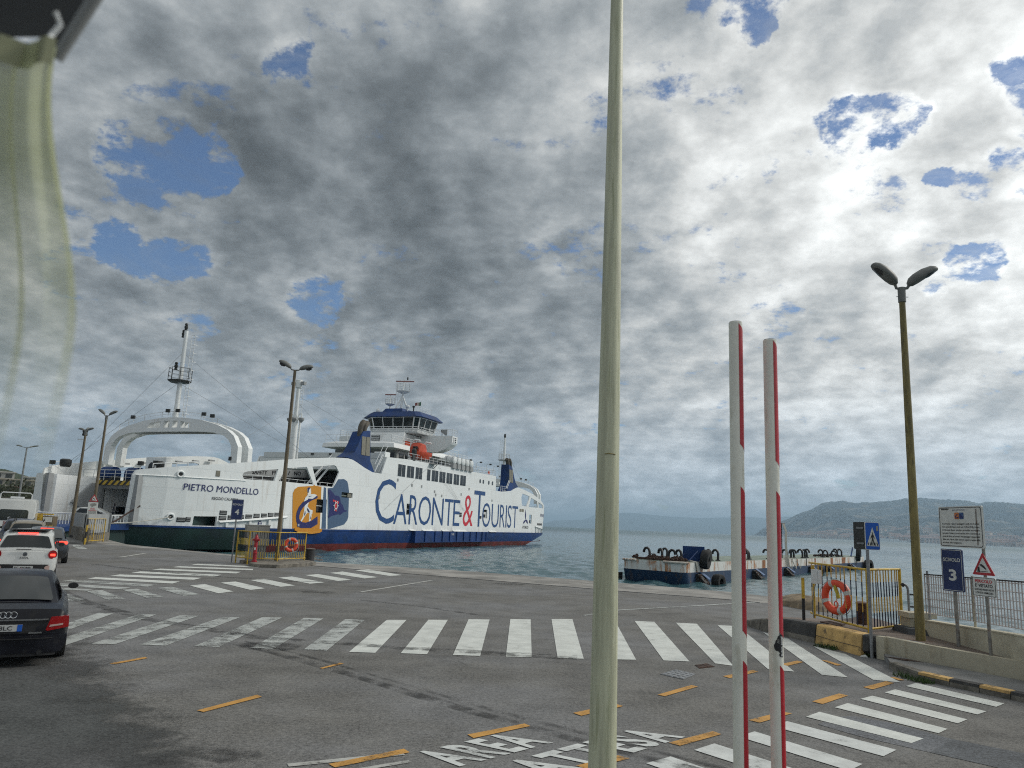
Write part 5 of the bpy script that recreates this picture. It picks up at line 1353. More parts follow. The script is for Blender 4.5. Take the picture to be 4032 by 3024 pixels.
for pl in ([(22.1, 5.75), (22.5, 5.72), (22.9, 5.82), (22.5, 5.66)], [(22.2, 4.5), (22.5, 4.3), (22.75, 4.05), (22.55, 4.02), (22.3, 4.25)], [(21.9, 4.2), (22.0, 3.9), (21.8, 3.6)], [(22.9, 3.7), (22.95, 3.4), (22.85, 3.3)]):
    mb = MB(); mb.prism(pl, -.08, -.07, lambda a, b, e: hull(a, b, e)); mb.build('emblem_shading', M_LETN, lo)
logo('flag', 'emblem_flag', M_LETN, -.04, ls); logo('tee', 'emblem_letter', M_LETR, -.06, ls)
mb = MB(); mb.path([hull(27.42 + .28 * cos(a), 4.9 + .36 * sin(a), -.08) for a in [2 * pi * i / 14 for i in range(14)]], .045, 5, True); mb.build('wheel_mark', M_LOGW, ls)
for a in (0, 1.05, 2.1, pi, 4.2, 5.25):
    mb = MB(); mb.tube(hull(27.42 + .28 * cos(a), 4.9 + .36 * sin(a), -.08), hull(27.42 + .52 * cos(a), 4.9 + .62 * sin(a), -.08), .04, n=5); mb.build('wheel_spoke', M_LOGW, ls)
dm = disc(21.0, 2.68, .2, M_LETN, -.06, 'emblem_disc', lo); petals(21.0, 2.68, .15, M_LOGW, -.075, dm)
mb = MB(); mb.prism([(20.3, 2.12), (25.0, 2.12), (24.5, 1.92), (23.1, 1.80), (20.9, 1.95)], -.27, -.2, lambda a, b, e: (a, hq(a) + e, b)); mb.build('ochre_lower', M_LOGY, ferry)
mb = MB(); mb.box((22.6, -.17, 2.24), (4.7, .1, .22)); mb.build('ochre_strake', M_LOGY, ferry)

# arches over bow and stern
def arch(s0, mir):
    S = lambda s: LEN2 - s if mir else s
    outer = [(1.3, 8.0), (1.35, 9.9), (2.0, 10.95), (2.8, 11.5), (4.2, 12.05), (6.3, 12.55), (8.6, 12.8), (10.0, 12.85)]
    inner = [(2.1, 8.0), (2.15, 9.9), (2.6, 10.55), (3.2, 10.95), (4.6, 11.3), (6.5, 11.38), (8.6, 11.4), (10.0, 11.4)]
    full = outer + [(20 - q, z) for q, z in outer[-2::-1]] + [(20 - q, z) for q, z in inner] + inner[-2::-1]
    hl = [[(7.5, 11.75), (8.9, 11.8), (8.9, 12.45), (7.7, 12.3)], [(9.25, 11.8), (9.95, 11.8), (9.95, 12.5), (9.25, 12.5)], [(10.3, 11.8), (11.1, 11.8), (11.1, 12.5), (10.3, 12.5)], [(11.5, 11.8), (13.3, 11.75), (12.9, 12.3), (11.5, 12.45)]]
    for sf in (s0, s0 + 1.5):
        plate(full, hl, lambda a, b, d: (S(sf) + (d if not mir else -d), a, b), .6, None).build('arch_frame', M_SHIPW, ferry)
    for q in (5, 8, 10.2, 12, 15):
        z = 12.0 if 5 < q < 15 else 11.7
        mb = MB(); mb.box((S(s0 + 1.05), q, z), (.9, .3, .8)); mb.build('arch_tie', M_SHIPW, ferry)
    mb = MB(); mb.prism([(S(s0 + .5), 4), (S(s0 + 1.6), 4), (S(s0 + 1.6), 16), (S(s0 + .5), 16)], 11.32, 11.4); mb.build('arch_floor', M_SHIPGR, ferry)
    pr_ = [(S(s0), q, z) for q, z in [(3.0, 11.6), (4.2, 12.1), (6.3, 12.6), (8.6, 12.85), (10, 12.9), (11.4, 12.85), (13.7, 12.6), (15.8, 12.1), (17.0, 11.6)]]
    rail(pr_, .55, 2, 1.3, .025)
    for q, z in ((4.8, 12.9), (5.9, 13.1), (9.3, 13.5), (10.6, 13.5), (15.2, 12.9)):
        mb = MB(); mb.box((S(s0 - .1), q, z), (.18, .42, .34), 0.3); mb.build('floodlight', M_DARKBOX, ferry)
        mb = MB(); mb.tube((S(s0), q, z - .5), (S(s0), q, z), .025, n=5); mb.build('floodlight_stalk', M_RAIL, ferry)
arch(12.4, False); arch(12.4, True)
# masts
def mast(s, q, z0, z1, r0_, r1_, name='mast'):
    mb = MB(); mb.tube((s, q, z0), (s, q, z1), r0_, r1_, 12); return mb.build(name, M_SHIPW, ferry, True)
def ladder(s, q, z0, z1, w=.4, cage=False):
    mb = MB()
    for d in (-w / 2, w / 2): mb.tube((s, q + d, z0), (s, q + d, z1), .03, n=5)
    z = z0
    while z < z1: mb.tube((s, q - w / 2, z), (s, q + w / 2, z), .022, n=4); z += .35
    if cage:
        z = z0 + .5
        while z < z1: mb.box((s, q - w * .9, z), (.5, .04, .05)); z += .9
    mb.build('ladder', M_RAIL, ferry, kind='stuff')
mast(13, 10.2, 12.6, 22.0, .27, .19); ladder(13.3, 9.45, 12.8, 21.6, .45, True)
mb = MB(); mb.lathe([(.9, 0), (1.15, .15), (1.15, .22)], 10, (13, 10.3, 16.5)); mb.build('crow_platform', M_DARKBOX, ferry)
rail([(13 + 1.1 * cos(a), 10.3 + 1.1 * sin(a), 16.7) for a in [2 * pi * i / 8 for i in range(9)]], 1.25, 3, 9, .03, m=M_DARKBOX)
for q, z in ((10.3, 22.0), (10.55, 21.3), (11.0, 17.9)):
    mb = MB(); mb.lathe([(.16, 0), (.18, .1), (.12, .15), (.18, .3), (.18, .5), (.1, .55), (.17, .65), (.12, .8)], 10, (13, q, z)); mb.build('mast_light', M_DARKBOX, ferry, True)
mast(30.6, 9.0, 9.2, 15.4, .42, .36); mast(30.6, 9.0, 15.4, 19.3, .26, .22); mast(31.0, 8.6, 9.2, 15.2, .13, .11); ladder(30.9, 8.65, 15.4, 19.2, .35)
mb = MB(); mb.lathe([(.38, 0), (.42, .2), (.42, .95), (.3, 1.0)], 12, (30.6, 9, 19.2)); mb.build('mast_head', M_SHIPW, ferry, True)
for d in (-.7, .75):
    mb = MB(); mb.box((30.6, 9 + d, 19.75), (.45, .5, .4)); mb.build('loudhailer', M_SHIPGR, ferry)
for d in (-.85, .0, .85):
    mb = MB(); mb.lathe([(.1, -.35), (.3, -.1), (.36, 0), (.36, .2), (.28, .25)], 12, (30.6 - (.4 if d == 0 else 0), 9 + d, 15.2)); mb.build('vent_mushroom', M_SHIPGR, ferry, True)
    mb = MB(); mb.path([(30.6, 9 + d * .4, 15.4), (30.6, 9 + d * .55, 15.9), (30.6, 9 + d, 15.95), (30.6, 9 + d * 1.05, 15.4)], .08, 6); mb.build('vent_gooseneck', M_SHIPW, ferry, True)
mast(101.4, 9.6, 12.6, 21.6, .3, .22); ladder(101.1, 10.3, 12.8, 21.2, .45, True)
rail([(101.4 + 1.2 * cos(a), 9.6 + 1.2 * sin(a), 16.9) for a in [2 * pi * i / 8 for i in range(9)]], 1.2, 3, 9, .04)
mb = MB(); mb.lathe([(1.2, 0), (1.25, .12)], 10, (101.4, 9.6, 16.8)); mb.build('crow_platform', M_SHIPGR, ferry)
mb = MB(); mb.lathe([(.2, 0), (.25, .3), (.2, .8)], 8, (101.4, 9.6, 21.6)); mb.build('mast_light', M_DARKBOX, ferry)
mast(9.0, 17.6, 7.3, 10.6, .08, .06); mb = MB(); mb.box((9, 17.9, 10.2), (.1, 1.1, .08)); mb.build('yard', M_RAIL, ferry)
mb = MB(); mb.lathe([(.22, 0), (.26, .1), (.2, .3), (.26, .45), (.2, .62)], 10, (9, 17.6, 10.55)); mb.build('mast_light', M_DARKBOX, ferry, True)
def stay(a, b, r=.014):
    mb = MB(); mb.tube(a, b, r, n=4); mb.build('stay', M_STEEL, ferry)
for a, b in (((13, 10.2, 19.8), (9, 18.5, 8)), ((13, 10.2, 16.6), (7, 17, 7.6)), ((13, 10.2, 19.6), (30.5, 5.5, 10)), ((13, 10.2, 16.4), (26, 3, 10)), ((30.6, 9, 18.2), (50, 8.5, 14.6)), ((30.6, 9, 16.8), (15, 3, 11)), ((30.6, 9, 17.4), (38, 6, 11.6)), ((101.4, 9.6, 19.5), (84, 6, 11.7)), ((101.4, 9.6, 19.5), (112, 7, 9)), ((101.4, 9.6, 18.9), (113, 13, 9)), ((37.9, -.15, 4.82), (50, -.1, 11.6)), ((61.6, -.1, 5.5), (50, -.12, 11.6)), ((62, -.1, 5.37), (52.3, -.1, 11.5))): stay(a, b)

# funnels
def funnel(mir):
    S = lambda s: LEN2 - s if mir else s
    prof = [(33.83, 14.24), (34.04, 10.51), (35.17, 9.22), (33.52, 9.32), (31.6, 10.05), (29.2, 10.52), (30.55, 11.23), (31.35, 12.4), (32.2, 13.92)]
    mb = MB(); mb.prism([(S(a), z) for a, z in prof], .012, 1.75, lambda a, b, d: (a, d * (1 - .03 * (b - 9)) + .05 * max(0, b - 10), b)); f_ = mb.build('funnel', M_SHIPB, ferry)
    off_ = lambda a, b, d: (a, .05 * max(0, b - 10) + d, b)
    for g_ in ([(31.97, 13.33), (31.94, 11.12), (32.80, 11.08), (32.83, 13.36)], [(32.95, 13.37), (32.92, 11.11), (33.78, 11.12), (33.70, 13.4)]):
        mb = MB(); mb.prism([(S(a), z) for a, z in g_], -.04, .03, off_); gg = mb.build('funnel_grille', M_LOUV, f_)
    for s, q in ((32.15, .62), (33.1, .72)):
        mb = MB(); k = -1 if mir else 1
        mb.path([(S(s), q, 13.3), (S(s) + .03 * k, q, 14.1), (S(s) + .14 * k, q, 14.55), (S(s) + .42 * k, q, 14.95), (S(s) + .70 * k, q, 15.22)], [.31, .32, .34, .36, .33], 14); mb.build('exhaust_pipe', M_EXH, f_, True)
funnel(False); funnel(True)

# superstructure
mb = MB(); mb.loft([[(x, .9, z0), (x, .9, z1), (x + .45, .9, z1), (x + .45, .9, z0)] for x, z0, z1 in ((37.7, 11.25, 11.92),)] + [[(37.7, 19.1, 11.25), (37.7, 19.1, 11.92), (38.15, 19.1, 11.92), (38.15, 19.1, 11.25)]]); mb.build('front_parapet', M_SHIPW, ferry)
for q in (3.2, 8.4, 11.2):
    mb = MB(); mb.box((37.62, q, 11.7), (.2, .36, .2)); mb.build('floodlight', M_DARKBOX, ferry)
mb = MB(); mb.box((58, 10, 12.4), (19, 10.4, 2.0)); mb.build('saloon', M_SHIPGR, ferry)
for k in range(9):
    mb = MB(); mb.box((48.44, 5.6 + k * 1.1, 12.6), (.06, .8, .9)); mb.build('saloon_front_window', M_GLASSD, ferry)
for k in range(10):
    mb = MB(); mb.box((49.8 + k * 1.8, 4.76, 12.6), (1.3, .06, .8)); mb.build('saloon_side_window', M_GLASSD, ferry)
vz = [(45.7, 5.2), (46.2, 4.0), (68.5, 4.0), (69.5, 5.5), (69.5, 14.5), (68.5, 16), (46.2, 16), (45.7, 14.8)]
ins = lambda d: [(57.6 + (x - 57.6) * (1 - d / 12), 10 + (y - 10) * (1 - d / 6)) for x, y in vz]
mb = MB(); mb.loft([[(x, y, 13.38) for x, y in ins(1.2)], [(x, y, 13.55) for x, y in vz], [(x, y, 14.15) for x, y in ins(.15)], [(x, y, 14.4) for x, y in ins(.9)]]); mb.build('sun_deck', M_SHIPW, ferry)
rail([(46.4, 15.5, 14.35), (46.4, 4.6, 14.35), (68.5, 4.6, 14.35)], 1.0, 3, 1.8, .03)
mb = MB(); mb.loft([[(51.8, 6.0, 14.35), (51.8, 14, 14.35), (62.6, 14, 14.35), (62.6, 6.0, 14.35)], [(52.4, 6.0, 16.3), (52.4, 14, 16.3), (62.2, 14, 16.3), (62.2, 6.0, 16.3)], [(52.7, 6.3, 16.5), (52.7, 13.7, 16.5), (61.9, 13.7, 16.5), (61.9, 6.3, 16.5)]]); bb = mb.build('bridge_base', M_SHIPW, ferry)
mb = MB(); mb.box((51.95, 10.6, 15.6), (.12, 1.5, .8)); mb.build('base_window', M_GLASSD, ferry)
for k in (-.2, .05, .28):
    mb = MB(); mb.box((51.88, 10.6, 15.6 + k), (.06, 1.4, .06)); mb.build('base_slat', M_SHIPW, ferry)
mb = MB(); mb.box((53.5, 5.9, 14.85), (1.6, .3, .7)); mb.build('red_locker', M_BOATO, ferry)
# wheelhouse
WH = [(53.9, 5.5), (54.5, 4.9), (59.9, 4.9), (60.5, 5.5), (60.5, 12.3), (59.2, 13.8), (55.3, 13.8), (53.9, 12.3)]
def grow(p, d): return [(57.2 + (x - 57.2) * (1 + d / 3.6), 9.3 + (y - 9.3) * (1 + d / 4.4)) for x, y in p]
mb = MB(); mb.loft([[(x, y, 16.4) for x, y in grow(WH, -.35)], [(x, y, 17.28) for x, y in grow(WH, -.1)]]); wh = mb.build('wheelhouse', M_SHIPW, ferry)
mb = MB(); mb.loft([[(x, y, 17.28) for x, y in grow(WH, -.12)], [(x, y, 18.95) for x, y in grow(WH, .30)]]); gl = mb.build('bridge_glazing', M_SHGLASS, ferry)
lo_, hi_ = grow(WH, -.08), grow(WH, .34)
for i in range(8):
    a0_, a1_ = Vector((*lo_[i], 17.26)), Vector((*lo_[(i + 1) % 8], 17.26)); b0_, b1_ = Vector((*hi_[i], 18.97)), Vector((*hi_[(i + 1) % 8], 18.97)); L = (a1_ - a0_).length
    k = 4 if L > 6 else (3 if L > 4 else 1)
    for j in range(k):
        t = j / k; mb = MB(); mb.tube(a0_.lerp(a1_, t), b0_.lerp(b1_, t), .07 if j else .11, n=5); mb.build('mullion', M_SHIPW, ferry)
    for p, q_ in ((a0_, a1_), (b0_, b1_)):
        mb = MB(); mb.tube(p, q_, .07, n=5); mb.build('glazing_bar', M_SHIPW, ferry)
mb = MB(); mb.loft([[(x, y, 18.95) for x, y in grow(WH, .5)], [(x, y, 19.0) for x, y in grow(WH, 1.05)], [(x, y, 19.85) for x, y in grow(WH, .1)], [(x, y, 19.9) for x, y in grow(WH, -.2)]]); mb.build('bridge_roof', M_SHIPB, ferry)
mb = MB(); mb.loft([[(x, y, 19.88) for x, y in ((53.95, 7.5), (53.95, 11.0), (57, 11), (57, 7.5))], [(x, y, 20.38) for x, y in ((54.2, 7.7), (54.2, 10.6), (57, 10.6), (57, 7.7))]]); mb.build('roof_box', M_SHIPB, ferry)
mb = MB(); mb.box((57, 4.6, 19.3), (1, .3, .1)); mb.build('roof_step', M_SHIPW, ferry)
rail([(53.2, 13.2, 16.5), (53.2, 5.2, 16.5), (54.4, 4.3, 16.5), (60, 4.3, 16.5)], .95, 3, 1.2, .04)
rail([(54.6, 5.5, 19.9), (59.8, 5.5, 19.9), (59.8, 12.5, 19.9)], .9, 3, 1.0, .025)
mb = MB(); mb.prism([(53.0, 4.0), (60.6, 4.0), (60.6, 6.2), (53.0, 6.2)], 16.38, 16.5); mb.build('bridge_wing_deck', M_SHIPGR, ferry)
# bridge wings
for mir in (0, 1):
    Y = lambda q: BEAM - q if mir else q
    pts = [(0, 16.38), (5.2, 16.5), (5.2, 13.9), (2.3, 13.95), (.9, 14.5), (.15, 15.1), (0, 15.4)]
    mb = MB(); mb.prism(pts, 56.35, 58.15, lambda a, b, d: (d, Y(a), b)); wg = mb.build('bridge_wing', M_SHIPW, ferry)
    rail([(56.4, Y(.1), 16.38), (56.4, Y(4.6), 16.45)], 1.0, 3, 1.2, .03); rail([(58.1, Y(.1), 16.38), (58.1, Y(4.6), 16.45)], 1.0, 3, 1.2, .03); rail([(56.4, Y(.1), 16.38), (58.1, Y(.1), 16.38)], 1.0, 3, .8, .03)
    if not mir:
        mb = MB(); mb.lathe([(.05, 0), (.05, .5), (.2, .55), (.22, .8), (.1, .95)], 10, (56.8, 2.0, 16.45)); mb.build('wing_compass', M_DARKBOX, ferry)
        mb = MB(); mb.prism([(.9, 16.45), (.9, 17.35), (1.9, 17.3), (1.6, 16.8), (1.2, 16.45)], 56.3, 56.36, lambda a, b, d: (d, a, b)); mb.build('wing_plate', M_SHIPGR, ferry)
        for k in range(3):
            for j in (56.9, 57.5):
                mb = MB(); mb.box((j, -.02, 15.55 + k * .28), (.34, .03, .18)); mb.build('wing_notice', M_LETK if j > 57 else M_SHIPGR, ferry)
# radar masts on the roof
for a, b in (((56.4, 9.3, 19.9), (56.4, 9.0, 23.4)), ((55.6, 10.1, 19.9), (56.4, 9.1, 22.6)), ((57.3, 8.2, 19.9), (56.4, 9.0, 22.6)), ((57.4, 9.8, 19.9), (56.4, 9.0, 22.0))):
    mb = MB(); mb.tube(a, b, .17, .12, 8); mb.build('radar_mast', M_SHIPW, ferry, True)
mb = MB(); mb.lathe([(.2, 0), (1.05, .35), (1.1, .42)], 10, (56.4, 9.0, 23.0)); mb.build('radar_platform', M_SHIPW, ferry)
rail([(56.4 + 1.05 * cos(a), 9 + 1.05 * sin(a), 23.45) for a in [2 * pi * i / 8 for i in range(9)]], 1.05, 3, 9, .03)
mb = MB(); mb.tube((56.4, 9.9, 21.6), (56.4, 9.9, 25), .03, n=4); mb.tube((56.4, 10.25, 21.6), (56.4, 10.25, 25), .03, n=4); mb.build('aerial_cage', M_RAIL, ferry, kind='stuff')
mb = MB(); mb.tube((56.4, 9, 23.4), (56.4, 9, 24.9), .09, .09, 8); mb.build('scanner_post', M_SHIPW, ferry)
def scanner(s, q, z, L, az):
    mb = MB(); mb.box((s, q, z), (L, .18, .16), az); mb.build('radar_scanner', paint('scanner_red_white', (.25, .1, .09), .5), ferry)
scanner(56.4, 8.8, 25.0, 2.9, radians(105)); scanner(56.4, 11.2, 22.95, 1.8, radians(100))
mb = MB(); mb.tube((56.4, 8.9, 25), (56.4, 8.9, 25.7), .05, n=6); mb.build('aerial', M_SHIPW, ferry); mb = MB(); mb.lathe([(.1, 0), (.12, .3), (.08, .5)], 8, (56.4, 8.35, 25.2)); mb.build('mast_light', M_DARKBOX, ferry)
mb = MB(); mb.tube((56.4, 11.2, 19.9), (56.4, 11.2, 22.9), .16, .08, 8); mb.build('radar_mast', M_SHIPW, ferry); mb = MB(); mb.lathe([(.15, 0), (.75, .3), (.8, .36)], 10, (56.4, 11.2, 21.1)); mb.build('radar_platform', M_SHIPW, ferry)
rail([(56.4 + .75 * cos(a), 11.2 + .75 * sin(a), 21.45) for a in [2 * pi * i / 8 for i in range(9)]], .9, 3, 9, .025)
mb = MB(); mb.lathe([(.1, 0), (.15, .6), (.3, .7), (.35, 1.0), (.2, 1.1)], 10, (55.6, 7.6, 20.0)); mb.build('roof_searchlight', M_SHIPW, ferry)
mb = MB(); mb.lathe([(.08, 0), (.1, .7), (.2, .75), (.22, .95), (.14, 1.0)], 10, (57, 7.3, 20.2)); mb.build('compass', M_DARKBOX, ferry)
mb = MB(); mb.lathe([(.28, 0), (.3, .3), (.2, .55), (.05, .62)], 10, (54.6, 12.2, 19.9)); mb.build('dome', M_SHIPW, ferry)
mb = MB(); mb.tube((56.5, 5.75, 19.9), (56.5, 5.75, 21.8), .03, n=5); mb.build('flag_staff', M_RAIL, ferry)
# Italian ensign
fl = thing('ensign', 'small green white and red ensign flying from the bridge roof of the ferry', 'flag', FO, FRZ)
for k, m in enumerate((flat('flag_green', (.01, .13, .04)), flat('flag_white', (.55, .45, .40)), flat('flag_red', (.22, .02, .015)))):
    mb = MB(); v = []
    for i in range(4):
        t = (k + i / 3) / 3; v += [(56.5 + .12 * sin(t * 6), 5.8 + t * 1.0, 21.72 - t * .18 + (.0)), (56.5 + .12 * sin(t * 6), 5.8 + t * 1.0, 21.1 - t * .02)]
    mb.add(v, [(2 * i, 2 * i + 1, 2 * i + 3, 2 * i + 2) for i in range(3)]); mb.build('band', m, fl)
# upper deck railings, aft deckhouse roof, davit, locker
rail([(43.5, .15, 11.4), (56, .15, 11.4)], 1.1, 3, 1.2, .03); rail([(56, .15, 11.5), (64.5, .15, 11.5)], .6, 2, 1.0, .03); rail([(64.5, .15, 11.5), (74.1, .15, 11.5), (74.1, 6, 11.5)], 1.15, 3, 1.1, .03)
rail([(38.2, .6, 9.2), (38.2, .6, 11.2)], 1.0, 2, 2, .03)
mb = MB(); mb.loft([[(60.5, 3.2, 13.0), (60.5, 8, 13.0), (69.0, 8, 13.35), (69.0, 3.2, 13.35)], [(60.5, 3.0, 13.5), (60.5, 8, 13.5), (69.4, 8, 13.6), (69.4, 3.0, 13.6)]]); mb.build('deckhouse_roof', M_SHIPW, ferry)
rail([(61, 3.2, 13.55), (69, 3.2, 13.6)], .95, 3, 1.1, .03)
for s in (62.5, 66.5, 70.5, 73.8):
    mb = MB(); mb.path([(s, .3, 12.4), (s, .3, 13.2), (s, .1, 13.4), (s, -.35, 13.4)], .04, 5); mb.build('lamp_bracket', M_RAIL, ferry); mb = MB(); mb.box((s, -.45, 13.35), (.35, .3, .22)); mb.build('floodlight', M_DARKBOX, ferry)
mb = MB(); mb.box((71.8, .35, 12.1), (.7, .1, .5)); mb.build('red_locker', M_BOATO, ferry)
mb = MB(); mb.box((44.9, .05, 11.95), (.7, .12, .75)); mb.build('deck_screen', M_DARKBOX, ferry)
for s in (47.0, 50.4):
    mb = MB(); mb.path([(s, 1.8, 11.4), (s, 1.8, 14.2), (s, 1.2, 14.7), (s, .4, 14.6)], .12, 6); mb.build('davit', M_SHIPW, ferry, True)
mb = MB(); mb.box((50.2, -.2, 11.6), (1.6, .9, .12)); mb.build('boat_platform', M_SHIPGR, ferry)
for k in (-.5, .5):
    mb = MB(); mb.tube((50.2 + k, -.6, 11.55), (50.2 + k, .0, 11.0), .05, n=5); mb.build('platform_strut', M_SHIPGR, ferry)
for s in (36.0, 37.0):
    mb = MB(); mb.loft([[(s, .5, 9.25), (s, .6, 9.25), (s, .6, 9.45), (s, .5, 9.45)], [(s + 1.6, .5, 11.6), (s + 1.6, .6, 11.6), (s + 1.6, .6, 11.8), (s + 1.6, .5, 11.8)]]); mb.build('stair_stringer', M_RAIL, ferry)
    mb = MB(); mb.tube((s - .2, .45, 10.3), (s + 1.6, .45, 12.9), .04, n=5); mb.build('stair_rail', M_RAIL, ferry)
mb = MB(); mb.box((38.6, 1.2, 11.75), (1.2, 1.6, .7)); mb.build('deck_locker', M_SHIPW, ferry)
mb = MB(); mb.lathe([(.62, 0), (.62, 1.2)], 14, (76.0, 1.4, 10.2)); mb.build('raft_canister', M_SHIPW, ferry, True)
rail([(77, .2, 9.2), (80, .2, 9.2)], 1.0, 3, .8, .03)
for a in (0, .5):
    mb = MB(); mb.tube((79 + a, -.02, 9.9), (80.2 + a, -.05, 11.4), .05, n=5); mb.build('hand_rail', M_RAIL, ferry)
# bow gear: fore deck edge, port bulwark lights, winches, ramp
mb = MB(); mb.box((9.0, 7.4, 6.05), (.3, 6.4, .36)); mb.build('fore_deck_edge', M_SHIPW, ferry)
mb = MB(); mb.box((9.0, 13.8, 6.0), (.3, 6.2, .42)); mb.build('hazard_edge', M_HAZ, ferry)
mb = MB(); mb.box((9.6, 10, 5.7), (.5, 12, .5)); mb.build('deck_beam', M_SHIPGR, ferry)
rail([(9.0, 4.4, 6.22), (9.0, 17, 6.22)], 1.0, 3, 1.3, .03); rail([(5.0, 16.6, 6.9), (9.2, 17.3, 6.9)], .8, 2, 1.2, .03)
for q, s in ((15.2, 10.5), (13.0, 11.5)):
    mb = MB(); mb.tube((s, q - .7, 6.95), (s, q + .7, 6.95), .7, n=16); mb.build('winch_drum', M_SHIPB, ferry, True)
    mb = MB(); mb.box((s, q, 6.5), (1.0, 1.8, .5)); mb.build('winch_bed', M_DARKBOX, ferry)
for q in (11.4, 10.4):
    mb = MB(); mb.prism([(q + .38 * cos(a), 7.7 + .55 * sin(a)) for a in [2 * pi * i / 14 for i in range(14)]], 11.85, 11.9, lambda a, b, d: (d, a, b)); mb.build('oval_window', M_GLASSD, ferry)
mb = MB(); mb.box((12.3, 10.9, 7.5), (.8, 2.6, 2.5)); mb.build('winch_house', M_SHIPW, ferry)
for k in range(6):
    s = 15.5 + k * 2.6; z = 8.35 + k * .31
    mb = MB(); mb.box((s, 19.4 - hq(s), z), (.9, .3, .16)); mb.build('floodlight', M_SHIPGR, ferry)
for s, q in ((4.6, 4.9), (5.6, 4.2), (4.4, 15.5), (12.5, 2.1), (14.5, 1.9)):
    zz = 7.05 + (s - 4) * .15
    mb = MB(); mb.box((s, q, zz + .42), (.3, .42, .36), .4); mb.build('floodlight', M_DARKBOX, ferry); mb = MB(); mb.tube((s, q, zz - .4), (s, q, zz + .35), .035, n=5); mb.build('floodlight_stalk', M_RAIL, ferry)
mb = MB(); mb.lathe([(.3, 0), (.42, .15), (.42, .55), (.25, .62)], 12, (6.4, 4.6, 7.3)); mb.build('mooring_capstan', M_DARKBOX, ferry, True)
mb = MB(); mb.lathe([(.4, 0), (.5, .2), (.5, .65), (.3, .75)], 12, (5.5, 15.2, 7.2)); mb.build('mooring_capstan', M_DARKBOX, ferry, True)
rail([(5.2, 4.1, 7.25), (9, 2.6, 7.8)], .35, 1, 1.0, .04)
for q0 in (4.25, 15.2):
    mb = MB(); mb.box((4.0, q0 + (0 if q0 < 10 else -.1), 4.4), (.5, .5, 4.2)); mb.build('bow_frame', M_SHIPGR, ferry)
mb = MB(); mb.prism([(3.62, 15.5), (4.2, 15.3), (4.6, 14.9), (9.2, 14.9), (9.2, 15.2), (3.7, 16.4)], 2.3, 6.45); mb.build('bow_bulwark', M_SHIPW, ferry)
mb = MB(); mb.prism([(8.2, 5.9), (9.6, 5.9), (9.6, 2.3), (6.3, 4.0)], 14.6, 14.86, lambda a, b, d: (a, d, b)); mb.build('dark_gusset', M_SHIPGR, ferry)
# ramp
mb = MB(); mb.prism([(3.8, 2.33), (-1.5, 2.15), (-6.3, 1.26), (-6.3, 1.18), (-1.5, 1.75), (3.8, 1.85)], 4.4, 15.2, lambda a, b, d: (a, d, b)); rp = mb.build('bow_ramp', M_SHIPB, ferry)
mb = MB(); mb.prism([(3.8, 1.84), (-1.5, 1.74), (-4.5, 1.2), (-4.5, -1), (3.8, -1)], 4.7, 14.9, lambda a, b, d: (a, d, b)); mb.build('ramp_support', M_SHIPG, ferry)
for q in (4.5, 15.1):
    for z in (.12, .75):
        mb = MB(); mb.tube((-1.5, q, 2.15 + z), (4.2, q, 2.33 + z), .045, n=6); mb.build('ramp_rail', M_RAIL, rp)
    src = None
    for k in range(20):
        s = -1.4 + k * .29
        if src is None:
            mb = MB(); mb.tube((0, 0, .12), (0, 0, .75), .025, n=5); src = mb.build('ramp_baluster', M_RAIL, rp); src.location = (s, q, 2.15 + .034 * (s + 1.5))
        else: share(src, rp, (s, q, 2.15 + .034 * (s + 1.5)))
mb = MB(); mb.path([(4.3, 4.0, 3.9), (3.4, 4.2, 3.3), (2.6, 4.3, 2.75), (1.8, 4.35, 2.3)], .07, 8); mb.build('ramp_chain', M_RUST, ferry)

# things carried on the ferry
rbt = thing('rescue_boat', 'bright orange rescue boat hanging in davits on the ferry deck', 'boat', FO, FRZ)
rg = []
for s, w, zb, zt in ((46.3, .55, 12.35, 13.0), (46.8, .95, 12.15, 13.05), (48.5, 1.05, 12.05, 13.1), (50.2, .85, 12.2, 13.15), (51.4, .15, 12.7, 13.25)):
    rg.append([(s, .9 - w, zt), (s, .9 - w * .95, (zb + zt) / 2), (s, .9 - w * .5, zb), (s, .9 + w * .5, zb), (s, .9 + w * .95, (zb + zt) / 2), (s, .9 + w, zt)])
mb = MB(); mb.loft(rg); mb.build('hull', M_BOATO, rbt, True)
mb = MB(); mb.loft([[(s, .9 - w, 12.9), (s, .9 - w, h), (s, .9 - w * .5, h + .25), (s, .9 + w * .5, h + .25), (s, .9 + w, h), (s, .9 + w, 12.9)] for s, w, h in ((46.5, .7, 13.5), (47.0, .85, 14.05), (48.2, .85, 14.0), (49.0, .6, 13.3))]); mb.build('canopy', M_BOATO, rbt, True)
mb = MB(); mb.lathe([(.3, 0), (.36, .3), (.34, .8), (.15, 1.0)], 12, (46.1, .7, 12.4)); mb.build('outboard_motor', M_DARKBOX, rbt, True)
mb = MB(); mb.box((46.45, .75, 13.55), (.1, .7, .35)); mb.build('cuddy_window', M_GLASSD, rbt)
RL = ['nearest the orange rescue boat', 'second from the orange rescue boat', 'third from the orange rescue boat', 'fourth from the orange rescue boat', 'farthest from the orange rescue boat']
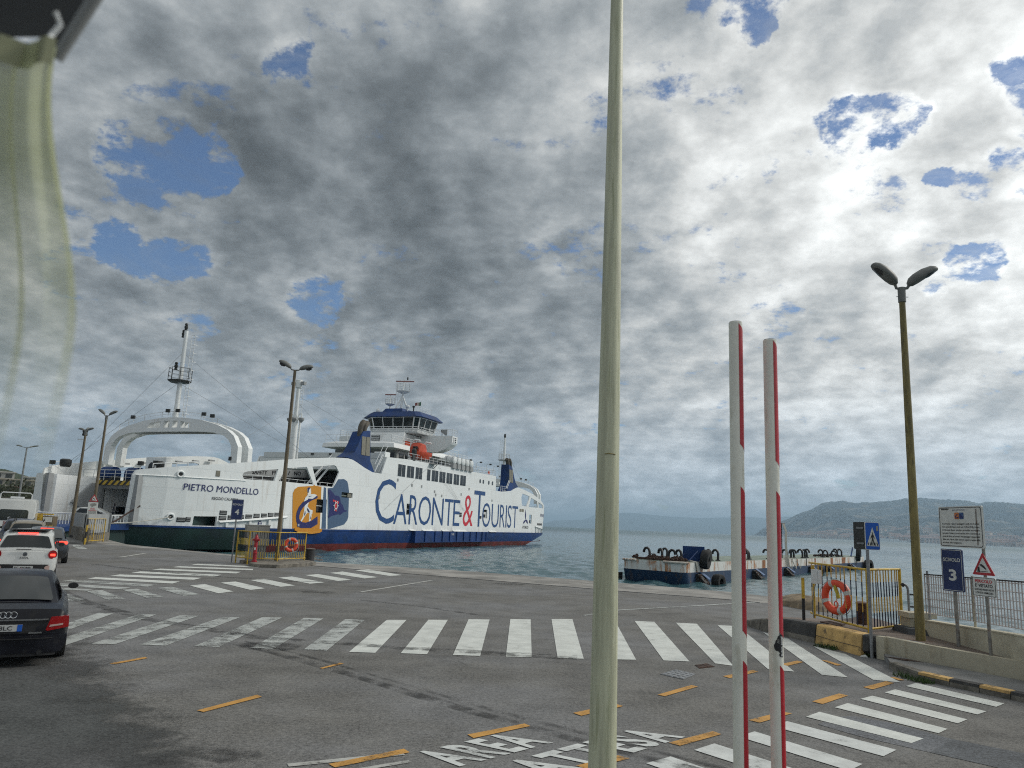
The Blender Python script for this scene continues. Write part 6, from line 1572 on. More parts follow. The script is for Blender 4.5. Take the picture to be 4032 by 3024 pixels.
for k in range(5):
    s = 57.2 + k * 1.55
    rf = thing('life_raft', 'white life raft canister on the ferry rail, ' + RL[k], 'life raft', FO, FRZ, 'life raft canisters along the ferry rail')
    mb = MB(); mb.path([(s, -.35, 12.75), (s, -.25, 12.75), (s, .5, 12.85), (s, 1.3, 12.95), (s, 1.4, 12.95)], [.4, .58, .6, .58, .4], 14); mb.build('canister', M_SHIPW, rf, True)
    for q in (0, .9):
        mb = MB(); mb.path([(s + .61 * cos(a), q, 12.8 + q * .12 + .61 * sin(a)) for a in [2 * pi * i / 16 for i in range(16)]], .03, 5, True); mb.build('strap', M_STEEL, rf)
    mb = MB(); mb.loft([[(s - .6, -.3, 11.6), (s + .6, -.3, 11.6), (s + .5, -.3, 12.3), (s - .5, -.3, 12.3)], [(s - .6, 1.3, 11.6), (s + .6, 1.3, 11.6), (s + .5, 1.3, 12.4), (s - .5, 1.3, 12.4)]]); mb.build('cradle', M_SHIPGR, rf)
# mooring rope from the bow fairlead
cat = []
mr = Matrix.Rotation(FRZ, 3, 'Z')
A_ = Vector(FO) + mr @ Vector(hull(6.59, 3.07, -.1)); B_ = Vector(FO) + mr @ Vector((-.4, 4.4, 2.35))
mb = MB(); mb.path([A_.lerp(B_, t) - Vector((0, 0, .22 * sin(pi * t))) for t in [i / 10 for i in range(11)]], .035, 6)
tag(mb.build('mooring_rope', M_ROPE), 'pale mooring rope from the bow fairlead of the ferry to its lowered ramp', 'rope')

# ------------------------------------------------------------------ mooring barge
BL, BW = 58.0, 5.15
BRZ = atan2(.80073, .59902)
bg_ = thing('mooring_barge', 'rust streaked white and blue mooring barge with black hooks along its deck', 'barge', (13.0, 55.21, -1.2), BRZ)
# local x along the barge, y to the far-left side
sk = .133
def bp(x, y): return (x - y * -sk * 0, y)
def rounded(x0, x1, y0, y1, r): return rrect(x0, y0, x1, y1, r, 5)
mb = MB(); mb.loft([[(x, y, .82) for x, y in rounded(0, BL, 0, BW, .55)], [(x, y, 1.52) for x, y in rounded(0, BL, 0, BW, .55)]], True); mb.build('topside', M_BARGEW, bg_)
mb = MB(); mb.prism(rounded(.05, BL - .05, .05, BW - .05, .5), 1.522, 1.55); mb.build('deck', M_BARGED, bg_)
mb = MB(); mb.loft([[(x, y, -.8) for x, y in rounded(.75, BL - .75, .02, BW, .3)], [(x, y, .05) for x, y in rounded(.35, BL - .35, -.01, BW, .4)], [(x, y, .819) for x, y in rounded(.0, BL, -.015, BW, .5)]]); mb.build('hull', M_BARGEB, bg_)
mb = MB(); mb.path([(.45, -.02, 1.5), (.12, .12, 1.5), (-.04, .5, 1.5), (-.04, 1.7, 1.5)], .09, 8); mb.build('nose_pipe', streaky('rusty_pipe', (.55, .52, .46), (.16, .06, .02), .9, 5, .7, .45, .6), bg_, True)
mb = MB(); mb.path([(-.04, 3.9, 1.5), (-.04, 4.9, 1.5), (.2, 5.15, 1.5)], .08, 8); mb.build('nose_pipe', M_BARGEW, bg_, True)
mb = MB(); mb.box((30.6, -.02, 1.17), (.12, .06, .72)); mb.build('seam', M_RUST, bg_)
for x, w in ((17.2, .8), (27.5, .35), (34, .5), (41, .9), (46.5, 1.6)):
    mb = MB(); mb.box((x, -.004, 1.17), (w, .012, .69)); mb.build('rust_plate', paint('rust_plate', (.28, .11, .04), .8, var=.4, scale=2), bg_)
hooks = [(1.4, 3.5), (1.5, 2.6), (1.4, 1.95), (1.5, 1.05), (3.6, 1.0), (6.6, .8), (7.5, .5), (13.4, .6), (14.5, .6), (15.6, .7), (26.2, .6), (27.2, .5), (28.3, .6), (30.6, .4), (31.8, .4), (33.0, .5), (39.0, .5), (41, .5), (43, .5), (45.5, .5), (48.0, .5), (4.8, 3.6), (20.2, .6), (22.4, .6)]
src = None
for i, (x, y) in enumerate(hooks):
    if src is None:
        mb = MB(); mb.path([(0, 0, 0), (0, 0, .55), (0, .06, .74), (0, .2, .85), (0, .36, .82), (0, .46, .68), (0, .48, .5)], .10, 8); src = mb.build('mooring_hook', M_IRONK, bg_, True); src.location = (x, y, 1.55)
        mb = MB(); mb.lathe([(.2, 0), (.2, .07), (.13, .09)], 10); fl0 = mb.build('flange', M_IRONK, src)
    else:
        c_ = share(src, bg_, (x + random.gauss(0, .15), y, 1.55), (random.gauss(0, .05), 0, random.gauss(0, .35) + (pi if i in (2, 7, 11, 14, 18) else 0)), (1, 1, random.uniform(.85, 1.08))); share(fl0, c_)
def chain_heap(x, y, r, n):
    mb = MB()
    for i in range(n):
        a = random.random() * 6.28; d = r * sqrt(random.random()); h = .08 + (1 - d / r) * .34 * random.random()
        cx_, cy_ = x + d * cos(a), y + d * sin(a) * .8; t = random.random() * 6; p = random.random()
        mb.path([(cx_ + .13 * cos(b) * cos(t), cy_ + .13 * cos(b) * sin(t), 1.58 + h + .08 * sin(b) * (p + .4)) for b in [2 * pi * k / 8 for k in range(8)]], .035, 5, True)
    mb.build('chain_heap', M_RUST, bg_, kind='stuff')
chain_heap(.95, 2.9, .75, 46); chain_heap(.9, 1.0, .75, 50); chain_heap(.9, 2.0, .5, 18); chain_heap(41, 1.2, .9, 30); chain_heap(46, 1, 1.0, 30); chain_heap(.7, 4.3, .25, 8)
mb = MB(); mb.box((.55, 2.3, 1.64), (.35, 3.6, .14)); mb.build('deck_beam', M_RUST, bg_)
mb = MB(); mb.box((4.2, .6, 1.58), (2.6, .7, .06)); mb.build('deck_sheet', M_SHIPB, bg_)
# fender frame with panel
mb = MB(); mb.box((2.55, .45, 2.12), (.10, 1.6, 1.1), .55); mb.build('fender_panel', M_SHIPB, bg_)
for y in (.1, .9):
    mb = MB(); mb.tube((1.5, y + .3, 1.6), (2.5, y, 2.35), .05, n=6); mb.build('panel_strut', M_SHIPB, bg_)
def side_fender(x, parent=bg_):
    mb = MB(); mb.loft([[(x - .5, 0, .7), (x - .5, -.2, .7), (x - .4, -.75, .1), (x - .4, -.75, -.2), (x - .5, 0, -.2)], [(x + .5, 0, .7), (x + .5, -.2, .7), (x + .4, -.75, .1), (x + .4, -.75, -.2), (x + .5, 0, -.2)]]); mb.build('fender_bracket', M_RUBBER, parent)
    mb = MB(); mb.prism([(x + .05, -.1), (x + .55, -.1), (x + .75, -.75), (x + .25, -.75)], 0, .03, lambda a, b, d: (a, b, .80 + (b + .1) * .75 + d)); mb.build('fender_plate', M_BARGEP, parent)
    mb = MB()
    for i in range(14):
        cx_, cz = x - .5 + random.random(), .6 - random.random() * .75; cy = -.2 - (.7 - cz) * .75
        mb.path([(cx_ + .12 * cos(b), cy + .03 * sin(b * 2), cz + .12 * sin(b)) for b in [2 * pi * k / 8 for k in range(8)]], .04, 5, True)
    mb.build('fender_chain', M_RUST, parent, kind='stuff')
def tyre(name, label, c, R, r, w, rz, tilt, grp='tyre fenders of the barge'):
    root = thing(name, label, 'tyre', c, rz, grp)
    tm = Matrix.Rotation(tilt, 3, 'X')
    prof = [(R - r * 1.05, -w / 2 * .8), (R - r * .5, -w / 2), (R - r * .1, -w / 2 * .9), (R, -w / 2 * .45), (R, w / 2 * .45), (R - r * .1, w / 2 * .9), (R - r * .5, w / 2), (R - r * 1.05, w / 2 * .8)]
    n = 26; rings = []
    for i in range(n):
        a = 2 * pi * i / n; rings.append([tm @ Vector((rad * cos(a), y, rad * sin(a))) for rad, y in prof])
    mb = MB(); mb.loft(rings, False, True); mb.build('rubber', M_RUBBER, root, True)
    return root
tm_ = Matrix.Rotation(BRZ, 3, 'Z'); BO = Vector((13.0, 55.21, -1.2))
def bw(x, y, z): return tuple(BO + tm_ @ Vector((x, y, z)))
for x in (2.3, 14.5, 23.5, 31.8, 38.5, 49): side_fender(x)
tyre('tyre', 'huge black tyre fender hung on the blue panel at the near end of the barge', bw(3.0, -.32, 1.75), .72, .50, .62, BRZ + .15, .12)
tyre('tyre', 'black tyre fender floating low at the near end of the barge', bw(3.5, -1.1, .15), .58, .30, .65, BRZ - .15, .0)
tyre('tyre', 'black tyre fender low on the side of the barge behind the fence corner', bw(32.6, -.9, .2), .62, .32, .5, BRZ, .1)
tyre('tyre', 'black tyre fender hanging above deck level at the far end of the barge', bw(53.5, -.2, 1.9), .95, .5, .6, BRZ + .2, .1)
tyre('tyre', 'black tyre fender half sunk at the far tip of the barge', bw(57.2, -.6, .3), .9, .4, .7, BRZ - .2, .0)
mb = MB(); mb.box((52.2, .3, 2.1), (2.2, .12, .22), .1, Matrix.Rotation(-.5, 3, 'Y')); mb.build('panel_strut', M_SHIPB, bg_)
for k in range(4):
    mb = MB(); mb.path([(1.0 + k * .08, .9 + k * .12, 1.58), (1.6 + k * .07, .35, 1.62), (1.75 + k * .07, -.06, 1.55), (1.85 + k * .05, -.10, 1.2), (1.95 + k * .05, -.08, .9)], .045, 6); mb.build('rope', M_ROPE, bg_, True)
# rope stand with long mooring lines
mb = MB(); mb.tube((23.2, .2, 1.55), (23.2, .2, 4.95), .05, n=6); mb.tube((23.0, .2, 4.93), (24.3, .2, 4.93), .05, n=6); mb.build('rope_gantry', M_IRONK, bg_, kind='stuff')
for k in range(6):
    x = 23.45 + .11 * k
    mb = MB(); mb.path([(x, .18, 4.92), (x + .02, -.05, 4.2), (x - .03, -.04, 3.0), (x + .05, -.06, 1.9), (x + .2 * k / 5 + .05, -.1, 1.45), (x + .1 * k, -.12, 1.0 - .08 * k)], .032, 5); mb.build('rope', M_ROPE, bg_, True)
for k in range(3):
    mb = MB(); mb.path([(21.5 + k, .4, 1.6), (24 + k * 1.5, -.05, 1.6), (24.6 + k * 1.5, -.12, .8), (25.2 + k * 1.5, -.1, .6), (25.6 + k * 1.5, -.08, 1.5)], .035, 5); mb.build('rope', M_ROPE, bg_, True)
mb = MB(); mb.tube((55.5, -.1, 1.5), (55.5, -.1, 4.6), .05, n=6); mb.build('pole', M_STEEL, bg_)
fb = thing('floating_fender', 'dark floating fender block at the far left corner of the barge', 'fender', bw(-.1, 5.6, 0), BRZ)
mb = MB(); mb.loft([[(-.5, -.3, -.4), (.6, -.3, -.4), (.6, 1.4, -.4), (-.5, 1.4, -.4)], [(-.5, -.3, .5), (.6, -.3, .5), (.6, 1.4, .45), (-.5, 1.4, .45)]]); mb.build('block', M_RUBBER, fb)
mb = MB(); mb.path([(0, .2, .5), (.1, .4, .62), (0, .6, .52)], .06, 5); mb.build('shackle', M_RUST, fb)

# ------------------------------------------------------------------ land across the water
def table(tab, x):
    if x <= tab[0][0]: return tab[0][1]
    for (a, b), (c, d) in zip(tab[:-1], tab[1:]):
        if x <= c: t = (x - a) / (c - a); return b + (d - b) * t
    return tab[-1][1]
from mathutils import noise as mnoise
def terrain(name, tab, az0, az1, r0_, r1_, rback, m, na, nr, rough, shore=None, p=1.25):
    mb = MB(); H = []
    for i in range(na + 1):
        az = radians(az0 + (az1 - az0) * i / na); el = table(tab, math.degrees(az)); ridge = math.tan(radians(el)) * r1_
        rs = r0_ if shore is None else table(shore, math.degrees(az))
        for j in range(nr + 1):
            t = j / (nr - 2); r = rs + (r1_ - rs) * min(t, 1) + max(0, t - 1) * (rback - r1_) * (nr - 2) / 2
            if t <= 1:
                nz = mnoise.fractal(Vector((r * sin(az) / 900, r * cos(az) / 900, 3.1)), 1.0, 2.1, 6)
                h = ridge * (t ** p) * (1 + rough * nz * (1 - t) * 2.2 * min(1, t * 5)) + rough * 55 * nz * min(1, t * 3) * (1 - t ** 3)
            else: h = ridge * (1 - .8 * (t - 1) * (nr - 2) / 2)
            if t > .9: h += ridge * .020 * mnoise.fractal(Vector((math.degrees(az) * 5.1, t * 3, 7.7)), .8, 2.2, 5)
            mb.v.append((r * sin(az), r * cos(az), h - 1.3))
    w = nr + 1
    mb.f = [(i * w + j, i * w + j + 1, (i + 1) * w + j + 1, (i + 1) * w + j) for i in range(na) for j in range(nr)]
    return mb.build(name, m, None, True, 'structure', ang=180)


def hill_mat(name, a, b, c):
    m, N, bs = mat(name); tc = N.n('ShaderNodeNewGeometry').outputs['Position']
    n1 = N.noise(tc, .0022, 7, .65); n2 = N.noise(N.vmath('ADD', tc, (900, 20, 0)), .006, 6, .65)
    N.put(bs.inputs['Base Color'], N.mix(N.ramp(n2, .52, .62, 0, .85), N.mix(N.ramp(n1, .38, .62), a, b), c)); bs.inputs['Roughness'].default_value = .95; bs.inputs['Specular IOR Level'].default_value = .1
    return m


NEAR = [(17.3, -.06), (18.1, .06), (18.5, .40), (19.3, .85), (20.29, 1.219), (20.84, 1.525), (21.31, 1.739), (21.97, 2.0), (22.56, 2.39), (22.9, 2.5), (23.54, 2.57), (23.94, 2.625), (24.34, 2.55), (24.77, 2.51), (25.48, 2.546), (26.22, 2.63), (27.15, 2.71), (27.8, 2.89), (28.5, 2.94), (29.06, 2.9), (31.4, 2.79), (32.0, 2.63), (32.46, 2.79), (33.2, 2.74), (34.4, 2.64), (37, 2.9), (42, 2.6), (48, 3.0), (56, 2.4)]
SHORE = [(17.3, 8900), (18.2, 7800), (20.3, 6600), (24.6, 5900), (28.5, 5500), (34, 5200), (56, 5000)]
terrain('far_shore_hill', NEAR, 17.3, 56, 6000, 9500, 12000, hill_mat('hill_woods', (.012, .018, .020), (.045, .05, .042), (.17, .15, .115)), 420, 44, .42, SHORE)
FAR = [(1.5, .10), (2.2, .18), (3.12, .265), (3.5, .423), (3.95, .47), (5.43, .80), (5.85, .86), (6.6, .95), (8.42, 1.19), (9.1, 1.252), (10.18, 1.194), (11.92, 1.096), (14.35, 1.06), (15.83, 1.15), (17.68, 1.275), (18.86, 1.216), (19.85, 1.37), (24, 1.5), (30, 1.6)]
FAR = [(a, b if a > 5.9 or a < 4 else b * .70) for a, b in FAR]
terrain('distant_mountains', FAR, 1.2, 30, 17000, 21000, 26000, hill_mat('hill_far', (.03, .04, .03), (.05, .06, .045), (.07, .07, .06)), 160, 16, .12)
# town along the far shore
town_cols = [(.75, .68, .60), (.70, .52, .42), (.60, .42, .33), (.82, .80, .76), (.66, .60, .52), (.76, .60, .46)]
town_m = [paint('town_wall', c, .9, var=.15, scale=.1) for c in town_cols]
roof_m = paint('town_roof', (.22, .13, .10), .9, var=.25, scale=.1)
win_m = flat('town_window', (.06, .065, .07), .4)
protos = []
for k in range(6):
    mb = MB(); mb.box((0, 0, .5), (1, 1, 1)); mb.add([(-.53, -.53, 1), (.53, -.53, 1), (.53, .53, 1), (-.53, .53, 1), (-.53, 0, 1.25), (.53, 0, 1.25)], [(0, 1, 5, 4), (2, 3, 4, 5), (0, 4, 3), (1, 2, 5)])
    for f_ in range(3):
        for c_ in range(4): mb.add([(-.4 + c_ * .22, -.503, .1 + f_ * .3), (-.28 + c_ * .22, -.503, .1 + f_ * .3), (-.28 + c_ * .22, -.503, .27 + f_ * .3), (-.4 + c_ * .22, -.503, .27 + f_ * .3)], [(0, 1, 2, 3)])
    me = bpy.data.meshes.new('town_house'); me.from_pydata(mb.v, [], mb.f)
    for m in (town_m[k], roof_m, win_m): me.materials.append(m)
    for i, p in enumerate(me.polygons): p.material_index = 0 if i < 6 else (1 if i < 10 else 2)
    protos.append(me)
for i in range(285):
    az = 20.0 + 14.6 * random.random() ** .85 if i % 6 else 24.6 + 10 * random.random()
    t = abs(random.gauss(0, .022)) + .003 if i % 4 else .05 + .17 * random.random()
    a = radians(az); rs = table(SHORE, az); r = rs + (9500 - rs) * t
    ridge = math.tan(radians(table(NEAR, az))) * 9500
    nz = mnoise.fractal(Vector((r * sin(a) / 900, r * cos(a) / 900, 3.1)), 1.0, 2.1, 6)
    h = ridge * (t ** 1.25) * (1 + .42 * nz * (1 - t) * 2.2 * min(1, t * 5)) + .42 * 55 * nz * min(1, t * 3) - 1.3
    o = bpy.data.objects.new('town_house', protos[random.randrange(6)]); COL.objects.link(o)
    w = random.choice((18, 26, 34, 44, 58)); o.scale = (w * (1 + random.random()), w, random.choice((10, 14, 18, 24, 32)))
    o.location = (r * sin(a), r * cos(a), h - 1.5); o.rotation_euler = (0, 0, -a + random.gauss(0, .25))
    tag(o, 'pale small building of the town at the foot of the hill across the water', 'building', 'town houses on the far shore')
for az, L, lab in ((26.9, 150, 'small white ferry lying off the far town, longer one'), (26.35, 70, 'small white ship left of the long white ferry off the far town')):
    a = radians(az); r = 5450; sh = thing('far_ship', lab, 'ship', (r * sin(a), r * cos(a), -1.2), -a)
    mb = MB(); mb.loft([[(-L / 2, -8, 0), (L / 2, -8, 0), (L / 2 + 6, 0, 0), (L / 2, 8, 0), (-L / 2, 8, 0)], [(-L / 2, -8, 9), (L / 2, -8, 9), (L / 2 + 10, 0, 10), (L / 2, 8, 9), (-L / 2, 8, 9)]]); mb.build('hull', M_SHIPW, sh)
    mb = MB(); mb.box((-L * .08, 0, 14), (L * .62, 12, 10)); mb.build('superstructure', M_SHIPW, sh)
    mb = MB(); mb.box((-L * .2, 0, 23), (L * .08, 6, 9)); mb.build('funnel', M_SHIPB, sh)

# ------------------------------------------------------------------ wooded hill and houses on the left
LEFTH = [(-50, 2.3), (-38, 2.3), (-33.9, 2.26), (-33.5, 2.26), (-32.83, 2.02), (-32.3, 1.93), (-31.83, 1.72), (-31.4, 1.42), (-30.6, .9), (-29.6, .2), (-28.5, -.1)]
terrain('wooded_hill', LEFTH, -52, -28.5, 520, 1000, 1300, hill_mat('hill_bush', (.018, .032, .014), (.04, .055, .02), (.07, .07, .04)), 60, 14, .12)
def building(name, label, x, y, rz, w, d, h, floors, wall, gap_m, roofm=None, cat='building'):
    root = thing(name, label, cat, (x, y, -.5), rz, None)
    mb = MB(); mb.box((0, 0, h / 2), (w, d, h)); mb.build('wall', wall, root)
    mb = MB(); mb.box((0, 0, h + .15), (w + 1, d + 1, .3)); mb.build('roof', roofm or wall, root)
    fh = h / floors; src = None
    for k in range(floors):
        mb = MB(); mb.box((0, -d / 2 - .5, fh * (k + .95)), (w + .6, 1.0, .25)); bal = mb.build('balcony', wall, root)
        n = max(2, int(w / 4))
        for i in range(n):
            px = -w / 2 + w * (i + .5) / n
            if src is None: mb = MB(); mb.box((0, 0, 0), (w / n * .6, .1, fh * .55)); src = mb.build('window', gap_m, root); src.location = (px, -d / 2 - .06, fh * (k + .5))
            else: share(src, root, (px, -d / 2 - .06, fh * (k + .5)))
    return root
bw1 = paint('block_white', (.42, .41, .38), .8, var=.1, scale=.1); bw2 = paint('block_cream', (.34, .31, .25), .8, var=.1, scale=.1); bw3 = paint('block_red', (.25, .06, .045), .8, var=.1, scale=.1)
wd = flat('far_window', (.02, .022, .025), .3)
building('apartment_block', 'white stepped apartment block at the left edge below the wooded hill', -266, 400, radians(33), 10, 10, 18.5, 5, bw1, wd)
building('apartment_block', 'long cream apartment block with balconies below the wooded hill', -246, 390, radians(31), 28, 10, 14.5, 4, bw2, wd)
building('apartment_block', 'flat roofed pale block above the long cream block', -262, 430, radians(31), 20, 9, 17.3, 4, bw1, wd)
building('red_house', 'small red walled house among trees below the apartment blocks', -167, 262, radians(31), 5.5, 6, 8.2, 2, bw3, wd)


def leaf_tree(x, y, z, h, w, label, name='tree'):
    root = thing(name, label, 'tree', (x, y, z), 0, 'trees at the foot of the wooded hill')
    mb = MB(); mb.tube((0, 0, 0), (.1, 0, h * .5), .22, .12, 7); mb.tube((.1, 0, h * .4), (w * .3, .2, h * .7), .09, .04, 5); mb.tube((.05, 0, h * .35), (-w * .3, -.1, h * .68), .09, .04, 5); mb.build('trunk', M_POST_B, root, kind='stuff')
    mb = MB()
    for c in range(26):
        a = random.random() * 6.28; rr = w * .5 * sqrt(random.random()); zz = h * (.35 + .6 * random.random()); rr *= sin(pi * min(1, max(.15, (zz / h - .2) / .85)))
        cc = Vector((rr * cos(a), rr * sin(a), zz)); s = w * .16
        for i in range(36):
            p = cc + Vector((random.gauss(0, s), random.gauss(0, s), random.gauss(0, s * .7))); q = Vector((random.gauss(0, 1), random.gauss(0, 1), random.gauss(0, 1))).normalized(); t = q.orthogonal().normalized(); b = q.cross(t); l = w * .05
            mb.add([p + t * l, p + b * l * .6, p - t * l, p - b * l * .6], [(0, 1, 2, 3)])
    mb.build('crown', random.choice(LEAF), root, kind='stuff')
LEAF = [paint('leaves_' + n, c, .8, var=.45, scale=.6) for n, c in (('dark', (.018, .032, .012)), ('mid', (.03, .045, .016)), ('dull', (.03, .038, .022)))]
for (x, y, h, w, lab) in ((-63, 106, 7.5, 5, 'dark leafy tree nearest the bow of the ferry on the left'), (-70, 112, 6.5, 6, 'dark broad tree behind the distant lamp post'), (-60, 101, 5.2, 4, 'low dark bush tree beside the stone wall'), (-77, 120, 8.0, 6, 'dark tree left of the distant lamp post'), (-66, 110, 9.5, 5, 'taller dark tree touching the bow of the ferry'), (-86, 128, 7.5, 7, 'dark tree below the white apartment block'), (-93, 136, 8, 7, 'dark tree at the left edge of the view'), (-73.5, 116, 7.4, 5.5, 'rounded dark tree right of the distant lamp post')):
    leaf_tree(x, y, 0, h * .62, w, lab)
sw = thing('stone_wall', 'pale stone block wall by the foot of the trees left of the ferry bow', 'wall', (-45.5, 74.5, -.3), radians(32))
for r in range(5):
    for c in range(6):
        mb = MB(); ww = .95 + random.random() * .25; mb.box(((c - 2.8) * 1.02 + (.45 if r % 2 else 0), random.gauss(0, .03), .9 + r * .42), (ww * .93, .5, .38)); mb.build('stone', paint('pale_stone', (.28, .25, .21), .9, var=.3, scale=2, bump=.4) if r == 0 and c == 0 else bpy.data.materials['pale_stone'], sw)
mb = MB(); mb.box((-.1, .32, 1.8), (6.6, .3, 3)); mb.build('backing', M_KCONC, sw)
# white railing along the far side of the ramp
wr = thing('quay_railing', 'white railing of closely set bars beyond the cars, left of the lamp posts', 'railing', (-37.4, 60.9, .1), radians(30))
for z in (.2, 1.75):
    mb = MB(); mb.tube((-2.8, 0, z), (2.6, 0, z), .05, n=6); mb.build('rail', M_RAIL, wr)
src = None
for k in range(27):
    if src is None: mb = MB(); mb.tube((0, 0, .2), (0, 0, 1.75), .03, n=5); src = mb.build('baluster', M_RAIL, wr); src.location = (-2.7, 0, 0)
    else: share(src, wr, (-2.7 + k * .2, 0, 0))

# ------------------------------------------------------------------ cars: local x forward from the rear bumper, y to the left
M_CARG = flat('car_glass', (.010, .014, .015), .05)
M_TRIM = paint('car_black_trim', (.012, .012, .013), .55, var=.2, scale=5)
M_CHROME = flat('chrome', (.55, .56, .57), .15); M_CHROME.node_tree.nodes['Principled BSDF'].inputs['Metallic'].default_value = 1
M_TAIL = flat('tail_lens_red', (.26, .006, .008), .15)
M_TAILW = flat('tail_lens_pale', (.42, .30, .27), .2)
M_BRAKE = flat('brake_light_lit', (1.0, .05, .03), .3, 2.2)
M_PLATE = flat('number_plate', (.45, .46, .45), .4)
M_RIM = paint('alloy_rim', (.25, .25, .26), .35, .6, var=.1)


def car(label, pos, heading, L, W, pm, body, house, wheels, wr=.33, cat='car', grp=None, side=True, name='parked_car'):
    root = thing(name, label, cat, (*pos, 0), heading, grp)
    w = W / 2
    rg = []
    for x, k, zb, zt, cr in body:
        h = zt - zb; half = [(.78, zb), (.93, zb + .07 * h), (1.0, zb + .34 * h), (1.0, zb + .62 * h), (.965, zb + .90 * h), (.88, zt), (.5, zt + cr * .8), (0, zt + cr)]
        ring = [(x, y * w * k, z) for y, z in half] + [(x, -y * w * k, z) for y, z in half[-2::-1]] + [(x, 0, zb)]
        rg.append(ring)
    mb = MB(); mb.loft(rg); b = mb.build('body', pm, root, True, ang=38)
    rg = []
    for x, zb, zt, wb, wt in house:
        half = [(wb, zb), (wb + (wt - wb) * .55, zb + (zt - zb) * .55), (wt, zt - .06 * min(1, (zt - zb) * 3)), (wt * .9, zt - .012), (wt * .55, zt + .015), (0, zt + .025)]
        rg.append([(x, y * w, z) for y, z in half] + [(x, -y * w, z) for y, z in half[-2::-1]])
    mb = MB(); mb.loft(rg, True); mb.build('roof', pm, root, True, ang=35)
    # rear window between the first two roof stations
    (x0, zb0, zt0, wb0, wt0), (x1, zb1, zt1, wb1, wt1) = house[0], house[1]
    d = Vector((x1 - x0, 0, zt1 - zt0)).normalized(); nrm = Vector((-d.z, 0, d.x)) * .016
    p0, p1 = Vector((x0, 0, zt0 + .03)) + d * .06 + nrm, Vector((x1, 0, zt1 + .028)) - d * .07 + nrm
    a, c = wt0 * w * .90, wt1 * w * .87
    mb = MB(); rr = []
    for t in (0, .08, .5, .92, 1):
        P = p0.lerp(p1, t); hw = (a + (c - a) * t) * (.96 if t in (0, 1) else 1)
        rr.append([(P.x, u * hw, P.z - .022 * abs(u) ** 2) for u in (-1, -.7, -.3, .3, .7, 1)])
    mb.loft(rr, False, open_ring=True); mb.build('rear_window', M_CARG, root, True)
    if side:
        bz = max(h_[1] for h_ in house) ; top = max(h_[2] for h_ in house)
        wb = max(h_[3] for h_ in house); wt = max(h_[4] for h_ in house)
        for s in (1, -1):
            fn = lambda x, z, dd: (x, s * (w * (wb + (wt - wb) * min(1, (z - bz) / (top - bz))) + .012), z)
            xr0, xr1, xf1, xf0 = house[0][0] + .25, house[1][0] + .22, house[-2][0] - .05, house[-1][0] - .35
            mid = (xr1 + xf1) / 2 + .1
            for q in ([(xr0 + .1, bz + .05), (mid - .05, bz + .05), (mid - .05, top - .10), (xr1, top - .10)], [(mid + .05, bz + .05), (xf0, bz + .05), (xf1, top - .10), (mid + .05, top - .10)]):
                plate(q, fn=fn, thick=0).build('side_window', M_CARG, root)
            mx, my, mz = xf0 - .02, s * (w + .05), bz + .10
            mb = MB(); mb.loft([[(mx + dx, my + .10 * k * cos(t), mz + .065 * k * sin(t)) for t in [2 * pi * i / 12 for i in range(12)]] for dx, k in ((-.055, .9), (-.02, 1.0), (.05, .85), (.09, .35))]); mb.build('wing_mirror', M_TRIM, root, True)
    for x in wheels:
        for s in (1, -1):
            mb = MB(); y0, y1 = s * (w - .215), s * (w + .012)
            rings = []
            for y, r in ((y0, wr * .7), (y0, wr * .96), (y0 + s * .03, wr), (y1 - s * .03, wr), (y1, wr * .95), (y1, wr * .66)):
                rings.append([(x + r * cos(t), y, wr + r * sin(t)) for t in [2 * pi * i / 22 for i in range(22)]])
            mb.loft(rings); wh_ = mb.build('wheel', M_RUBBER, root, True)
            mb = MB(); mb.tube((x, y1 - s * .04, wr), (x, y1 + s * .006, wr), wr * .64, wr * .6, 18); mb.build('rim', M_RIM, wh_, True)
    return root


def rear_sheet(root, name, poly, m, x=0.0, bulge=0.06, W=1.8, th=.02, lean=0.0, parent=None):
    """something fixed to the back of a car: (y, z) outline, follows the rounded rear"""
    fn = lambda y, z, d: (x + bulge * (abs(y) / (W / 2)) ** 3 + lean * (z - .8) + d, y, z)
    return plate(poly, fn=fn, thick=th, step=.12).build(name, m, parent or root)


def mir(p): return [(-y, z) for y, z in p[::-1]]
HD_ = atan2(.866, -.50)
def back_from(x, y, ahead, lat): return (x - cos(HD_) * ahead - sin(HD_) * lat * -1 * -1, y - sin(HD_) * ahead + cos(HD_) * lat * 1)


# dark saloon in the foreground: rear right tyre stands at (-7.05, 12.5)
pa = paint('car_black_blue', (.0045, .005, .009), .32, var=.3, scale=3, coat=.0, spec=.3, grime=(.02, .019, .017), gamt=.4)
rt = Vector((sin(HD_), -cos(HD_)));  fwv = Vector((cos(HD_), sin(HD_)))
def rear_pos(tx, ty, half, axle): p = Vector((tx, ty)) - rt * half - fwv * axle; return (p.x, p.y)
AUC = Vector((-6.92, 12.55)) - rt * .86
AUP = (AUC.x, AUC.y)
au = car('black saloon car with red tail lamps waiting at the left edge, nearest the viewer', AUP, HD_, 4.9, 1.86, pa,
         [(0, .80, .40, .66, .0), (.03, .90, .34, .80, .0), (.10, .955, .30, .945, .012), (.35, .985, .24, .985, .02), (1.0, 1, .22, 1.0, .02), (2.2, 1, .20, .98, .03), (3.6, .99, .20, .95, .05), (4.4, .95, .22, .84, .05), (4.8, .84, .28, .70, .03), (4.9, .70, .34, .60, .0)],
         [(.62, .96, .995, .80, .78), (1.55, .96, 1.395, .86, .64), (2.0, .96, 1.445, .86, .66), (2.75, .96, 1.43, .86, .66), (3.7, .94, .985, .84, .78)], (1.0, 3.84), .335)
au.scale = (.93, .93, .905)
RS = lambda n, p, m, x=-.0, th=.02, b=.10: rear_sheet(au, n, p, m, x, b, 1.86, th)
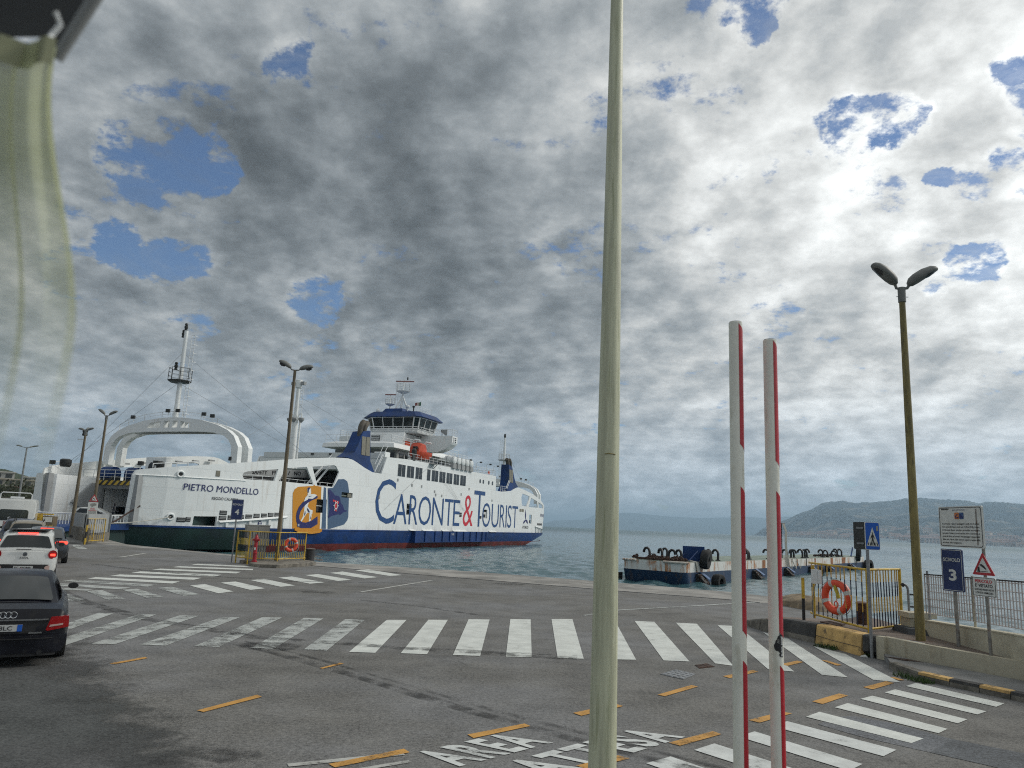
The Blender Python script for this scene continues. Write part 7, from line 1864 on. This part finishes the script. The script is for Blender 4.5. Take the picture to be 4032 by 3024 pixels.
for s in (1, -1):
    p = [(.92, .845), (.66, .825), (.60, .615), (.63, .60), (.935, .655)]
    p = p if s > 0 else mir(p); tl = RS('tail_lamp', p, M_TAIL, -.075, .12, .08)
    q = [(.85, .72), (.66, .70), (.645, .665), (.84, .69)]; q = q if s > 0 else mir(q)
    rear_sheet(au, 'tail_lamp_band', q, M_TAILW, -.083, .08, 1.86, .01, parent=tl)
RS('boot_chrome', [(-.62, .775), (.62, .775), (.62, .80), (-.62, .80)], M_CHROME, -.045, .02)
RS('plate_recess', [(-.60, .56), (.60, .56), (.62, .76), (-.62, .76)], M_TRIM, -.012, .02)
RS('number_plate', [(-.26, .60), (.26, .60), (.26, .71), (-.26, .71)], M_PLATE, -.035, .02)
for s in (1, -1): RS('plate_band', [(s * .225 - .035, .60), (s * .225 + .035, .60), (s * .225 + .035, .71), (s * .225 - .035, .71)], M_SIGNB, -.038, .004)
mb = MB(); lettering(mb, '548LC', (-.18, .12, .62, .69), lambda a, b: (-.042, -a, b), .01); mb.build('plate_lettering', M_SIGNK, au)
for k in range(4):
    mb = MB(); mb.path([(-.052 + .0, -(k - 1.5) * .075 + .05 * cos(a), .875 + .05 * sin(a)) for a in [2 * pi * i / 18 for i in range(18)]], .006, 5, True); mb.build('badge_ring', M_CHROME, au)
RS('bumper', [(-.86, .24), (.86, .24), (.93, .40), (.93, .53), (-.93, .53), (-.93, .40)], pa, -.10, .08, .17)
RS('reflector_strip', [(-.72, .475), (.72, .475), (.72, .49), (-.72, .49)], M_TRIM, -.115, .02, .17)
RS('under_panel', [(-.78, .19), (.78, .19), (.82, .27), (-.82, .27)], M_TRIM, -.08, .05, .17)
RS('boot_badge', [(-.55, .555), (-.36, .555), (-.36, .58), (-.55, .58)], M_CHROME, -.03, .01)
mb = MB(); mb.tube((-.08, -.55, .25), (.15, -.55, .25), .04, n=10); mb.build('exhaust', M_TRIM, au)
# white small family car
pw = paint('car_white', (.60, .61, .59), .3, var=.05, scale=2, coat=.6)
fi = car('white compact car with glowing brake lights behind the black saloon', rear_pos(-14.66, 25.2, .80, .72), HD_, 4.15, 1.78, pw,
         [(0, .82, .40, .60, .0), (.02, .90, .32, .80, .0), (.05, .96, .28, 1.0, .01), (.3, .99, .24, 1.06, .01), (1.2, 1, .22, 1.06, .01), (2.6, 1, .22, 1.04, .02), (3.4, .97, .24, .98, .05), (3.95, .88, .28, .80, .04), (4.15, .70, .36, .62, 0)],
         [(.10, 1.02, 1.06, .90, .88), (.36, 1.02, 1.53, .90, .72), (.60, 1.02, 1.62, .90, .74), (2.2, 1.02, 1.64, .90, .76), (3.3, 1.0, 1.07, .88, .80)], (.72, 3.33), .325)
RSF = lambda n, p, m, x=-.02, th=.03, b=.09: rear_sheet(fi, n, p, m, x, b, 1.78, th)
for s in (1, -1):
    cy, cz = s * .745, .93
    t_ = RSF('tail_lamp', [(cy + .125 * cos(a), cz + .135 * sin(a)) for a in [2 * pi * i / 18 for i in range(18)]], M_TAIL, -.03, .05)
    rear_sheet(fi, 'brake_light', [(cy + x, cz + z) for x, z in ((-.075, -.05), (.06, -.045), (.065, .02), (-.07, .025))], M_BRAKE, -.04, .09, 1.78, .008, parent=t_)
RSF('lower_moulding', rrect(-.80, .40, .80, .62, .08), M_TRIM, -.06, .05, .14)
for s in (1, -1): RSF('fog_lamp', [(s * .66 + .09 * cos(a), .52 + .07 * sin(a)) for a in [2 * pi * i / 14 for i in range(14)]], M_TAILW, -.07, .02, .14)
RSF('under_bumper', [(-.74, .20), (.74, .20), (.82, .36), (-.82, .36)], M_TRIM, -.03, .05, .14)
RSF('number_plate', [(-.26, .465), (.26, .465), (.26, .575), (-.26, .575)], M_PLATE, -.075, .015, .05)
mb = MB(); lettering(mb, 'FG 892MK', (-.23, .23, .485, .555), lambda a, b: (-.082, -a, b), .01); mb.build('plate_lettering', M_SIGNK, fi)
RSF('badge', [(.0 + .065 * cos(a), .93 + .065 * sin(a)) for a in [2 * pi * i / 16 for i in range(16)]], M_CHROME, -.035, .02)
mb = MB(); lettering(mb, 'FIAT', (-.04, .04, .905, .955), lambda a, b: (-.042, -a, b), .02); mb.build('badge_lettering', M_SIGNK, fi)
mb = MB(); lettering(mb, '500L', (-.13, .13, .79, .85), lambda a, b: (-.035, -a, b), .02); mb.build('model_lettering', M_CHROME, fi)
mb = MB(); mb.box((.33, 0, 1.575), (.03, .55, .025)); mb.build('high_brake_light', M_BRAKE, fi)
mb = MB(); mb.box((.85, 0, 1.665), (.9, 1.15, .02)); mb.build('roof_panel', M_TRIM, fi)
mb = MB(); mb.tube((.60, -.05, 1.64), (.45, -.05, 1.86), .008, n=5); mb.build('aerial', M_TRIM, fi)
mb = MB(); mb.box((-.02, .05, 1.08), (.05, .4, .02)); mb.build('wiper', M_TRIM, fi)
# dark liftback further up the queue
sk_ = car('dark liftback car with a bent red lamp signature ahead of the white car', rear_pos(-19.25, 33.9, .84, .95), HD_, 4.7, 1.83, paint('car_dark_grey', (.018, .022, .028), .25, var=.1, coat=.7),
          [(0, .82, .40, .66, .0), (.02, .90, .32, .82, .0), (.08, .96, .28, 1.0, .01), (.4, .99, .24, 1.03, .02), (1.2, 1, .22, 1.0, .02), (3.4, .99, .2, .95, .04), (4.3, .92, .24, .8, .04), (4.7, .72, .34, .62, 0)],
          [(.25, .98, 1.03, .84, .80), (1.25, .98, 1.42, .86, .68), (1.7, .98, 1.50, .86, .69), (2.5, .98, 1.49, .86, .69), (3.5, .95, 1.0, .84, .78)], (.95, 3.75), .33)
for s in (1, -1):
    p = [(.80, .96), (.62, .975), (.52, .955), (.52, .925), (.70, .925), (.77, .84), (.83, .84), (.86, .92)]
    rear_sheet(sk_, 'tail_lamp', p if s > 0 else mir(p), M_BRAKE, -.03, .09, 1.83, .04)
    p = [(.52, .95), (.30, .945), (.30, .93), (.52, .92)]
    rear_sheet(sk_, 'tail_lamp_strip', p if s > 0 else mir(p), M_TAIL, -.03, .09, 1.83, .03)
rear_sheet(sk_, 'bumper', [(-.80, .26), (.80, .26), (.88, .56), (-.88, .56)], M_TRIM, -.06, .12, 1.83, .05)
mb = MB(); mb.box((1.27, 0, 1.455), (.04, .5, .03)); mb.build('high_brake_light', M_BRAKE, sk_)
mb = MB(); mb.loft([[(1.9, -.02, 1.52), (1.9, .02, 1.52), (1.75, 0, 1.52)], [(1.72, -.005, 1.60), (1.72, .005, 1.60), (1.70, 0, 1.60)]]); mb.build('aerial_fin', M_TRIM, sk_)
# beige off-roader and blue estate beyond
du = car('beige off-road car with roof bars seen over the white compact car', (-22.6, 36.3), HD_, 4.3, 1.82, paint('car_beige', (.24, .21, .16), .4, var=.1, coat=.4),
         [(0, .84, .45, .75, .0), (.03, .95, .35, 1.05, .0), (.3, .99, .30, 1.08, .01), (3.2, .99, .28, 1.04, .03), (4.0, .9, .3, .9, .04), (4.3, .72, .4, .7, 0)],
         [(.10, 1.05, 1.09, .88, .86), (.38, 1.05, 1.58, .88, .70), (.6, 1.05, 1.64, .88, .71), (2.4, 1.05, 1.66, .88, .72), (3.1, 1.02, 1.08, .86, .78)], (.85, 3.5), .35)
for s in (1, -1):
    mb = MB(); mb.path([(.6, s * .60, 1.66), (.7, s * .60, 1.73), (2.2, s * .60, 1.75), (2.35, s * .60, 1.68)], .025, 6); mb.build('roof_bar', M_TRIM, du)
mb = MB(); lettering(mb, 'DACIA', (-.3, .3, .95, 1.0), lambda a, b: (-.02, -a, b), .02); mb.build('tailgate_lettering', M_CHROME, du)
rear_sheet(du, 'bumper', [(-.82, .35), (.82, .35), (.88, .6), (-.88, .6)], M_TRIM, -.06, .12, 1.82, .05)
es = car('dark blue estate car with roof bars further up the queue', (-26.3, 41.5), HD_, 4.6, 1.82, paint('car_blue', (.02, .03, .06), .3, var=.1, coat=.5),
         [(0, .84, .42, .75, .0), (.05, .95, .35, 1.0, .0), (.3, .99, .28, 1.03, .01), (3.4, .99, .26, 1.0, .03), (4.3, .9, .3, .85, .04), (4.6, .72, .4, .66, 0)],
         [(.12, 1.0, 1.04, .87, .85), (.55, 1.0, 1.55, .87, .70), (.8, 1.0, 1.62, .87, .71), (2.6, 1.0, 1.62, .87, .72), (3.5, .98, 1.03, .86, .78)], (.9, 3.6), .33)
for s in (1, -1):
    mb = MB(); mb.path([(.7, s * .60, 1.63), (.8, s * .60, 1.70), (2.4, s * .60, 1.71), (2.55, s * .60, 1.64)], .025, 6); mb.build('roof_bar', M_CHROME, es)
# white camper van
va = thing('camper_van', 'white camper van with a rounded roof at the left edge beyond the cars', 'van', (-29.6, 46.0, 0), HD_)
rg = []
for x, k, zt in ((0, .94, 2.62), (.05, 1, 2.72), (5.2, 1, 2.78), (6.0, .95, 2.4), (6.5, .9, 1.4)):
    w_ = 1.1 * k; rg.append([(x, w_, .5), (x, w_, zt - .25), (x, w_ * .93, zt - .05), (x, w_ * .8, zt), (x, -w_ * .8, zt), (x, -w_ * .93, zt - .05), (x, -w_, zt - .25), (x, -w_, .5)])
mb = MB(); mb.loft(rg); mb.build('body', pw, va, True, ang=35)
rear_sheet(va, 'rear_window', rrect(-.75, 1.45, .75, 2.1, .15), M_CARG, -.02, .03, 2.2, .02)
for k in range(6): rear_sheet(va, 'hazard_panel', [(-.5 + k * .16, 1.2), (-.42 + k * .16, 1.2), (-.36 + k * .16, 1.38), (-.44 + k * .16, 1.38)], M_SIGNR, -.02, .03, 2.2, .02)
mb = MB(); mb.path([(.1, -.8, 2.72), (.1, -.8, 3.0), (.1, -.7, 3.1), (.1, .7, 3.1), (.1, .8, 3.0), (.1, .8, 2.72)], .03, 6); mb.build('roof_rack', M_RAIL, va)
mb = MB(); mb.box((1.6, 0, 2.82), (.7, .7, .12)); mb.build('roof_hatch', M_PLASTW, va)
for x in (1.2, 5.0):
    for s in (1, -1):
        mb = MB(); mb.tube((x, s * .85, .36), (x, s * 1.09, .36), .36, n=18); mb.build('wheel', M_RUBBER, va, True)
# white car driving off the ramp
wc = car('white hatchback driving along the lowered bow ramp of the ferry', (-36.9, 65.1), radians(8), 4.0, 1.75, pw,
         [(0, .82, .40, .60, .0), (.03, .93, .3, .95, .0), (.3, .99, .24, 1.0, .01), (2.6, 1, .22, .98, .02), (3.4, .97, .24, .88, .05), (3.9, .84, .28, .72, .04), (4.0, .70, .36, .6, 0)],
         [(.15, .96, 1.0, .88, .86), (.6, .96, 1.42, .88, .72), (1.0, .96, 1.48, .88, .72), (2.0, .96, 1.46, .88, .74), (3.0, .94, .99, .86, .80)], (.7, 3.2), .31)
wc.location.z = .90

# ------------------------------------------------------------------ person on the ramp
def skin_body(name, m, parent, pts, edges, rad, root_i=0):
    me = bpy.data.meshes.new(name); me.from_pydata(pts, edges, []); ob = bpy.data.objects.new(name, me); COL.objects.link(ob)
    ob.modifiers.new('skin', 'SKIN'); sv = me.skin_vertices[0].data if me.skin_vertices else None
    if sv is None:
        bm = bmesh.new(); bm.from_mesh(me); bm.verts.layers.skin.verify(); bm.to_mesh(me); bm.free(); sv = me.skin_vertices[0].data
    for i, r in enumerate(rad): sv[i].radius = (r, r * .8) if isinstance(r, float) else r
    sv[root_i].use_root = True
    ss = ob.modifiers.new('subdivision', 'SUBSURF'); ss.levels = ss.render_levels = 2
    dg = bpy.context.evaluated_depsgraph_get(); m2 = bpy.data.meshes.new_from_object(ob.evaluated_get(dg)); bpy.data.objects.remove(ob)
    m2.materials.clear(); m2.materials.append(m); m2.polygons.foreach_set('use_smooth', [True] * len(m2.polygons))
    o2 = bpy.data.objects.new(name, m2); link(o2, parent); return o2
pe = thing('person', 'person in dark work clothes with reflective stripes standing on the ferry ramp', 'person', (-33.0, 64.2, 1.06), radians(-60))
P_ = [(0, 0, .95), (0, 0, 1.15), (0, .01, 1.38), (0, .02, 1.50), (0, .05, 1.60), (0, .06, 1.70),
      (.10, 0, .90), (.12, .02, .50), (.12, -.02, .08), (.12, .12, .04), (-.10, 0, .90), (-.14, .03, .50), (-.16, 0, .08), (-.16, .14, .04),
      (.19, .0, 1.40), (.27, .06, 1.15), (.20, .28, 1.08), (.16, .36, 1.08), (-.19, .0, 1.40), (-.26, .08, 1.14), (-.16, .30, 1.10), (-.12, .38, 1.10)]
E_ = [(0, 1), (1, 2), (2, 3), (3, 4), (4, 5), (0, 6), (6, 7), (7, 8), (8, 9), (0, 10), (10, 11), (11, 12), (12, 13), (2, 14), (14, 15), (15, 16), (16, 17), (2, 18), (18, 19), (19, 20), (20, 21)]
R_ = [(.15, .12), (.16, .12), (.17, .12), (.06, .06), (.095, .10), (.075, .085), (.09, .09), (.065, .065), (.045, .045), (.04, .035), (.09, .09), (.065, .065), (.045, .045), (.04, .035), (.07, .07), (.05, .05), (.038, .038), (.03, .03), (.07, .07), (.05, .05), (.038, .038), (.03, .03)]
skin_body('body', paint('work_clothes', (.010, .011, .016), .85, var=.3, scale=6), pe, P_, E_, R_)
for z, r in ((1.10, .175), (1.28, .185)):
    mb = MB(); mb.path([(r * cos(a), r * .78 * sin(a) + .005, z) for a in [2 * pi * i / 18 for i in range(18)]], .018, 5, True); mb.build('reflective_stripe', M_RFLX, pe)
mb = MB(); mb.lathe([(.100, 1.64), (.105, 1.70), (.09, 1.77), (.04, 1.80)], 14, (0, .05, 0)); mb.prism([(-.07, .13), (.07, .13), (.05, .22), (-.05, .22)], 1.66, 1.675); mb.build('cap', M_SIGNK, pe, True)
M_SKIN = paint('skin', (.30, .17, .12), .6, var=.1, scale=10)
mb = MB(); mb.loft([[(.05 * cos(a) * k, .135 + .022 * k * sin(a) * .5 - .01, 1.585 + z) for a in [2 * pi * i / 10 for i in range(10)]] for z, k in ((-.045, .6), (0, 1.1), (.05, 1.2))]); mb.build('face', M_SKIN, pe, True)

# ------------------------------------------------------------------ curtain of the coach window
m_, N_, b_ = mat('sheer_curtain')
tc_ = N_.n('ShaderNodeTexCoord').outputs['Object']
s_ = N_.n('ShaderNodeSeparateXYZ'); N_.put(s_.inputs[0], tc_)
wv_ = N_.noise(N_.vmath('MULTIPLY', tc_, (1, 1, 1)), 900, 2, .5)
b_.inputs['Base Color'].default_value = (.46, .49, .29, 1); b_.inputs['Roughness'].default_value = .9
tr = N_.n('ShaderNodeBsdfTranslucent'); tr.inputs[0].default_value = (.44, .47, .30, 1)
tp = N_.n('ShaderNodeBsdfTransparent')
m1 = N_.n('ShaderNodeMixShader'); m1.inputs[0].default_value = .45; N_.t.links.new(b_.outputs[0], m1.inputs[1]); N_.t.links.new(tr.outputs[0], m1.inputs[2])
m2 = N_.n('ShaderNodeMixShader'); N_.put(m2.inputs[0], N_.math('ADD', N_.ramp(s_.outputs[2], -.38, -.06, .03, .80), N_.math('MULTIPLY', N_.math('SUBTRACT', wv_, .5), .15)))
N_.t.links.new(tp.outputs[0], m2.inputs[1]); N_.t.links.new(m1.outputs[0], m2.inputs[2])
N_.t.links.new(m2.outputs[0], N_.t.nodes['Material Output'].inputs[0]); M_CURT = m_


def unproj(px, py, dist):
    """point at a given forward distance on the sight line of the coach passenger"""
    a = (px - 1106) * .46293 / FPX; b = -(py - 829.5) * .46293 / FPX
    return Vector((0, 0, 2.5)) + (fw + cr * a + cu * b) * dist
top = unproj(50, 92, .62)
ct = thing('window_curtain', 'sheer yellow green curtain hanging in folds at the upper left beside the viewer', 'curtain', tuple(top))
mb = MB(); nu, nv = 150, 44
for j in range(nv + 1):
    v = j / nv; z = -.385 * v
    right = .026 + .056 * sm(v * 1.5) - .010 * v * v
    left = -.16
    for i in range(nu + 1):
        u = i / nu; x = left + (right - left) * u
        amp = .007 + .011 * v
        y = amp * (sin(u * 40 + 1.4 * v) + .5 * sin(u * 71 + 2.0 + v)) + .004 * sin(v * 7 + u * 3)
        mb.v.append((x + .004 * sin(u * 40 + 2 + v * 2), y, z + .004 * sin(u * 40) * (1 - v)))
mb.f = [(j * (nu + 1) + i, j * (nu + 1) + i + 1, (j + 1) * (nu + 1) + i + 1, (j + 1) * (nu + 1) + i) for j in range(nv) for i in range(nu)]
mb.build('fabric', M_CURT, ct, True, ang=180)
mb = MB(); mb.v = [(-.16 + .19 * i / 30, .006 * sin(i * 31 / 30) - .002, z) for z in (.002, -.022) for i in range(31)]; mb.f = [(i, i + 1, 32 + i, 31 + i) for i in range(30)]; mb.build('header_tape', paint('curtain_header', (.26, .27, .17), .9), ct, True)
for x in (-.10, -.04, .018):
    mb = MB(); mb.path([(x, 0, 0), (x, .006, .012), (x + .006, .006, .022), (x + .004, 0, .030)], .0022, 6); mb.build('hook', M_PLASTW, ct, True)
mb = MB(); mb.tube((-.20, .002, .028), (.13, -.012, .118), .0045, n=10); mb.build('curtain_rail', M_CABG, ct, True)

tw = thing('coach_reflection', 'added dark grey panel standing for the coach interior reflection, pale highlight edge, at the top left corner, above the curtain', 'reflection panel', tuple(unproj(60, 40, .66)))
base_ = Vector(tw.location)  # added solid panel in place of the coach interior's reflection
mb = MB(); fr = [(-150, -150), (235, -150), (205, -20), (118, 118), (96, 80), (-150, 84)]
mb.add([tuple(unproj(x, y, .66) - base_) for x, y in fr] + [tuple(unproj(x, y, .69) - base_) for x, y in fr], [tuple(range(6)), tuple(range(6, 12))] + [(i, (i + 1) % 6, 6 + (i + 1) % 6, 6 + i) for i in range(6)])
mb.build('panel', paint('coach_reflection_grey', (.045, .048, .05), .6, var=.2, scale=30, bump=.2, bscale=900), tw)
mb = MB(); mb.tube(unproj(240, -60, .655) - base_, unproj(122, 128, .655) - base_, .006, .005, 10); mb.build('edge_highlight', paint('highlight_grey', (.22, .23, .23), .4), tw, True)  # highlight of the window pillar built as a pale bar

# ------------------------------------------------------------------ sea air
m_ = bpy.data.materials.new('sea_air'); m_.use_nodes = True; m_.node_tree.nodes.clear()
N_ = NT(m_.node_tree); pv_ = N_.n('ShaderNodeVolumePrincipled'); mo = N_.n('ShaderNodeOutputMaterial')
pv_.inputs['Color'].default_value = (.56, .79, 1.0, 1); pv_.inputs['Density'].default_value = .00010; pv_.inputs['Anisotropy'].default_value = .2
m_.node_tree.links.new(pv_.outputs[0], mo.inputs['Volume'])
mb = MB(); mb.box((2000, 30000, 263.9), (110000, 62000, 532.2))
hz = mb.build('haze', m_, kind='stuff'); hz.visible_shadow = True
